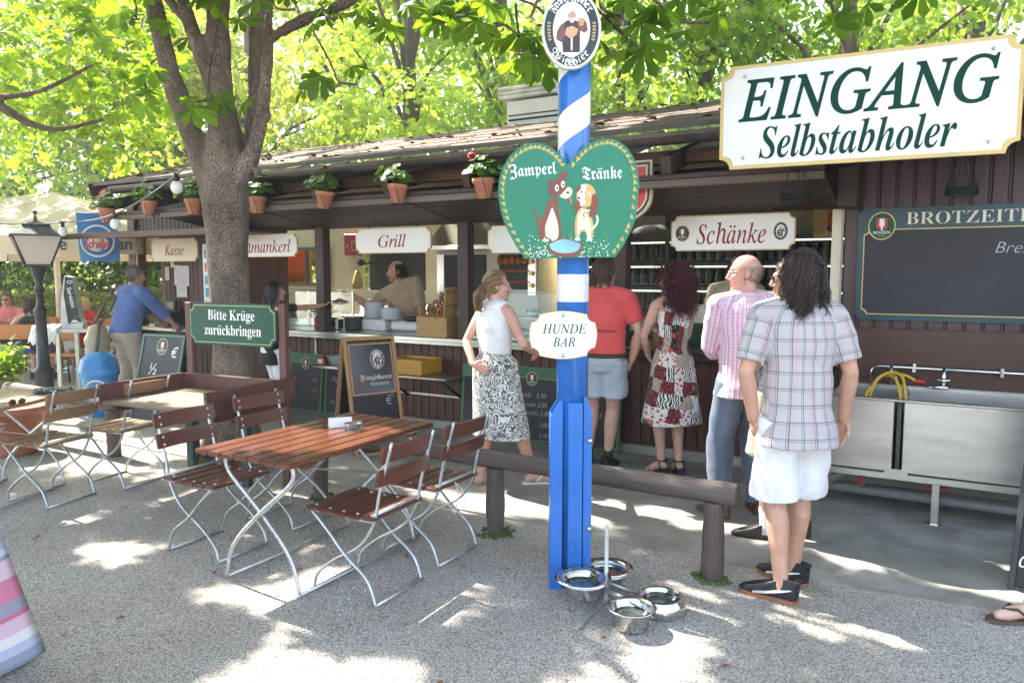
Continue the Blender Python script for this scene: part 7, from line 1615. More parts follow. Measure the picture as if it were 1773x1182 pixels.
def loft(mb, rings, seg=28):
    """rings: (centre, side axis, forward axis, rx, ry_front, ry_back)"""
    V = []
    for c, sx_, fy, rx, rf, rb in rings:
        for k in range(seg):
            a = 2*math.pi*k/seg; ca, sa = math.cos(a), math.sin(a); e = 0.85
            x = math.copysign(abs(ca)**e, ca)*rx; y = math.copysign(abs(sa)**e, sa)*(rf if sa > 0 else rb); V.append(Vector(c)+sx_*x+fy*y)
    n = len(rings); F = [(i*seg+k, i*seg+(k+1) % seg, (i+1)*seg+(k+1) % seg, (i+1)*seg+k) for i in range(n-1) for k in range(seg)]
    F += [tuple(range(seg))[::-1], tuple((n-1)*seg+k for k in range(seg))]; mb.add(V, F, 0, True)
def human(label, loc, rz, h=1.75, sex='m', bulk=1.0, skin=(0.52, 0.29, 0.20), lean=0.0, side=0.0, twist=0.0, hyaw=0.0, hpitch=0.0, htilt=0.0, ank=((-.10, 0), (.10, 0)), fyaw=(8, -8), wr=None, whint=None, hd=None, hn=None, curl=(0.5, 0.5), seat=None, voxel=0.0062, heel=0.0, pelx=0.0, pely=0.0, kneehint=((0, 1, 0), (0, 1, 0)), shoes=True, chest=1.0, stubble=0.0, brow=(0.35, 0.28, 0.25), kdrop=0.0, ankz=(0, 0)):
    k = h/1.75; g = Fig(); g.k = k; g.h = h; g.sex = sex; g.voxel = voxel
    g.root = thing('person', label, 'person', loc, rz)
    fem = sex == 'f'; shw = (0.165 if fem else 0.190)*k*bulk**0.5; hpw = (0.095 if fem else 0.092)*k
    pz = (seat if seat is not None else 0.95*k+heel-kdrop); pel = Vector((pelx, pely, pz)); g.pel = pel
    up = Vector((math.sin(side)*math.cos(lean), math.sin(lean), math.cos(lean)*math.cos(side))).normalized(); g.up = up
    sideax = Vector((math.cos(twist), math.sin(twist), 0)); sideax = (sideax-up*sideax.dot(up)).normalized(); fwd = up.cross(sideax)
    hs = Vector((1, 0, 0)); hf = Vector((0, 1, 0)); g.sideax, g.fwd = sideax, fwd
    g.waist = pel+up*0.13*k+Vector((0, 0, 0.0)); g.chest = pel+up*0.33*k; g.neck = pel+up*0.515*k; shz = pel+up*0.475*k
    g.sh = [shz-sideax*shw, shz+sideax*shw]; g.hip = [pel+Vector((-hpw, 0, -0.03*k)), pel+Vector((hpw, 0, -0.03*k))]
    g.ank = [Vector((ank[i][0], ank[i][1], 0.085*k+heel+ankz[i])) for i in (0, 1)]
    g.knee = []
    for i in (0, 1): kn, an = ik(g.hip[i], g.ank[i], 0.435*k, 0.42*k, kneehint[i]); g.knee.append(kn); g.ank[i] = an
    la, lf = 0.295*k, 0.255*k; g.wr = []; g.el = []
    wr = wr or (None, None); whint = whint or (None, None)
    for i, sg in ((0, -1), (1, 1)):
        w = Vector(wr[i]) if wr[i] is not None else g.sh[i]+Vector((sg*0.05*k, 0.03, -0.535*k)); hint = Vector(whint[i]) if whint[i] else Vector((sg*0.3, -1, -0.1))
        e, w = ik(g.sh[i], w, la, lf, hint); g.el.append(e); g.wr.append(w)
    # head frame
    hq = Matrix.Rotation(rz*0+hyaw+twist, 3, 'Z') @ Matrix.Rotation(htilt, 3, 'Y') @ Matrix.Rotation(hpitch, 3, 'X')
    hs_ = (0.96 if fem else 1.0)*(0.25+0.75*k); g.hs = hs_; g.hR = hq; g.hc = g.neck+up*0.05*k+hq@Vector((0, 0.012, 0.105*hs_))+Vector((0, 0, 0.0))
    def hp(p): return g.hc+hq@(Vector(p)*hs_)
    g.hp = hp
    B = MB(); bw = bulk
    # torso (inside the clothes)
    r_ = [(pel-up*0.06*k, hs, hf, 0.145*bw if not fem else 0.165*bw, 0.10*bw, 0.115*bw), (pel+up*0.02*k, hs, hf, 0.150*bw if not fem else 0.170*bw, 0.105*bw, 0.115*bw), (g.waist, sideax, fwd, (0.138 if not fem else 0.118)*bw, 0.10*bw, 0.09*bw), (pel+up*0.24*k, sideax, fwd, (0.148 if not fem else 0.128)*bw, 0.105*bw*chest, 0.10*bw), (g.chest, sideax, fwd, (0.165 if not fem else 0.142)*bw, (0.115 if not fem else 0.13)*bw*chest, 0.11*bw), (pel+up*0.42*k, sideax, fwd, (0.172 if not fem else 0.145)*bw, 0.10*bw, 0.10*bw), (pel+up*0.475*k, sideax, fwd, (0.145 if not fem else 0.12)*bw, 0.075, 0.078), (pel+up*0.51*k, sideax, fwd, 0.075, 0.055, 0.06)]
    g.rings = [(Vector(c), a, b, x*k, y*k, z*k) for c, a, b, x, y, z in r_]; loft(B, g.rings)
    B.tube([g.neck-up*0.05*k, g.neck+up*0.03*k, g.hp((0, -0.012, -0.06)), g.hp((0, -0.008, -0.02))], [0.068*k*(0.9 if fem else 1.05), 0.056*k*(0.88 if fem else 1.05), 0.054*k*(0.88 if fem else 1.05), 0.05*k], 18)
    g.ra = [0.053*k*bw, 0.046*k*bw, 0.042*k*bw, 0.044*k*bw, 0.029*k]; 
    if fem: g.ra = [r*0.82 for r in g.ra]
    for i in (0, 1):
        S_, E_, W_ = g.sh[i], g.el[i], g.wr[i]
        B.ell(S_+Vector((0, 0, -0.01)), g.ra[0]*1.10, 14, 10); B.tube([g.neck+up*0.015*k, g.neck.lerp(S_, 0.5)+up*0.012*k, S_], [0.045*k, 0.046*k, g.ra[0]*0.95], 12)
        B.tube([S_, S_.lerp(E_, 0.35), S_.lerp(E_, 0.7), E_, E_.lerp(W_, 0.25), E_.lerp(W_, 0.6), W_], [g.ra[0]*1.02, g.ra[0], g.ra[1], g.ra[2]*0.95, g.ra[3], g.ra[3]*0.85, g.ra[4]], 14)
        # hand
        d = (W_-E_).normalized() if not (hd and hd[i]) else Vector(hd[i]).normalized()
        nrm = Vector(hn[i]) if hn and hn[i] else Vector((1 if i == 0 else -1, 0.0, 0)); nrm = (nrm-d*nrm.dot(d)).normalized(); sd = d.cross(nrm)*(1 if i == 0 else -1)
        sc = k*(0.9 if fem else 1.0); R_ = Matrix((d, sd, nrm)).transposed()
        B.ell(W_+d*0.048*sc, (0.050*sc, 0.040*sc, 0.0165*sc), 14, 10, rot=R_); B.tube([W_-d*0.02*sc, W_+d*0.02*sc], [g.ra[4], 0.024*sc], 12, ell=0.85)
        cu = curl[i]
        for j, (off, L_) in enumerate(((0.031, 0.074), (0.0105, 0.083), (-0.0105, 0.077), (-0.030, 0.060))):
            p = W_+d*(0.083-0.005*abs(j-1))*sc+sd*off*sc; dr = (d+sd*off*2.2).normalized(); pts = [p-dr*0.02*sc, p]; bend = 0.15
            for q, fr in enumerate((0.45, 0.32, 0.23)):
                bend += cu*(0.55 if q == 0 else 0.65); dd = dr*math.cos(bend)+nrm*math.sin(bend); p = p+dd*L_*fr*sc; pts.append(p)
            B.tube(pts, [0.0095*sc, 0.0092*sc, 0.0085*sc, 0.0078*sc, 0.0068*sc], 8)
        p = W_+d*0.022*sc+sd*0.024*sc; td = (d*0.62+sd*0.70+nrm*(0.25+0.4*cu)).normalized(); td2 = (d*0.85+sd*0.25+nrm*(0.25+0.5*cu)).normalized()
        B.tube([p, p+td*0.032*sc, p+td*0.032*sc+td2*0.026*sc, p+td*0.034*sc+td2*0.046*sc], [0.0145*sc, 0.012*sc, 0.0105*sc, 0.008*sc], 8)
    g.rl = [(0.088 if not fem else 0.09)*k*bw, 0.076*k*bw, 0.057*k*bw**0.5, 0.058*k*bw**0.5, 0.044*k, 0.035*k]
    for i in (0, 1):
        Hh, K_, A_ = g.hip[i], g.knee[i], g.ank[i]; back = -(Vector((0, 1, 0)))
        calf = K_.lerp(A_, 0.30)+(K_-Hh).normalized().cross(Vector((1, 0, 0))).normalized()*-0.0+Vector((0, -0.016*k, 0))
        B.tube([Hh, Hh.lerp(K_, 0.4), Hh.lerp(K_, 0.8), K_, calf, K_.lerp(A_, 0.62)+Vector((0, -0.006, 0)), A_, A_-Vector((0, 0, 0.03))], [g.rl[0], g.rl[1], g.rl[2]*1.06, g.rl[2]*0.97, g.rl[3], g.rl[4], g.rl[5], g.rl[5]], 16)
        fy = rad(fyaw[i]); fd = Vector((-math.sin(fy), math.cos(fy), 0)); fs = Vector((math.cos(fy), math.sin(fy), 0)); base = A_-Vector((0, 0, 0.085*k)); toe_dz = -heel
        R_ = Matrix((fs, fd, Vector((0, 0, 1)))).transposed()
        B.ell(base+fd*-0.025*k+Vector((0, 0, 0.032*k)), (0.030*k, 0.040*k, 0.032*k), 12, 8, rot=R_)
        B.tube([base+fd*-0.03*k+Vector((0, 0, 0.040*k)), base+fd*0.05*k+Vector((0, 0, 0.040*k+toe_dz*.4)), base+fd*0.125*k+Vector((0, 0, 0.024*k+toe_dz)), base+fd*0.175*k+Vector((0, 0, 0.016*k+toe_dz))], [0.034*k, 0.036*k, 0.034*k, 0.018*k], 14, ell=0.62 if False else None)
    g.base = [g.ank[i]-Vector((0, 0, 0.085*k)) for i in (0, 1)]
    # head
    def he(c, r, rot=None): B.ell(hp(c), tuple(q*hs_ for q in r), 22, 16, rot=hq if rot is None else hq@rot)
    he((0, -0.012, 0.022), (0.076, 0.097, 0.098)); he((0, 0.020, -0.035), (0.060, 0.070, 0.082)); he((0, 0.048, -0.085), (0.040, 0.042, 0.034)); he((0, 0.078, -0.102), (0.019, 0.017, 0.017))
    he((0, 0.072, 0.030), (0.048, 0.022, 0.018)); he((-0.034, 0.066, -0.022), (0.026, 0.026, 0.026)); he((0.034, 0.066, -0.022), (0.026, 0.026, 0.026)); he((0, 0.055, -0.055), (0.046, 0.038, 0.03))
    B.tube([hp((0, 0.084, 0.022)), hp((0, 0.098, 0.0)), hp((0, 0.113, -0.024)), hp((0, 0.108, -0.033))], [0.009*hs_, 0.010*hs_, 0.0125*hs_, 0.011*hs_], 10); he((-0.011, 0.098, -0.032), (0.009, 0.010, 0.008)); he((0.011, 0.098, -0.032), (0.009, 0.010, 0.008))
    he((0, 0.089, -0.060), (0.022, 0.011, 0.0065)); he((0, 0.086, -0.072), (0.019, 0.011, 0.0075))
    for sx_ in (-1, 1): he((sx_*0.077, -0.010, -0.002), (0.007, 0.019, 0.032), Rz(sx_*0.35)); he((sx_*0.075, -0.004, -0.024), (0.007, 0.010, 0.011))
    me = remeshed(B, voxel, 1); n = len(me.vertices); co = np.empty(n*3, np.float32); me.vertices.foreach_get('co', co); co = co.reshape(-1, 3)
    Hm = np.array(hq); lc = ((co-np.array(g.hc))@Hm)/hs_; tint = np.ones((n, 4), np.float32)
    def blobt(c, r, colr):
        d_ = np.sqrt((((lc-np.array(c))/np.array(r))**2).sum(1)); w = np.clip(1.5-d_, 0, 0.7)[:, None]/0.7; tint[:, :3] = tint[:, :3]*(1-w)+w*np.array(colr)
    for sx_ in (-1, 1):
        blobt((sx_*0.033, 0.085, 0.032), (0.018, 0.02, 0.005), brow); blobt((sx_*0.033, 0.085, 0.010), (0.016, 0.02, 0.008), (0.72, 0.58, 0.55)); blobt((sx_*0.04, 0.07, -0.03), (0.02, 0.03, 0.018), (1.08, 0.88, 0.85))
        blobt((sx_*0.078, -0.01, 0.0), (0.012, 0.02, 0.03), (1.05, 0.85, 0.82))
    blobt((0, 0.095, -0.066), (0.019, 0.02, 0.009), (0.92, 0.55, 0.55)); blobt((0, 0.112, -0.028), (0.012, 0.014, 0.01), (1.06, 0.86, 0.84))
    if stubble > 0:
        w = np.clip((-0.035-lc[:, 2])/0.03, 0, 1)*(lc[:, 2] > -0.135)*np.clip((lc[:, 1]+0.01)/0.03, 0, 1)*stubble; tint[:, :3] *= (1-w)[:, None]+w[:, None]*np.array([0.55, 0.50, 0.48])
    at = me.attributes.new('tint', 'FLOAT_COLOR', 'POINT'); at.data.foreach_set('color', tint.reshape(-1))
    g.body = link_mesh('body', me, skinmat('skin_%02x%02x' % (int(skin[0]*255), int(skin[1]*255)), skin), g.root)
    for sx_ in (-1, 1):
        e = MB(); e.ell(hp((sx_*0.031, 0.0815, 0.011)), 0.0105*hs_, 12, 8, 0); e.ell(hp((sx_*0.031, 0.0895, 0.011)), 0.0045*hs_, 8, 6, 1); e.build('eye', [M('eye_white', (0.62, 0.58, 0.55), 0.2, var=0.02), M('iris', (0.05, 0.035, 0.025), 0.2)], g.root)
    return g
def cloth_obj(g, name, mb, mt, wr_amp=0.010, voxel=None, arms=True, wscale=(9, 9, 16)):
    me = remeshed(mb, voxel or max(0.009, g.voxel*1.5), 3); n = len(me.vertices); co = np.empty(n*3, np.float32); me.vertices.foreach_get('co', co); co = co.reshape(-1, 3); nr = np.empty(n*3, np.float32); me.vertices.foreach_get('normal', nr); nr = nr.reshape(-1, 3)
    sd = (hash(name) % 7)+g.h*13; amp = np.array([mnoise.noise(Vector((c[0]*wscale[0]+sd, c[1]*wscale[1], c[2]*wscale[2]+c[0]*5)))*0.7+mnoise.noise(Vector((c[0]*4+sd, c[1]*4, c[2]*5)))*0.6 for c in co]); co2 = co+nr*(amp*wr_amp)[:, None]
    me.vertices.foreach_set('co', co2.astype(np.float32).reshape(-1)); me.update()
    # pattern coordinates: round the trunk, or along the sleeve
    c0 = np.array(g.pel); sx_ = np.array(g.sideax); fy = np.array(g.fwd); d = co-c0; x = d@sx_; y = d@fy; uv = np.zeros((n, 3), np.float32)
    uv[:, 0] = np.arctan2(x, -y)*0.15; uv[:, 1] = d@np.array(g.up)
    if arms:
        for i in (0, 1):
            S_, E_, W_ = (np.array(q) for q in (g.sh[i], g.el[i], g.wr[i]))
            for A_, B_, o_ in ((S_, E_, 0.0), (E_, W_, 0.3)):
                ax = B_-A_; L_ = np.linalg.norm(ax); ax /= L_; t = (co-A_)@ax; q = co-A_-np.clip(t, 0, L_)[:, None]*ax; dist = np.linalg.norm(q, axis=1); w = (dist < 0.085*g.k) & (t > 0.05*L_)
                out = (np.abs(x) > 0.155*g.k) | ((co-np.array(g.chest))@fy > 0.14) | (o_ > 0); w &= out
                b1 = np.cross(ax, [0.2, 1, 0.1]); b1 /= np.linalg.norm(b1); b2 = np.cross(ax, b1); uv[w, 0] = np.arctan2(q[w]@b1, q[w]@b2)*0.055; uv[w, 1] = t[w]+o_
    at = me.attributes.new('clothuv', 'FLOAT_VECTOR', 'POINT'); at.data.foreach_set('vector', uv.reshape(-1))
    return link_mesh(name, me, mt, g.root)
def grow(rings, d, lo=0, hi=None): return [(c, a, b, x+d, y+d, z+d) for c, a, b, x, y, z in rings[lo:hi]]
def shirt(g, mt, sleeve=0.55, hem=-0.10, loose=0.016, flare=0.02, name='shirt', collar=True, tuck=False, roll=None, vneck=False):
    k = g.k; B = MB(); R_ = grow(g.rings, loose*k); up = g.up
    if not tuck: c, a, b, x, y, z = R_[0]; R_ = [(g.pel+Vector((0, 0, hem*k)), a, b, x+flare*k, y+flare*k, z+flare*k), (g.pel+Vector((0, 0, hem*0.45*k)), a, b, x+flare*0.7*k, y+flare*0.6*k, z+flare*0.6*k)]+R_[1:]
    else: R_ = R_[1:]
    # fuller waist: cloth hangs from the chest
    for j, r in enumerate(R_):
        if (r[0]-g.waist).length < 0.03*k: R_[j] = (r[0], r[1], r[2], r[3]+0.012*k, r[4]+0.012*k, r[5]+0.012*k)
    loft(B, R_)
    if sleeve > 0:
        for i in (0, 1):
            S_, E_, W_ = g.sh[i], g.el[i], g.wr[i]; B.ell(S_+Vector((0, 0, -0.008)), g.ra[0]*1.06+loose*0.6*k, 14, 10); B.tube([g.neck+up*0.005*k, g.neck.lerp(S_, 0.5)+up*0.010*k, S_], [0.048*k+loose*0.5, 0.050*k+loose*0.4, g.ra[0]*0.95+loose*0.6], 12); lo = loose*k*0.75
            if sleeve <= 1: B.tube([S_, S_.lerp(E_, sleeve*0.5), S_.lerp(E_, sleeve)], [g.ra[0]+lo, g.ra[0]+lo*1.1, g.ra[1]+lo*1.35], 16)
            else: f = sleeve-1; B.tube([S_, S_.lerp(E_, 0.5), E_, E_.lerp(W_, f*0.5), E_.lerp(W_, f)], [g.ra[0]+lo, g.ra[0]+lo*0.8, g.ra[2]+lo*1.1, g.ra[3]+lo*0.9, g.ra[3]+lo*1.1], 16)
    if collar: B.tube([g.neck-up*0.03*k, g.neck+up*0.022*k, g.neck+up*0.05*k-g.fwd*0.008], [0.088*k, 0.071*k, 0.069*k], 20)
    return cloth_obj(g, name, B, mt)
def trousers(g, mt, frac=1.0, loose=0.016, hem=0.0, name='trousers', seatloose=0.012, waist=0.06):
    """frac: share of the leg covered, 1 = to the knee, 2 = to the ankle"""
    k = g.k; B = MB(); hs = Vector((1, 0, 0)); hf = Vector((0, 1, 0)); r0, r1 = g.rings[0], g.rings[1]
    loft(B, [(g.pel-Vector((0, 0, 0.13*k)), hs, hf, r0[3]*0.92+seatloose*k, r0[4]*0.9+seatloose*k, r0[5]*0.85+seatloose*k), (r0[0], hs, hf, r0[3]+seatloose*k, r0[4]+seatloose*k, r0[5]+(seatloose+0.012)*k), (r1[0], hs, hf, r1[3]+seatloose*0.8*k, r1[4]+seatloose*0.8*k, r1[5]+seatloose*k), (g.pel+g.up*waist*k, g.sideax, g.fwd, r1[3]*0.96+0.006*k, r1[4]+0.004*k, r1[5]*0.95+0.004*k)])
    for i in (0, 1):
        Hh, K_, A_ = g.hip[i], g.knee[i], g.ank[i]; lo = loose*k; a0 = Hh+Vector((0, 0, -0.0))
        if frac <= 1.0: e = Hh.lerp(K_, frac); B.tube([a0, Hh.lerp(K_, frac*0.5), e], [g.rl[0]+lo*0.8, g.rl[1]+lo*1.2, g.rl[1]*0.85+lo*1.9+hem], 20)
        else: f = frac-1; B.tube([a0, Hh.lerp(K_, 0.45), Hh.lerp(K_, 0.85), K_, K_.lerp(A_, f*0.4), K_.lerp(A_, f*0.8), K_.lerp(A_, f)], [g.rl[0]+lo*0.7, g.rl[1]+lo, g.rl[2]+lo*1.6, g.rl[2]+lo*1.7, g.rl[3]+lo*1.3, g.rl[4]+lo*1.1, g.rl[5]+lo*1.6+hem], 20)
    return cloth_obj(g, name, B, mt, 0.012, arms=False, wscale=(8, 8, 11))
def belt(g, mt, z=0.062):
    B = MB(); r1 = g.rings[1]; k = g.k; c = g.pel+g.up*z*k; pts = [c+g.sideax*math.cos(a)*(r1[3]*0.97+0.026*k)+g.fwd*math.sin(a)*((r1[4] if math.sin(a) > 0 else r1[5])*0.97+0.026*k) for a in (q*math.pi/14 for q in range(29))]
    B.tube(pts, 0.018*k, 6, cap=False, ell=None); return B.build('belt', mt, g.root)
def shoe(g, i, fyaw, upper, sole, kind='shoe', heel=0.0, accent=None, L_=0.285, sock=None, sockh=0.12):
    k = g.k; fy = rad(fyaw); fd = Vector((-math.sin(fy), math.cos(fy), 0)); fs = Vector((math.cos(fy), math.sin(fy), 0)); b = g.base[i]; R_ = Matrix((fs, fd, Vector((0, 0, 1)))).transposed()
    outline = [(-0.030, -0.070), (0.0, -0.082), (0.030, -0.070), (0.037, -0.02), (0.036, 0.05), (0.044, 0.12), (0.040, 0.165), (0.022, 0.195), (-0.004, 0.203), (-0.028, 0.185), (-0.040, 0.14), (-0.040, 0.08), (-0.032, 0.02), (-0.034, -0.03)]
    O = [(v.x, v.y) for v in spline([(x*k, y*k, 0) for x, y in outline+[outline[0]]], 4)][:-1]; n_ = len(O)
    def at(x, y, z): return b+fs*x+fd*y+Vector((0, 0, z))
    if kind == 'shoe':
        B = MB(); V = [at(x*1.04, y*1.02, -0.001) for x, y in O]+[at(x*1.06, y*1.03, 0.022*k) for x, y in O]; B.add(V, [tuple(range(n_))[::-1], tuple(range(n_, 2*n_))]+[(j, (j+1) % n_, (j+1) % n_+n_, j+n_) for j in range(n_)]); B.build('sole', sole, g.root)
        B = MB(); lv = [(1.0, 0.018, 0), (1.06, 0.042, 0), (1.02, 0.070, -0.006), (0.90, 0.092, -0.016), (0.76, 0.112, -0.036), (0.72, 0.122, -0.042)]; V = []
        for s_, z, sh_ in lv:
            for x, y in O: yy = y*s_+sh_*k*(1.0); zz = z*k*(1-0.42*max(0, (y/k)/0.20)**1.3 if y > 0 and z > 0.03 else 1); V.append(at(x*s_*1.02, yy, zz))
        F = [(l*n_+j, l*n_+(j+1) % n_, (l+1)*n_+(j+1) % n_, (l+1)*n_+j) for l in range(len(lv)-1) for j in range(n_)]+[tuple((len(lv)-1)*n_+j for j in range(n_))]; B.add(V, F, 0, True); B.build('shoe_upper', upper, g.root)
        if accent:
            for sg in (-1, 1):
                B = MB(); B.tube([at(sg*0.030*k, -0.060*k, 0.075*k), at(sg*0.043*k, -0.01*k, 0.062*k), at(sg*0.043*k, 0.06*k, 0.042*k), at(sg*0.046*k, 0.125*k, 0.030*k)], [0.006*k, 0.010*k, 0.014*k, 0.010*k], 8, ell=0.5); B.build('side_stripe', accent, g.root)
            B = MB(); B.ell(at(0, -0.083*k, 0.075*k), (0.016*k, 0.006*k, 0.016*k), 12, 8, rot=R_); B.build('heel_tab', accent, g.root)
    else:
        B = MB(); th = 0.014*k; V = [at(x*1.08, y*1.06, -b.z+0.0 if False else (-0.012*k-(heel*max(0, min(1, (y/k+0.02)/0.12))))) for x, y in O]; V += [v+Vector((0, 0, th)) for v in V]; B.add(V, [tuple(range(n_))[::-1], tuple(range(n_, 2*n_))]+[(j, (j+1) % n_, (j+1) % n_+n_, j+n_) for j in range(n_)]); B.build('sandal_sole', sole, g.root)
        B = MB(); z0 = 0.055*k-heel*0.9
        if kind == 'flipflop': B.tube([at(0.0, 0.14*k, 0.048*k), at(0.034*k, 0.085*k, 0.062*k), at(0.046*k, 0.02*k, 0.012*k)], 0.007*k, 6); B.tube([at(0.0, 0.14*k, 0.048*k), at(-0.034*k, 0.085*k, 0.062*k), at(-0.046*k, 0.02*k, 0.012*k)], 0.007*k, 6)
        else: B.tube([at(0.044*k, 0.11*k, 0.005*k-heel), at(0.02*k, 0.11*k, 0.05*k-heel), at(-0.02*k, 0.11*k, 0.05*k-heel), at(-0.044*k, 0.11*k, 0.005*k-heel)], 0.007*k, 6); B.tube([at(math.cos(a)*0.040*k, (math.sin(a)*0.045-0.01)*k, 0.075*k) for a in (q*math.pi/8 for q in range(17))], 0.006*k, 6); B.tube([at(0.036*k, -0.03*k, 0.0), at(0.040*k, -0.01*k, 0.075*k)], 0.006*k, 6); B.tube([at(-0.036*k, -0.03*k, 0.0), at(-0.040*k, -0.01*k, 0.075*k)], 0.006*k, 6)
        B.build('strap', upper, g.root)
        if heel > 0.02: B = MB(); B.tube([at(0, -0.055*k, -0.012*k), at(0, -0.06*k, -b.z+0.002)], [0.026*k, 0.012*k], 10); B.build('shoe_heel', sole, g.root)
    if sock: A_ = g.ank[i]; K_ = g.knee[i]; B = MB(); B.tube([A_-Vector((0, 0, 0.04*k)), A_, A_.lerp(K_, sockh/0.42), A_.lerp(K_, sockh/0.42+0.01)], [g.rl[5]*1.25, g.rl[5]*1.15, g.rl[5]*1.22, g.rl[5]*1.1], 16); B.build('sock', sock, g.root)
def hairmat(name, c1, c2, rough=0.42):
    if name in MATS: return MATS[name]
    m, nt, b = base_mat(name); geo = nd(nt, 'ShaderNodeNewGeometry'); nt.links.new(ramp(nt, geo.outputs['Random Per Island'], [(0.1, c1), (0.9, c2)]), b.inputs['Base Color']); b.inputs['Roughness'].default_value = rough; b.inputs['Specular IOR Level'].default_value = 0.4; MATS[name] = m; return m
def hair(g, mt, n=420, length=0.25, mask=None, curl_=0.0, puff=0.0, wave=0.004, r=0.0042, seed=1, part=0.0, tie=None, tail=None, capr=1.03, flowback=0.25, short=False, name='hair', freq=1.0):
    rs = np.random.RandomState(seed); hs_ = g.hs; hR = g.hR; hc = g.hc; cen = Vector((0, -0.012, 0.022)); rad3 = Vector((0.078, 0.099, 0.100)); B = MB()
    mask = mask or (lambda p: not (p.y > 0.035 and p.z < 0.075) and not (p.y > 0.0 and p.z < 0.0) and p.z > -0.065)
    down = hR.transposed() @ Vector((0, 0, -1))
    def rel(p): q = p-cen; return Vector((q.x/rad3.x, q.y/rad3.y, q.z/rad3.z))
    # cap
    V = []; nu, nv = 40, 24; idx = {}; F = []
    for j in range(nv):
        for i in range(nu):
            ph = math.pi*(j+0.5)/nv; a = 2*math.pi*i/nu; d = Vector((math.sin(ph)*math.cos(a), math.sin(ph)*math.sin(a), math.cos(ph))); p = cen+Vector((d.x*rad3.x, d.y*rad3.y, d.z*rad3.z))*capr
            if mask(p): idx[(i, j)] = len(V); V.append(hc+hR@(p*hs_))
    for j in range(nv-1):
        for i in range(nu):
            q = [(i, j), (i, j+1), ((i+1) % nu, j+1), ((i+1) % nu, j)]
            if all(t in idx for t in q): F.append([idx[t] for t in q])
    if (0, 0) in idx: F.append([idx[(i, 0)] for i in range(nu) if (i, 0) in idx])
    B.add(V, F, 0, True)
    cnt = 0; tries = 0
    while cnt < n and tries < n*12:
        tries += 1; d = Vector(rs.normal(0, 1, 3)).normalized(); p = cen+Vector((d.x*rad3.x, d.y*rad3.y, d.z*rad3.z))*1.0
        if not mask(p): continue
        cnt += 1; ns_ = 11; L_ = length*rs.uniform(0.75, 1.1); st = L_/ns_; lay = rs.uniform(0.02, 0.10+puff); pts = [p.copy()]; q = p.copy()
        nrm = Vector((d.x/rad3.x, d.y/rad3.y, d.z/rad3.z)).normalized(); fl = Vector((math.copysign(0.6, q.x-part) if abs(q.x-part) > 0.004 else 0.3, -flowback*2, -0.2)); dr = (fl-nrm*fl.dot(nrm)).normalized()*0.8+nrm*(0.35+puff); ph0 = rs.uniform(0, 6.28)
        for s_ in range(ns_):
            if tie is not None:
                f = (s_+1)/ns_; tg = Vector(tie); q2 = p.lerp(tg, f); rr = rel(q2); l_ = rr.length; tgt = 1.0+0.06+lay*0.4
                if l_ < tgt and f < 0.93: rr = rr*(tgt/max(l_, 1e-3)); q2 = cen+Vector((rr.x*rad3.x, rr.y*rad3.y, rr.z*rad3.z))
                q = q2
            else:
                dr = (dr*0.72+down*(0.42 if not short else 0.25)).normalized(); q = q+dr*st; rr = rel(q); l_ = rr.length
                if l_ < 1.03+lay: rr = rr*((1.03+lay)/max(l_, 1e-3)); q = cen+Vector((rr.x*rad3.x, rr.y*rad3.y, rr.z*rad3.z))
                lim = 0.062+0.5*lay*0.1  # keep clear of the neck and cheeks
                if q.z < -0.05 and math.hypot(q.x, q.y+0.01) < lim: s2 = lim/max(math.hypot(q.x, q.y+0.01), 1e-3); q.x *= s2; q.y = (q.y+0.01)*s2-0.01
            t = (s_+1)/ns_; w = wave*t; o_ = Vector((math.sin(ph0+t*9*freq)*w, math.cos(ph0*1.3+t*8*freq)*w, 0))
            if curl_ > 0: o_ += Vector((math.cos(ph0+s_*1.9), math.sin(ph0+s_*1.9), 0.4*math.sin(s_*1.3))).normalized()*curl_
            pts.append(q+o_)
        R0 = r*rs.uniform(0.7, 1.2); P_ = [hc+hR@(v*hs_) for v in pts]
        if curl_ > 0: P_ = spline(P_, 2)
        m_ = len(P_); B.tube(P_, [R0*(1-0.75*(i/(m_-1))**2) for i in range(m_)], 4, cap=False)
    if tail:
        tl, tn, spread, tdir = tail
        for _ in range(tn):
            p = Vector(tie)+Vector(rs.normal(0, 0.008, 3)); pts = []; a, b = rs.normal(0, spread, 2); ph0 = rs.uniform(0, 6.28)
            for s_ in range(13): t = s_/12; pts.append(hc+hR@((p+Vector(tdir)*math.sin(min(1, t*2.2)*1.2)*0.035+down*tl*t*rs.uniform(.97, 1.03)+Vector((a, b*0.6, 0))*math.sin(math.pi*min(1, t*0.9+.12))+Vector((math.sin(ph0+t*7), math.cos(ph0+t*6), 0))*wave*2*t)*hs_))
            B.tube(pts, [r*(1.1-0.8*(i/12)**2) for i in range(13)], 4, cap=False)
    return B.build(name, mt, g.root)
def specs(g, mt, dark=None, rim=True):
    B = MB(); hp = g.hp
    for sx_ in (-1, 1): B.tube([hp((sx_*0.032+0.024*math.cos(a), 0.099-0.12*abs(sx_*0.032+0.024*math.cos(a))**1.6, 0.010+0.017*math.sin(a))) for a in (q*math.pi/8 for q in range(17))], 0.0013, 5, cap=False); B.tube([hp((sx_*0.056, 0.092, 0.016)), hp((sx_*0.078, 0.04, 0.016)), hp((sx_*0.080, -0.01, 0.016))], 0.0014, 5)
    B.tube([hp((-0.009, 0.100, 0.014)), hp((0, 0.103, 0.016)), hp((0.009, 0.100, 0.014))], 0.0013, 5); o = B.build('spectacles', mt, g.root)
    if dark:
        for sx_ in (-1, 1):
            B = MB(); B.ell(hp((sx_*0.033, 0.097, 0.008)), (0.026, 0.004, 0.019), 14, 8, rot=g.hR@Rz(-sx_*0.25)); B.build('dark_lens', dark, g.root)
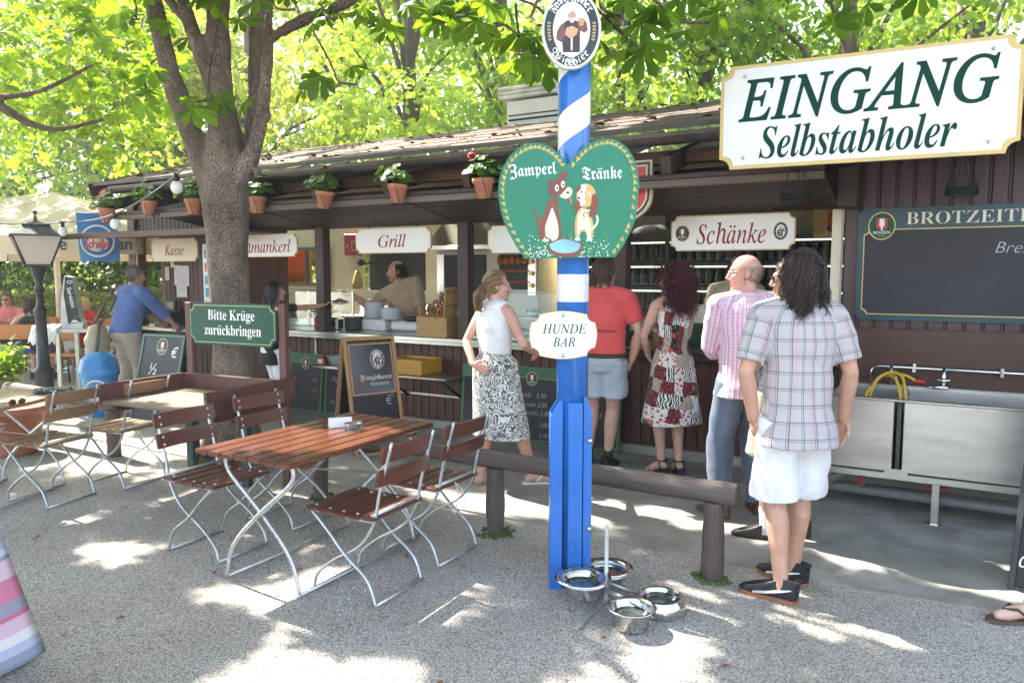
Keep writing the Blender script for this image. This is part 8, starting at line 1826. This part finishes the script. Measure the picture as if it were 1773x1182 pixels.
SKT = (0.50, 0.275, 0.185); SKP = (0.55, 0.325, 0.235)
blackc = M('shoe_black', (0.012, 0.012, 0.013), 0.5); gum = M('gum_sole', (0.28, 0.12, 0.055), 0.6); whitel = M('white_leather', (0.72, 0.71, 0.68), 0.5); silv = M('specs_metal', (0.5, 0.48, 0.45), 0.25, metal=1.0)
leatherb = M('belt_leather', (0.05, 0.028, 0.018), 0.5)
# ---- young man in the pale checked shirt and white shorts
g = human('man with chin length dark hair in a pale checked shirt and white shorts', (1.455, 3.79, 0), rad(4), 1.79, 'm', 0.94, SKT, lean=0.02, hyaw=rad(38), hpitch=0.0, ank=((-0.085, -0.075), (0.075, 0.14)), fyaw=(48, 35), wr=((-0.215, 0.02, 0.92), (0.262, 0.03, 0.92)), whint=((-1, -0.45, 0), (0.35, -1, 0)), hd=((0.25, 0.25, -1), (-0.10, 0.12, -1)), hn=((1, 0.2, 0), (-0.75, -0.6, 0)), curl=(0.2, 0.55), stubble=0.4, voxel=0.0055, kneehint=((0.1, 1, 0), (0.2, 1, 0)))
shp = clothmat('pale_check', (0.7, 0.7, 0.7), plaid((0.46, 0.43, 0.41), [('u', 0.1, 0.03, 0.040, (0.50, 0.33, 0.35), 0.5), ('v', 0.11, 0.02, 0.045, (0.50, 0.36, 0.38), 0.35), ('u', 0.012, 0, 0.003, (0.34, 0.40, 0.46), 0.35), ('v', 0.014, 0, 0.003, (0.34, 0.40, 0.46), 0.35), ('u', 0.062, 0.0, 0.0045, (0.07, 0.10, 0.11), 0.8), ('u', 0.062, 0.010, 0.003, (0.07, 0.10, 0.11), 0.65), ('v', 0.082, 0.0, 0.0045, (0.07, 0.10, 0.11), 0.8), ('v', 0.082, 0.011, 0.003, (0.07, 0.10, 0.11), 0.65)]))
shirt(g, shp, 0.80, -0.17, 0.026, 0.040); trousers(g, clothmat('white_cotton', (0.70, 0.70, 0.70)), 0.97, 0.032, 0.006, 'shorts', 0.020, 0.0)
for i in (0, 1): shoe(g, i, (48, 35)[i], blackc, gum, accent=whitel)
hair(g, hairmat('hair_darkbrown', (0.022, 0.013, 0.011), (0.060, 0.034, 0.026)), 1050, 0.205, puff=0.04, wave=0.024, r=0.0030, seed=3, part=-0.01, flowback=0.15,  mask=lambda p: not (p.y > 0.045 and p.z < 0.085) and not (p.y > 0.02 and p.z < 0.02) and p.z > -0.07)
# ---- man in sunglasses hidden behind him
g = human('man in dark sunglasses and checked shirt mostly hidden behind the white shorts', (1.735, 4.66, 0), rad(8), 1.76, 'm', 1.05, SKT, hyaw=rad(75), hpitch=rad(-4), ank=((-0.15, -0.06), (0.10, -0.02)), fyaw=(60, 0), wr=((-0.20, 0.16, 0.98), (0.20, 0.15, 1.0)), voxel=0.008, curl=(.5, .5))
shirt(g, clothmat('blue_check', (0.6, 0.6, 0.7), plaid((0.62, 0.65, 0.70), [('u', 0.03, 0, 0.013, (0.10, 0.17, 0.30), 0.7), ('v', 0.03, 0, 0.013, (0.10, 0.17, 0.30), 0.7)])), 0.75, -0.12, 0.022, 0.012); trousers(g, clothmat('beige_cotton', (0.40, 0.34, 0.26)), 0.95, 0.026, 0.004, 'shorts')
for i in (0, 1): shoe(g, i, (60, 0)[i], M('shoe_brownblack', (0.03, 0.02, 0.018), 0.45), blackc, sock=M('sock_white', (0.70, 0.70, 0.72), 0.9))
hair(g, hairmat('hair_darkbrown', (0, 0, 0), (0, 0, 0)), 320, 0.06, seed=5, short=True, r=0.004); specs(g, blackc, M('lens_dark', (0.012, 0.014, 0.018), 0.08))
# ---- bald man in the pink checked shirt
def bandsleeve(): pass
g = human('bald man with glasses in a pink checked shirt and blue jeans, looking left', (1.575, 5.02, 0), rad(6), 1.80, 'm', 1.03, (0.56, 0.30, 0.22), lean=0.03, hyaw=rad(72), hpitch=rad(-3), ank=((-0.17, -0.01), (0.12, 0.03)), fyaw=(20, -10), wr=((-0.07, 0.29, 1.08), (0.07, 0.29, 1.08)), whint=((-0.8, -0.8, -0.3), (0.8, -0.8, -0.3)), stubble=0.25, brow=(0.75, 0.62, 0.55), voxel=0.006)
shirt(g, clothmat('pink_check', (0.7, 0.5, 0.6), plaid((0.60, 0.45, 0.53), [('v', 0.028, 0.0, 0.010, (0.48, 0.44, 0.66), 0.55), ('u', 0.026, 0.006, 0.010, (0.72, 0.66, 0.70), 0.7), ('u', 0.026, 0, 0.0042, (0.58, 0.09, 0.20), 0.9), ('v', 0.028, 0.012, 0.003, (0.60, 0.16, 0.28), 0.6)])), 1.45, -0.13, 0.020, 0.036)
def denim(nt, u, v, vec):
    f = noise(nt, coords(nt, 'Object', (1, 1, 0.5)), 5, 4); g_ = noise(nt, coords(nt, 'Object', (3, 3, 0.25)), 60, 3); co = ramp(nt, f, [(0.3, (0.045, 0.065, 0.11)), (0.6, (0.10, 0.135, 0.20)), (0.78, (0.24, 0.28, 0.34))]); return mix(nt, mth(nt, 'MULTIPLY', g_, 0.35), co, (0.20, 0.23, 0.28))
trousers(g, clothmat('blue_denim', (0.1, 0.13, 0.2), denim), 1.98, 0.020, 0.012, waist=0.0)
for i in (0, 1): shoe(g, i, (20, -10)[i], M('shoe_dark', (0.06, 0.035, 0.03), 0.6), gum)
specs(g, silv)
hair(g, hairmat('hair_stubble', (0.20, 0.13, 0.10), (0.32, 0.22, 0.17)), 160, 0.012, seed=6, short=True, r=0.0016, capr=0.995, mask=lambda p: p.y < 0.01 and -0.06 < p.z < 0.045)
# ---- woman in the patchwork dress
g = human('woman with curly dark red hair in a sleeveless patchwork print dress', (1.315, 6.10, 0), rad(14), 1.67, 'f', 1.0, SKP, hyaw=rad(58), ank=((-0.075, 0.03), (0.06, -0.02)), fyaw=(22, -4), wr=((-0.125, 0.20, 0.97), (0.10, 0.24, 0.97)), whint=((-1, -0.4, -0.2), (1, -0.4, -0.2)), hd=((0.5, 0.5, -0.6), (-0.5, 0.5, -0.6)), heel=0.055, voxel=0.0062)
def patch(nt, u, v, vec):
    mp = nd(nt, 'ShaderNodeMapping'); mp.inputs['Rotation'].default_value = (0, 0, 0.12); wq = nd(nt, 'ShaderNodeTexNoise'); wq.inputs['Scale'].default_value = 9; nt.links.new(vec, wq.inputs['Vector']); sq = nd(nt, 'ShaderNodeVectorMath', operation='SCALE'); nt.links.new(wq.outputs['Color'], sq.inputs[0]); sq.inputs['Scale'].default_value = 0.09; aq = nd(nt, 'ShaderNodeVectorMath', operation='ADD'); nt.links.new(vec, aq.inputs[0]); nt.links.new(sq.outputs[0], aq.inputs[1]); nt.links.new(aq.outputs[0], mp.inputs[0]); V_ = mp.outputs[0]
    fl = nd(nt, 'ShaderNodeVectorMath', operation='FLOOR'); sc_ = nd(nt, 'ShaderNodeVectorMath', operation='DIVIDE'); sc_.inputs[1].default_value = (0.075, 0.11, 1); nt.links.new(V_, sc_.inputs[0]); nt.links.new(sc_.outputs[0], fl.inputs[0])
    wn_ = nd(nt, 'ShaderNodeTexWhiteNoise'); nt.links.new(fl.outputs[0], wn_.inputs['Vector']); k = wn_.outputs['Value']
    wv = nd(nt, 'ShaderNodeTexWave'); wv.inputs['Scale'].default_value = 16; wv.inputs['Distortion'].default_value = 9; wv.inputs['Detail'].default_value = 2; wv.inputs['Detail Scale'].default_value = 1.2; nt.links.new(vec, wv.inputs['Vector']); zebra = ramp(nt, wv.outputs['Fac'], [(0.47, (0.02, 0.018, 0.02)), (0.53, (0.68, 0.66, 0.60))])
    def dots(scale, th, a, b): vo = nd(nt, 'ShaderNodeTexVoronoi'); vo.inputs['Scale'].default_value = scale; nt.links.new(vec, vo.inputs['Vector']); return ramp(nt, vo.outputs['Distance'], [(th, a), (th+0.03, b)]), vo
    poppy, vo = dots(34, 0.34, (0.48, 0.03, 0.035), (0.68, 0.64, 0.58)); blueish = mix(nt, ramp(nt, noise(nt, vec, 45, 2), [(0.60, (0, 0, 0)), (0.63, (1, 1, 1))]), poppy, (0.10, 0.16, 0.34)); poppy2 = mix(nt, ramp(nt, noise(nt, vec, 60, 2), [(0.62, (0, 0, 0)), (0.65, (1, 1, 1))]), blueish, (0.12, 0.22, 0.06))
    polka, _ = dots(75, 0.30, (0.02, 0.02, 0.03), (0.70, 0.69, 0.68)); leo, _ = dots(110, 0.33, (0.035, 0.025, 0.02), (0.42, 0.33, 0.25)); wine, _ = dots(80, 0.30, (0.30, 0.14, 0.12), (0.12, 0.012, 0.018)); rose, _ = dots(15, 0.46, (0.58, 0.05, 0.06), (0.018, 0.018, 0.02)); roseg = mix(nt, ramp(nt, noise(nt, vec, 30, 2), [(0.6, (0, 0, 0)), (0.64, (1, 1, 1))]), rose, (0.22, 0.30, 0.06))
    co = zebra
    for th, c in ((0.20, poppy2), (0.36, wine), (0.55, leo), (0.68, polka), (0.78, roseg), (0.90, wine)): co = mix(nt, mth(nt, 'GREATER_THAN', k, th), co, c)
    return co
drm = clothmat('patchwork_print', (0.5, 0.4, 0.4), patch); B = MB(); k = g.k; R_ = grow(g.rings, 0.008*k); up = g.up; hs_, hf_ = Vector((1, 0, 0)), Vector((0, 1, 0))
sk = [(g.pel+Vector((0, 0, z*k)), hs_, hf_, rx*k, rf*k, rb*k) for z, rx, rf, rb in ((-0.545, 0.265, 0.20, 0.22), (-0.40, 0.24, 0.18, 0.20), (-0.25, 0.215, 0.155, 0.175), (-0.12, 0.195, 0.13, 0.155), (-0.02, 0.182, 0.118, 0.14))]
top = [r for r in R_[2:6]]; sh_ = R_[6]; loft(B, sk+top)
for sg in (-1, 1): c = g.pel+up*0.415*k; B.tube([c+g.sideax*sg*0.095*k-g.fwd*0.085*k, g.pel+up*0.475*k+g.sideax*sg*0.105*k-g.fwd*0.058*k, g.pel+up*0.507*k+g.sideax*sg*0.10*k, g.pel+up*0.44*k+g.sideax*sg*0.09*k+g.fwd*0.088*k], [0.030*k, 0.026*k, 0.024*k, 0.03*k], 10)
cloth_obj(g, 'dress', B, drm, 0.008, arms=False, wscale=(16, 16, 3))
for i in (0, 1): shoe(g, i, (22, -4)[i], blackc, blackc, 'sandal', heel=0.055)
hair(g, hairmat('hair_red', (0.030, 0.006, 0.008), (0.10, 0.016, 0.020)), 780, 0.27, curl_=0.015, puff=0.75, wave=0.03, r=0.0040, seed=8, flowback=0.3, mask=lambda p: not (p.y > 0.05 and p.z < 0.08) and not (p.y > 0.025 and p.z < 0.03) and p.z > -0.07)
# ---- man in the coral polo shirt
g = human('man in a coral red polo shirt and light denim shorts behind the pole', (0.775, 6.32, 0), rad(-18), 1.80, 'm', 1.05, (0.54, 0.31, 0.22), hyaw=rad(-28), hpitch=rad(4), ank=((-0.13, 0.02), (0.05, -0.03)), fyaw=(10, -12), wr=((-0.22, 0.15, 0.95), (0.235, 0.05, 0.94)), whint=((-1, -0.5, 0), (1, -0.6, 0)), hd=(None, (-0.3, 0.35, -1)), voxel=0.0068, brow=(.4, .33, .3))
def coral(nt, u, v, vec):
    p = nd(nt, 'ShaderNodeVectorMath', operation='DISTANCE'); nt.links.new(vec, p.inputs[0]); p.inputs[1].default_value = (-0.02, 0.36, 0); r_ = line(nt, p.outputs['Value'], 0.022, 0, 0.0025); f = noise(nt, coords(nt, 'Object'), 6, 4); co = ramp(nt, f, [(0.3, (0.60, 0.075, 0.075)), (0.7, (0.68, 0.10, 0.095))]); return mix(nt, mth(nt, 'MULTIPLY', r_, mth(nt, 'LESS_THAN', p.outputs['Value'], 0.14)), co, (0.70, 0.18, 0.16))
sh_ = shirt(g, clothmat('coral_pique', (0.62, 0.09, 0.08), coral), 0.72, -0.02, 0.022, 0.012, tuck=True, name='polo_shirt'); 
m = MB(); text(m, 'Marlenegrube', 0.0, 0.0, width=0.16, y=0, bold=0.02); o = m.build('shirt_print', textk, g.root); o.location = (0.06, -0.148, 1.19)
trousers(g, clothmat('pale_denim', (0.38, 0.45, 0.50)), 0.72, 0.026, 0.004, 'shorts', waist=0.015); belt(g, leatherb, 0.004)
for i in (0, 1): shoe(g, i, (10, -12)[i], blackc, blackc, sock=M('sock_black', (0.015, 0.015, 0.016), 0.9), sockh=0.16)
hair(g, hairmat('hair_brown', (0.05, 0.03, 0.02), (0.12, 0.075, 0.05)), 520, 0.075, seed=9, short=True, r=0.0036, flowback=0.2)
# ---- woman in the white top and leaf print skirt
g = human('woman with a ponytail in a white top and grey leaf print skirt', (-0.135, 5.72, 0), rad(-38), 1.70, 'f', 1.0, (0.56, 0.31, 0.225), lean=0.05, side=-0.03, twist=rad(-14), hyaw=rad(-28), hpitch=rad(-2), ank=((-0.16, 0.02), (0.18, 0.26)), fyaw=(-5, -38), wr=((-0.035, -0.205, 0.985), (0.185, 0.26, 1.05)), whint=((-1, -0.25, -0.25), (0.7, -0.7, -0.6)), hd=((1.0, 0.12, -0.30), None), hn=((0.0, 1, 0.1), None), curl=(0.12, 0.4), voxel=0.0058, brow=(.45, .35, .3))
B = MB(); R_ = grow(g.rings, 0.016*g.k); loft(B, [r for r in R_[2:7]]); B.tube([g.neck-g.up*0.03*g.k, g.neck+g.up*0.012*g.k], [0.078*g.k, 0.066*g.k], 18)
for sg in (0, 1): q = g.sh[sg]-g.sideax*(0.028 if sg else -0.028); B.tube([g.neck-g.up*0.01, g.neck.lerp(q, 0.5)+g.up*0.004, q+g.up*0.003], [0.064, 0.068, 0.060], 14); B.tube([q, g.chest+(q-g.chest)*0.55], [0.058, 0.085], 14)
cloth_obj(g, 'blouse', B, clothmat('white_blouse', (0.76, 0.76, 0.75)), 0.005, arms=False)
def roses(nt, u, v, vec):
    wp = nd(nt, 'ShaderNodeTexNoise'); wp.inputs['Scale'].default_value = 14; nt.links.new(vec, wp.inputs['Vector']); sc_ = nd(nt, 'ShaderNodeVectorMath', operation='SCALE'); nt.links.new(wp.outputs['Color'], sc_.inputs[0]); sc_.inputs['Scale'].default_value = 0.05; ad = nd(nt, 'ShaderNodeVectorMath', operation='ADD'); nt.links.new(vec, ad.inputs[0]); nt.links.new(sc_.outputs[0], ad.inputs[1])
    vo = nd(nt, 'ShaderNodeTexVoronoi'); vo.inputs['Scale'].default_value = 11.5; nt.links.new(ad.outputs[0], vo.inputs['Vector']); ring = mth(nt, 'SINE', mth(nt, 'MULTIPLY', vo.outputs['Distance'], 44)); petal = noise(nt, vec, 38, 3, 0.6, 1.2); f = mth(nt, 'ADD', mth(nt, 'MULTIPLY', ring, 0.42), mth(nt, 'MULTIPLY', mth(nt, 'SUBTRACT', petal, 0.5), 3.4)); return ramp(nt, mth(nt, 'ADD', f, 0.5), [(0.46, (0.68, 0.68, 0.66)), (0.52, (0.085, 0.088, 0.062))])
B = MB(); k = g.k; sk = [(g.pel+Vector((dx_, 0.02-z*0.05, z*k)), hs_, hf_, rx*k, rf*k, rb*k) for z, dx_, rx, rf, rb in ((-0.53, 0.035, 0.245, 0.175, 0.18), (-0.42, 0.028, 0.240, 0.165, 0.178), (-0.28, 0.018, 0.222, 0.15, 0.174), (-0.14, 0.008, 0.204, 0.136, 0.166), (-0.03, 0, 0.194, 0.130, 0.156), (0.04, 0, 0.190, 0.132, 0.152), (0.085, 0, 0.172, 0.128, 0.138))]+[(g.waist, g.sideax, g.fwd, g.rings[2][3]+0.014*k, g.rings[2][4]+0.014*k, g.rings[2][5]+0.014*k), (g.pel+g.up*0.175*k, g.sideax, g.fwd, g.rings[2][3]+0.017*k, g.rings[2][4]+0.018*k, g.rings[2][5]+0.017*k)]
loft(B, sk); cloth_obj(g, 'skirt', B, clothmat('leaf_print', (0.6, 0.6, 0.6), roses), 0.007, arms=False, wscale=(14, 14, 3))
for i in (0, 1): shoe(g, i, (-5, -42)[i], whitel, whitel, 'flipflop')
hm_ = hairmat('hair_darkblond', (0.12, 0.070, 0.035), (0.30, 0.19, 0.10))
hair(g, hm_, 620, 0.2, seed=12, tie=(0, -0.118, -0.012), tail=(0.20, 150, 0.030, (0, -1, 0.2)), wave=0.008, r=0.0030, mask=lambda p: not (p.y > 0.045 and p.z < 0.080) and not (p.y > 0.01 and p.z < 0.015) and p.z > -0.06)
specs(g, silv)
# ---- woman with black hair taking the plate
g = human('woman with black hair and a black top reaching for a plate at the grill hatch', (-2.66, 8.30, 0), rad(-52), 1.58, 'f', 1.02, (0.50, 0.28, 0.19), lean=0.10, twist=rad(-6), hyaw=rad(-34), hpitch=rad(2), wr=((-0.18, 0.20, 0.86), (0.13, 0.66, 1.30)), whint=((-1, -0.3, 0), (0.5, -0.2, -1)), hd=(None, (-0.15, 1, 0.12)), hn=(None, (-0.2, 0, 1)), curl=(0.4, 0.45), voxel=0.008)
shirt(g, clothmat('black_jersey', (0.016, 0.016, 0.018)), 0.75, -0.22, 0.014, 0.014, name='top', collar=False); trousers(g, clothmat('white_cotton', (0, 0, 0)), 1.45, 0.02, 0.004)
for i in (0, 1): shoe(g, i, (8, -8)[i], blackc, blackc, 'flipflop')
hair(g, hairmat('hair_black', (0.008, 0.007, 0.008), (0.030, 0.024, 0.024), 0.35), 460, 0.24, seed=14, wave=0.01, r=0.0046, puff=0.06, flowback=0.45, mask=lambda p: not (p.y > 0.05 and p.z < 0.08) and not (p.y > 0.02 and p.z < 0.0) and p.z > -0.07)
pw = g.root.matrix_basis if False else None
cs, sn_ = math.cos(rad(-52)), math.sin(rad(-52)); hx, hy = g.wr[1].x-0.02, g.wr[1].y+0.235; P_ = Vector((-2.66+hx*cs-hy*sn_, 8.30+hx*sn_+hy*cs, g.wr[1].z+0.012))
t = thing('meal_plate', 'white plate of grilled sausages passed over the counter', 'plate', P_, 0)
o = pm.build('plate', plm, t); m = MB(); rr = random.Random(3)
for k_ in range(16): a = rr.uniform(0, 6.28); q = 0.075*rr.random()**.5; m.ell((q*math.cos(a), q*math.sin(a), 0.025+0.035*(1-q/0.08)), (0.034, 0.013, 0.013), 8, 6, rot=Rz(rr.uniform(0, 3)))
m.build('sausages', M('sausage', (0.22, 0.06, 0.03), 0.4, var=0.5, scale=20), t)
# ---- chef
g = human('balding man in a tan shirt leaning out of the grill hatch with a plate', (-1.17, 9.08, 0), rad(150), 1.86, 'm', 1.12, (0.50, 0.27, 0.19), lean=0.16, side=0.30, twist=rad(8), hyaw=rad(-52), hpitch=rad(-6), htilt=rad(-4), wr=((-0.28, 0.22, 1.02), (0.80, 0.22, 1.40)), whint=((-1, -0.4, -0.4), (0, -0.3, -1)), hd=(None, (1, 0.2, 0.0)), hn=(None, (0, 0.5, 0.8)), curl=(.5, .9), stubble=0.7, voxel=0.007)
shirt(g, clothmat('tan_shirt', (0.36, 0.26, 0.165)), 1.08, -0.10, 0.024, 0.02); trousers(g, clothmat('dark_cotton', (0.03, 0.03, 0.035)), 1.95, 0.02)
for i in (0, 1): shoe(g, i, (8, -8)[i], blackc, blackc)
hair(g, hairmat('hair_darkbrown', (0, 0, 0), (0, 0, 0)), 300, 0.035, seed=15, short=True, r=0.0034, capr=1.01, mask=lambda p: p.y < 0.02 and -0.06 < p.z < 0.085)
for z in (1.05, 1.16, 1.27):
    m = MB(); m.ell((0, 0, 0), (0.008, 0.004, 0.008), 8, 6); o = m.build('button', M('button_tan', (0.22, 0.15, 0.09), 0.5), g.root); q = g.pel+g.up*(z-0.95)+g.fwd*0.163; o.location = q
# ---- barman
g = human('barman in a yellow and white checked shirt behind the bald customer', (2.28, 7.66, 0), rad(160), 1.84, 'm', 1.08, (0.48, 0.22, 0.13), lean=0.06, hpitch=rad(-14), hyaw=rad(10), wr=((-0.2, 0.30, 1.2), (0.2, 0.30, 1.2)), voxel=0.009)
shirt(g, clothmat('yellow_check', (0.6, 0.55, 0.35), plaid((0.66, 0.62, 0.50), [('u', 0.014, 0, 0.006, (0.30, 0.25, 0.10), 0.7), ('v', 0.014, 0, 0.006, (0.30, 0.25, 0.10), 0.7)])), 1.2, -0.08, 0.02, 0.01); trousers(g, clothmat('dark_cotton', (0, 0, 0)), 1.95, 0.02)
B = MB()
for sg in (-1, 1): B.tube([g.pel+g.up*q*g.k+g.sideax*sg*0.085+g.fwd*w for q, w in ((0.02, 0.135), (0.25, 0.145), (0.40, 0.135), (0.50, 0.05))], 0.014, 6)
B.build('braces', blackc, g.root)
for i in (0, 1): shoe(g, i, (8, -8)[i], blackc, blackc)
hair(g, hairmat('hair_brown', (0, 0, 0), (0, 0, 0)), 260, 0.05, seed=16, short=True, r=0.004)
# ---- man in blue at the cash desk
g = human('man in a blue shirt and beige trousers leaning on the cash desk', (-4.80, 9.30, 0), rad(-34), 1.78, 'm', 1.18, SKT, lean=0.22, hyaw=rad(-18), hpitch=rad(-10), ank=((-0.12, 0.0), (0.12, 0.10)), wr=((-0.10, 0.52, 1.02), (0.26, 0.50, 1.0)), whint=((-1, -0.2, -0.5), (1, -0.2, -0.5)), voxel=0.009)
shirt(g, clothmat('blue_shirt', (0.085, 0.15, 0.36)), 1.5, -0.03, 0.026, 0.015); trousers(g, clothmat('beige_cotton', (0, 0, 0)), 1.97, 0.026)
for i in (0, 1): shoe(g, i, (8, -8)[i], M('shoe_tan', (0, 0, 0)), gum)
hair(g, hairmat('hair_grey', (0.07, 0.06, 0.05), (0.22, 0.20, 0.18)), 380, 0.05, seed=17, short=True, r=0.004)
t = thing('shoulder_bag', 'beige and olive rucksack hanging from the shoulder of the man in blue', 'bag', (-5.06, 9.12, 0.82), rad(-34)); B = MB(); B.ell((0, 0, 0), (0.11, 0.15, 0.24), 18, 12, rot=Ry(0.15)); link_mesh('bag_body', remeshed(B, 0.012, 1, lambda c: 0.008*np.sin(c[:, 2]*40)), M('bag_beige', (0.40, 0.34, 0.24), 0.8), t)
B = MB(); B.tube([(0.09, -0.09, -0.2), (0.12, -0.06, 0.0), (0.10, -0.02, 0.22), (0.05, 0.02, 0.26)], 0.02, 8); B.build('side_panel', M('bag_olive', (0.10, 0.095, 0.06), 0.8), t)
B = MB(); B.tube(spline([(0.02, 0.04, 0.22), (0.05, 0.18, 0.45), (0.06, 0.22, 0.56), (0.05, 0.10, 0.50), (0.0, -0.02, 0.24)], 5), 0.014, 6); B.build('strap', M('bag_olive', (0, 0, 0)), t)
# ---- guests on the benches
g = human('seated man in a pink polo shirt and sunglasses holding a beer', (-8.70, 12.98, 0), rad(188), 1.78, 'm', 1.05, SKT, seat=0.52, lean=0.06, ank=((-0.15, 0.45), (0.15, 0.45)), wr=((-0.30, 0.40, 0.86), (0.05, 0.45, 0.86)), hyaw=0.0, voxel=0.012)
shirt(g, clothmat('pink_polo', (0.55, 0.17, 0.20)), 0.75, -0.05, 0.02, 0.01, name='polo_shirt'); trousers(g, clothmat('dark_cotton', (0, 0, 0)), 1.9, 0.02); specs(g, blackc, M('lens_dark', (0, 0, 0)))
for i in (0, 1): shoe(g, i, 0, blackc, blackc)
hair(g, hairmat('hair_brown', (0, 0, 0), (0, 0, 0)), 220, 0.04, seed=18, short=True, r=0.005)
g = human('seated blonde woman in a red t-shirt with her hand at her mouth', (-7.02, 12.45, 0), rad(62), 1.68, 'f', 1.12, SKP, seat=0.52, lean=0.20, ank=((-0.12, 0.42), (0.12, 0.42)), wr=((-0.10, 0.30, 1.10), (0.12, 0.38, 0.82)), whint=((-0.6, -0.2, -1), (1, -0.3, -0.5)), hd=((0.1, 0.1, 1), None), hpitch=rad(-10), voxel=0.012)
rsh = shirt(g, clothmat('red_tee', (0.58, 0.025, 0.04)), 0.7, -0.08, 0.018, 0.012, name='t_shirt'); trousers(g, clothmat('white_cotton', (0, 0, 0)), 1.4, 0.02)
m = MB(); text(m, '68', 0, 0, width=0.14, y=0, bold=0.01); o = m.build('shirt_number', M('number_pale', (0.65, 0.30, 0.30), 0.6), g.root); o.location = g.pel+g.up*0.34-g.fwd*0.150; o.rotation_euler = (-0.20, 0, 0)
for i in (0, 1): shoe(g, i, 0, whitel, whitel)
hair(g, hairmat('hair_blond', (0.42, 0.28, 0.10), (0.66, 0.50, 0.25)), 360, 0.1, seed=19, tie=(0, -0.115, 0.03), tail=(0.15, 80, 0.03, (0, -1, 0.3)), r=0.005)
g = human('person in a black sleeveless top and blue shorts seated behind the lamp', (-7.32, 11.38, 0), rad(12), 1.72, 'f', 1.15, SKP, seat=0.52, lean=0.12, ank=((-0.14, 0.40), (0.16, 0.36)), wr=((-0.24, 0.34, 0.84), (0.20, 0.42, 0.84)), voxel=0.012)
shirt(g, clothmat('black_jersey', (0, 0, 0)), 0, -0.06, 0.012, 0.012, name='top', collar=False); trousers(g, clothmat('royal_blue', (0.03, 0.055, 0.22)), 0.95, 0.025, name='shorts')
for i in (0, 1): shoe(g, i, 0, blackc, blackc)
hair(g, hairmat('hair_darkbrown', (0, 0, 0), (0, 0, 0)), 300, 0.12, seed=20, r=0.005)
# ---- guest stepping in from the right: only a sandalled foot is in view
g = human('guest in sandals stepping into view at the right edge of the picture', (2.70, 3.44, 0), rad(88), 1.68, 'f', 1.0, (0.60, 0.38, 0.30), ank=((0.02, 0.22), (0.16, -0.12)), fyaw=(0, 0), voxel=0.0065)
shirt(g, clothmat('white_blouse', (0, 0, 0)), 0.6, -0.10, 0.016, 0.012); trousers(g, clothmat('beige_cotton', (0, 0, 0)), 0.9, 0.02, name='shorts')
for i in (0, 1): shoe(g, i, 0, leatherb, M('sandal_sole', (0.10, 0.06, 0.04), 0.7), 'flipflop')
hair(g, hm_, 260, 0.2, seed=22, r=0.005)
# ================================================================== AIR: thin smoke and summer haze
hz = MB(); hz.box((-3, 20, 7.3), (76, 56, 17.4)); hm = bpy.data.materials.new('haze'); hm.use_nodes = True; nt = hm.node_tree; nt.nodes.clear()
o_ = nd(nt, 'ShaderNodeOutputMaterial'); pv = nd(nt, 'ShaderNodeVolumePrincipled'); pv.inputs['Color'].default_value = (0.92, 0.96, 1.0, 1); pv.inputs['Density'].default_value = 0.0026; pv.inputs['Anisotropy'].default_value = 0.3; nt.links.new(pv.outputs[0], o_.inputs['Volume'])
tag(hz.build('haze', hm), 'thin bright summer haze over the beer garden', 'haze', kind='stuff')
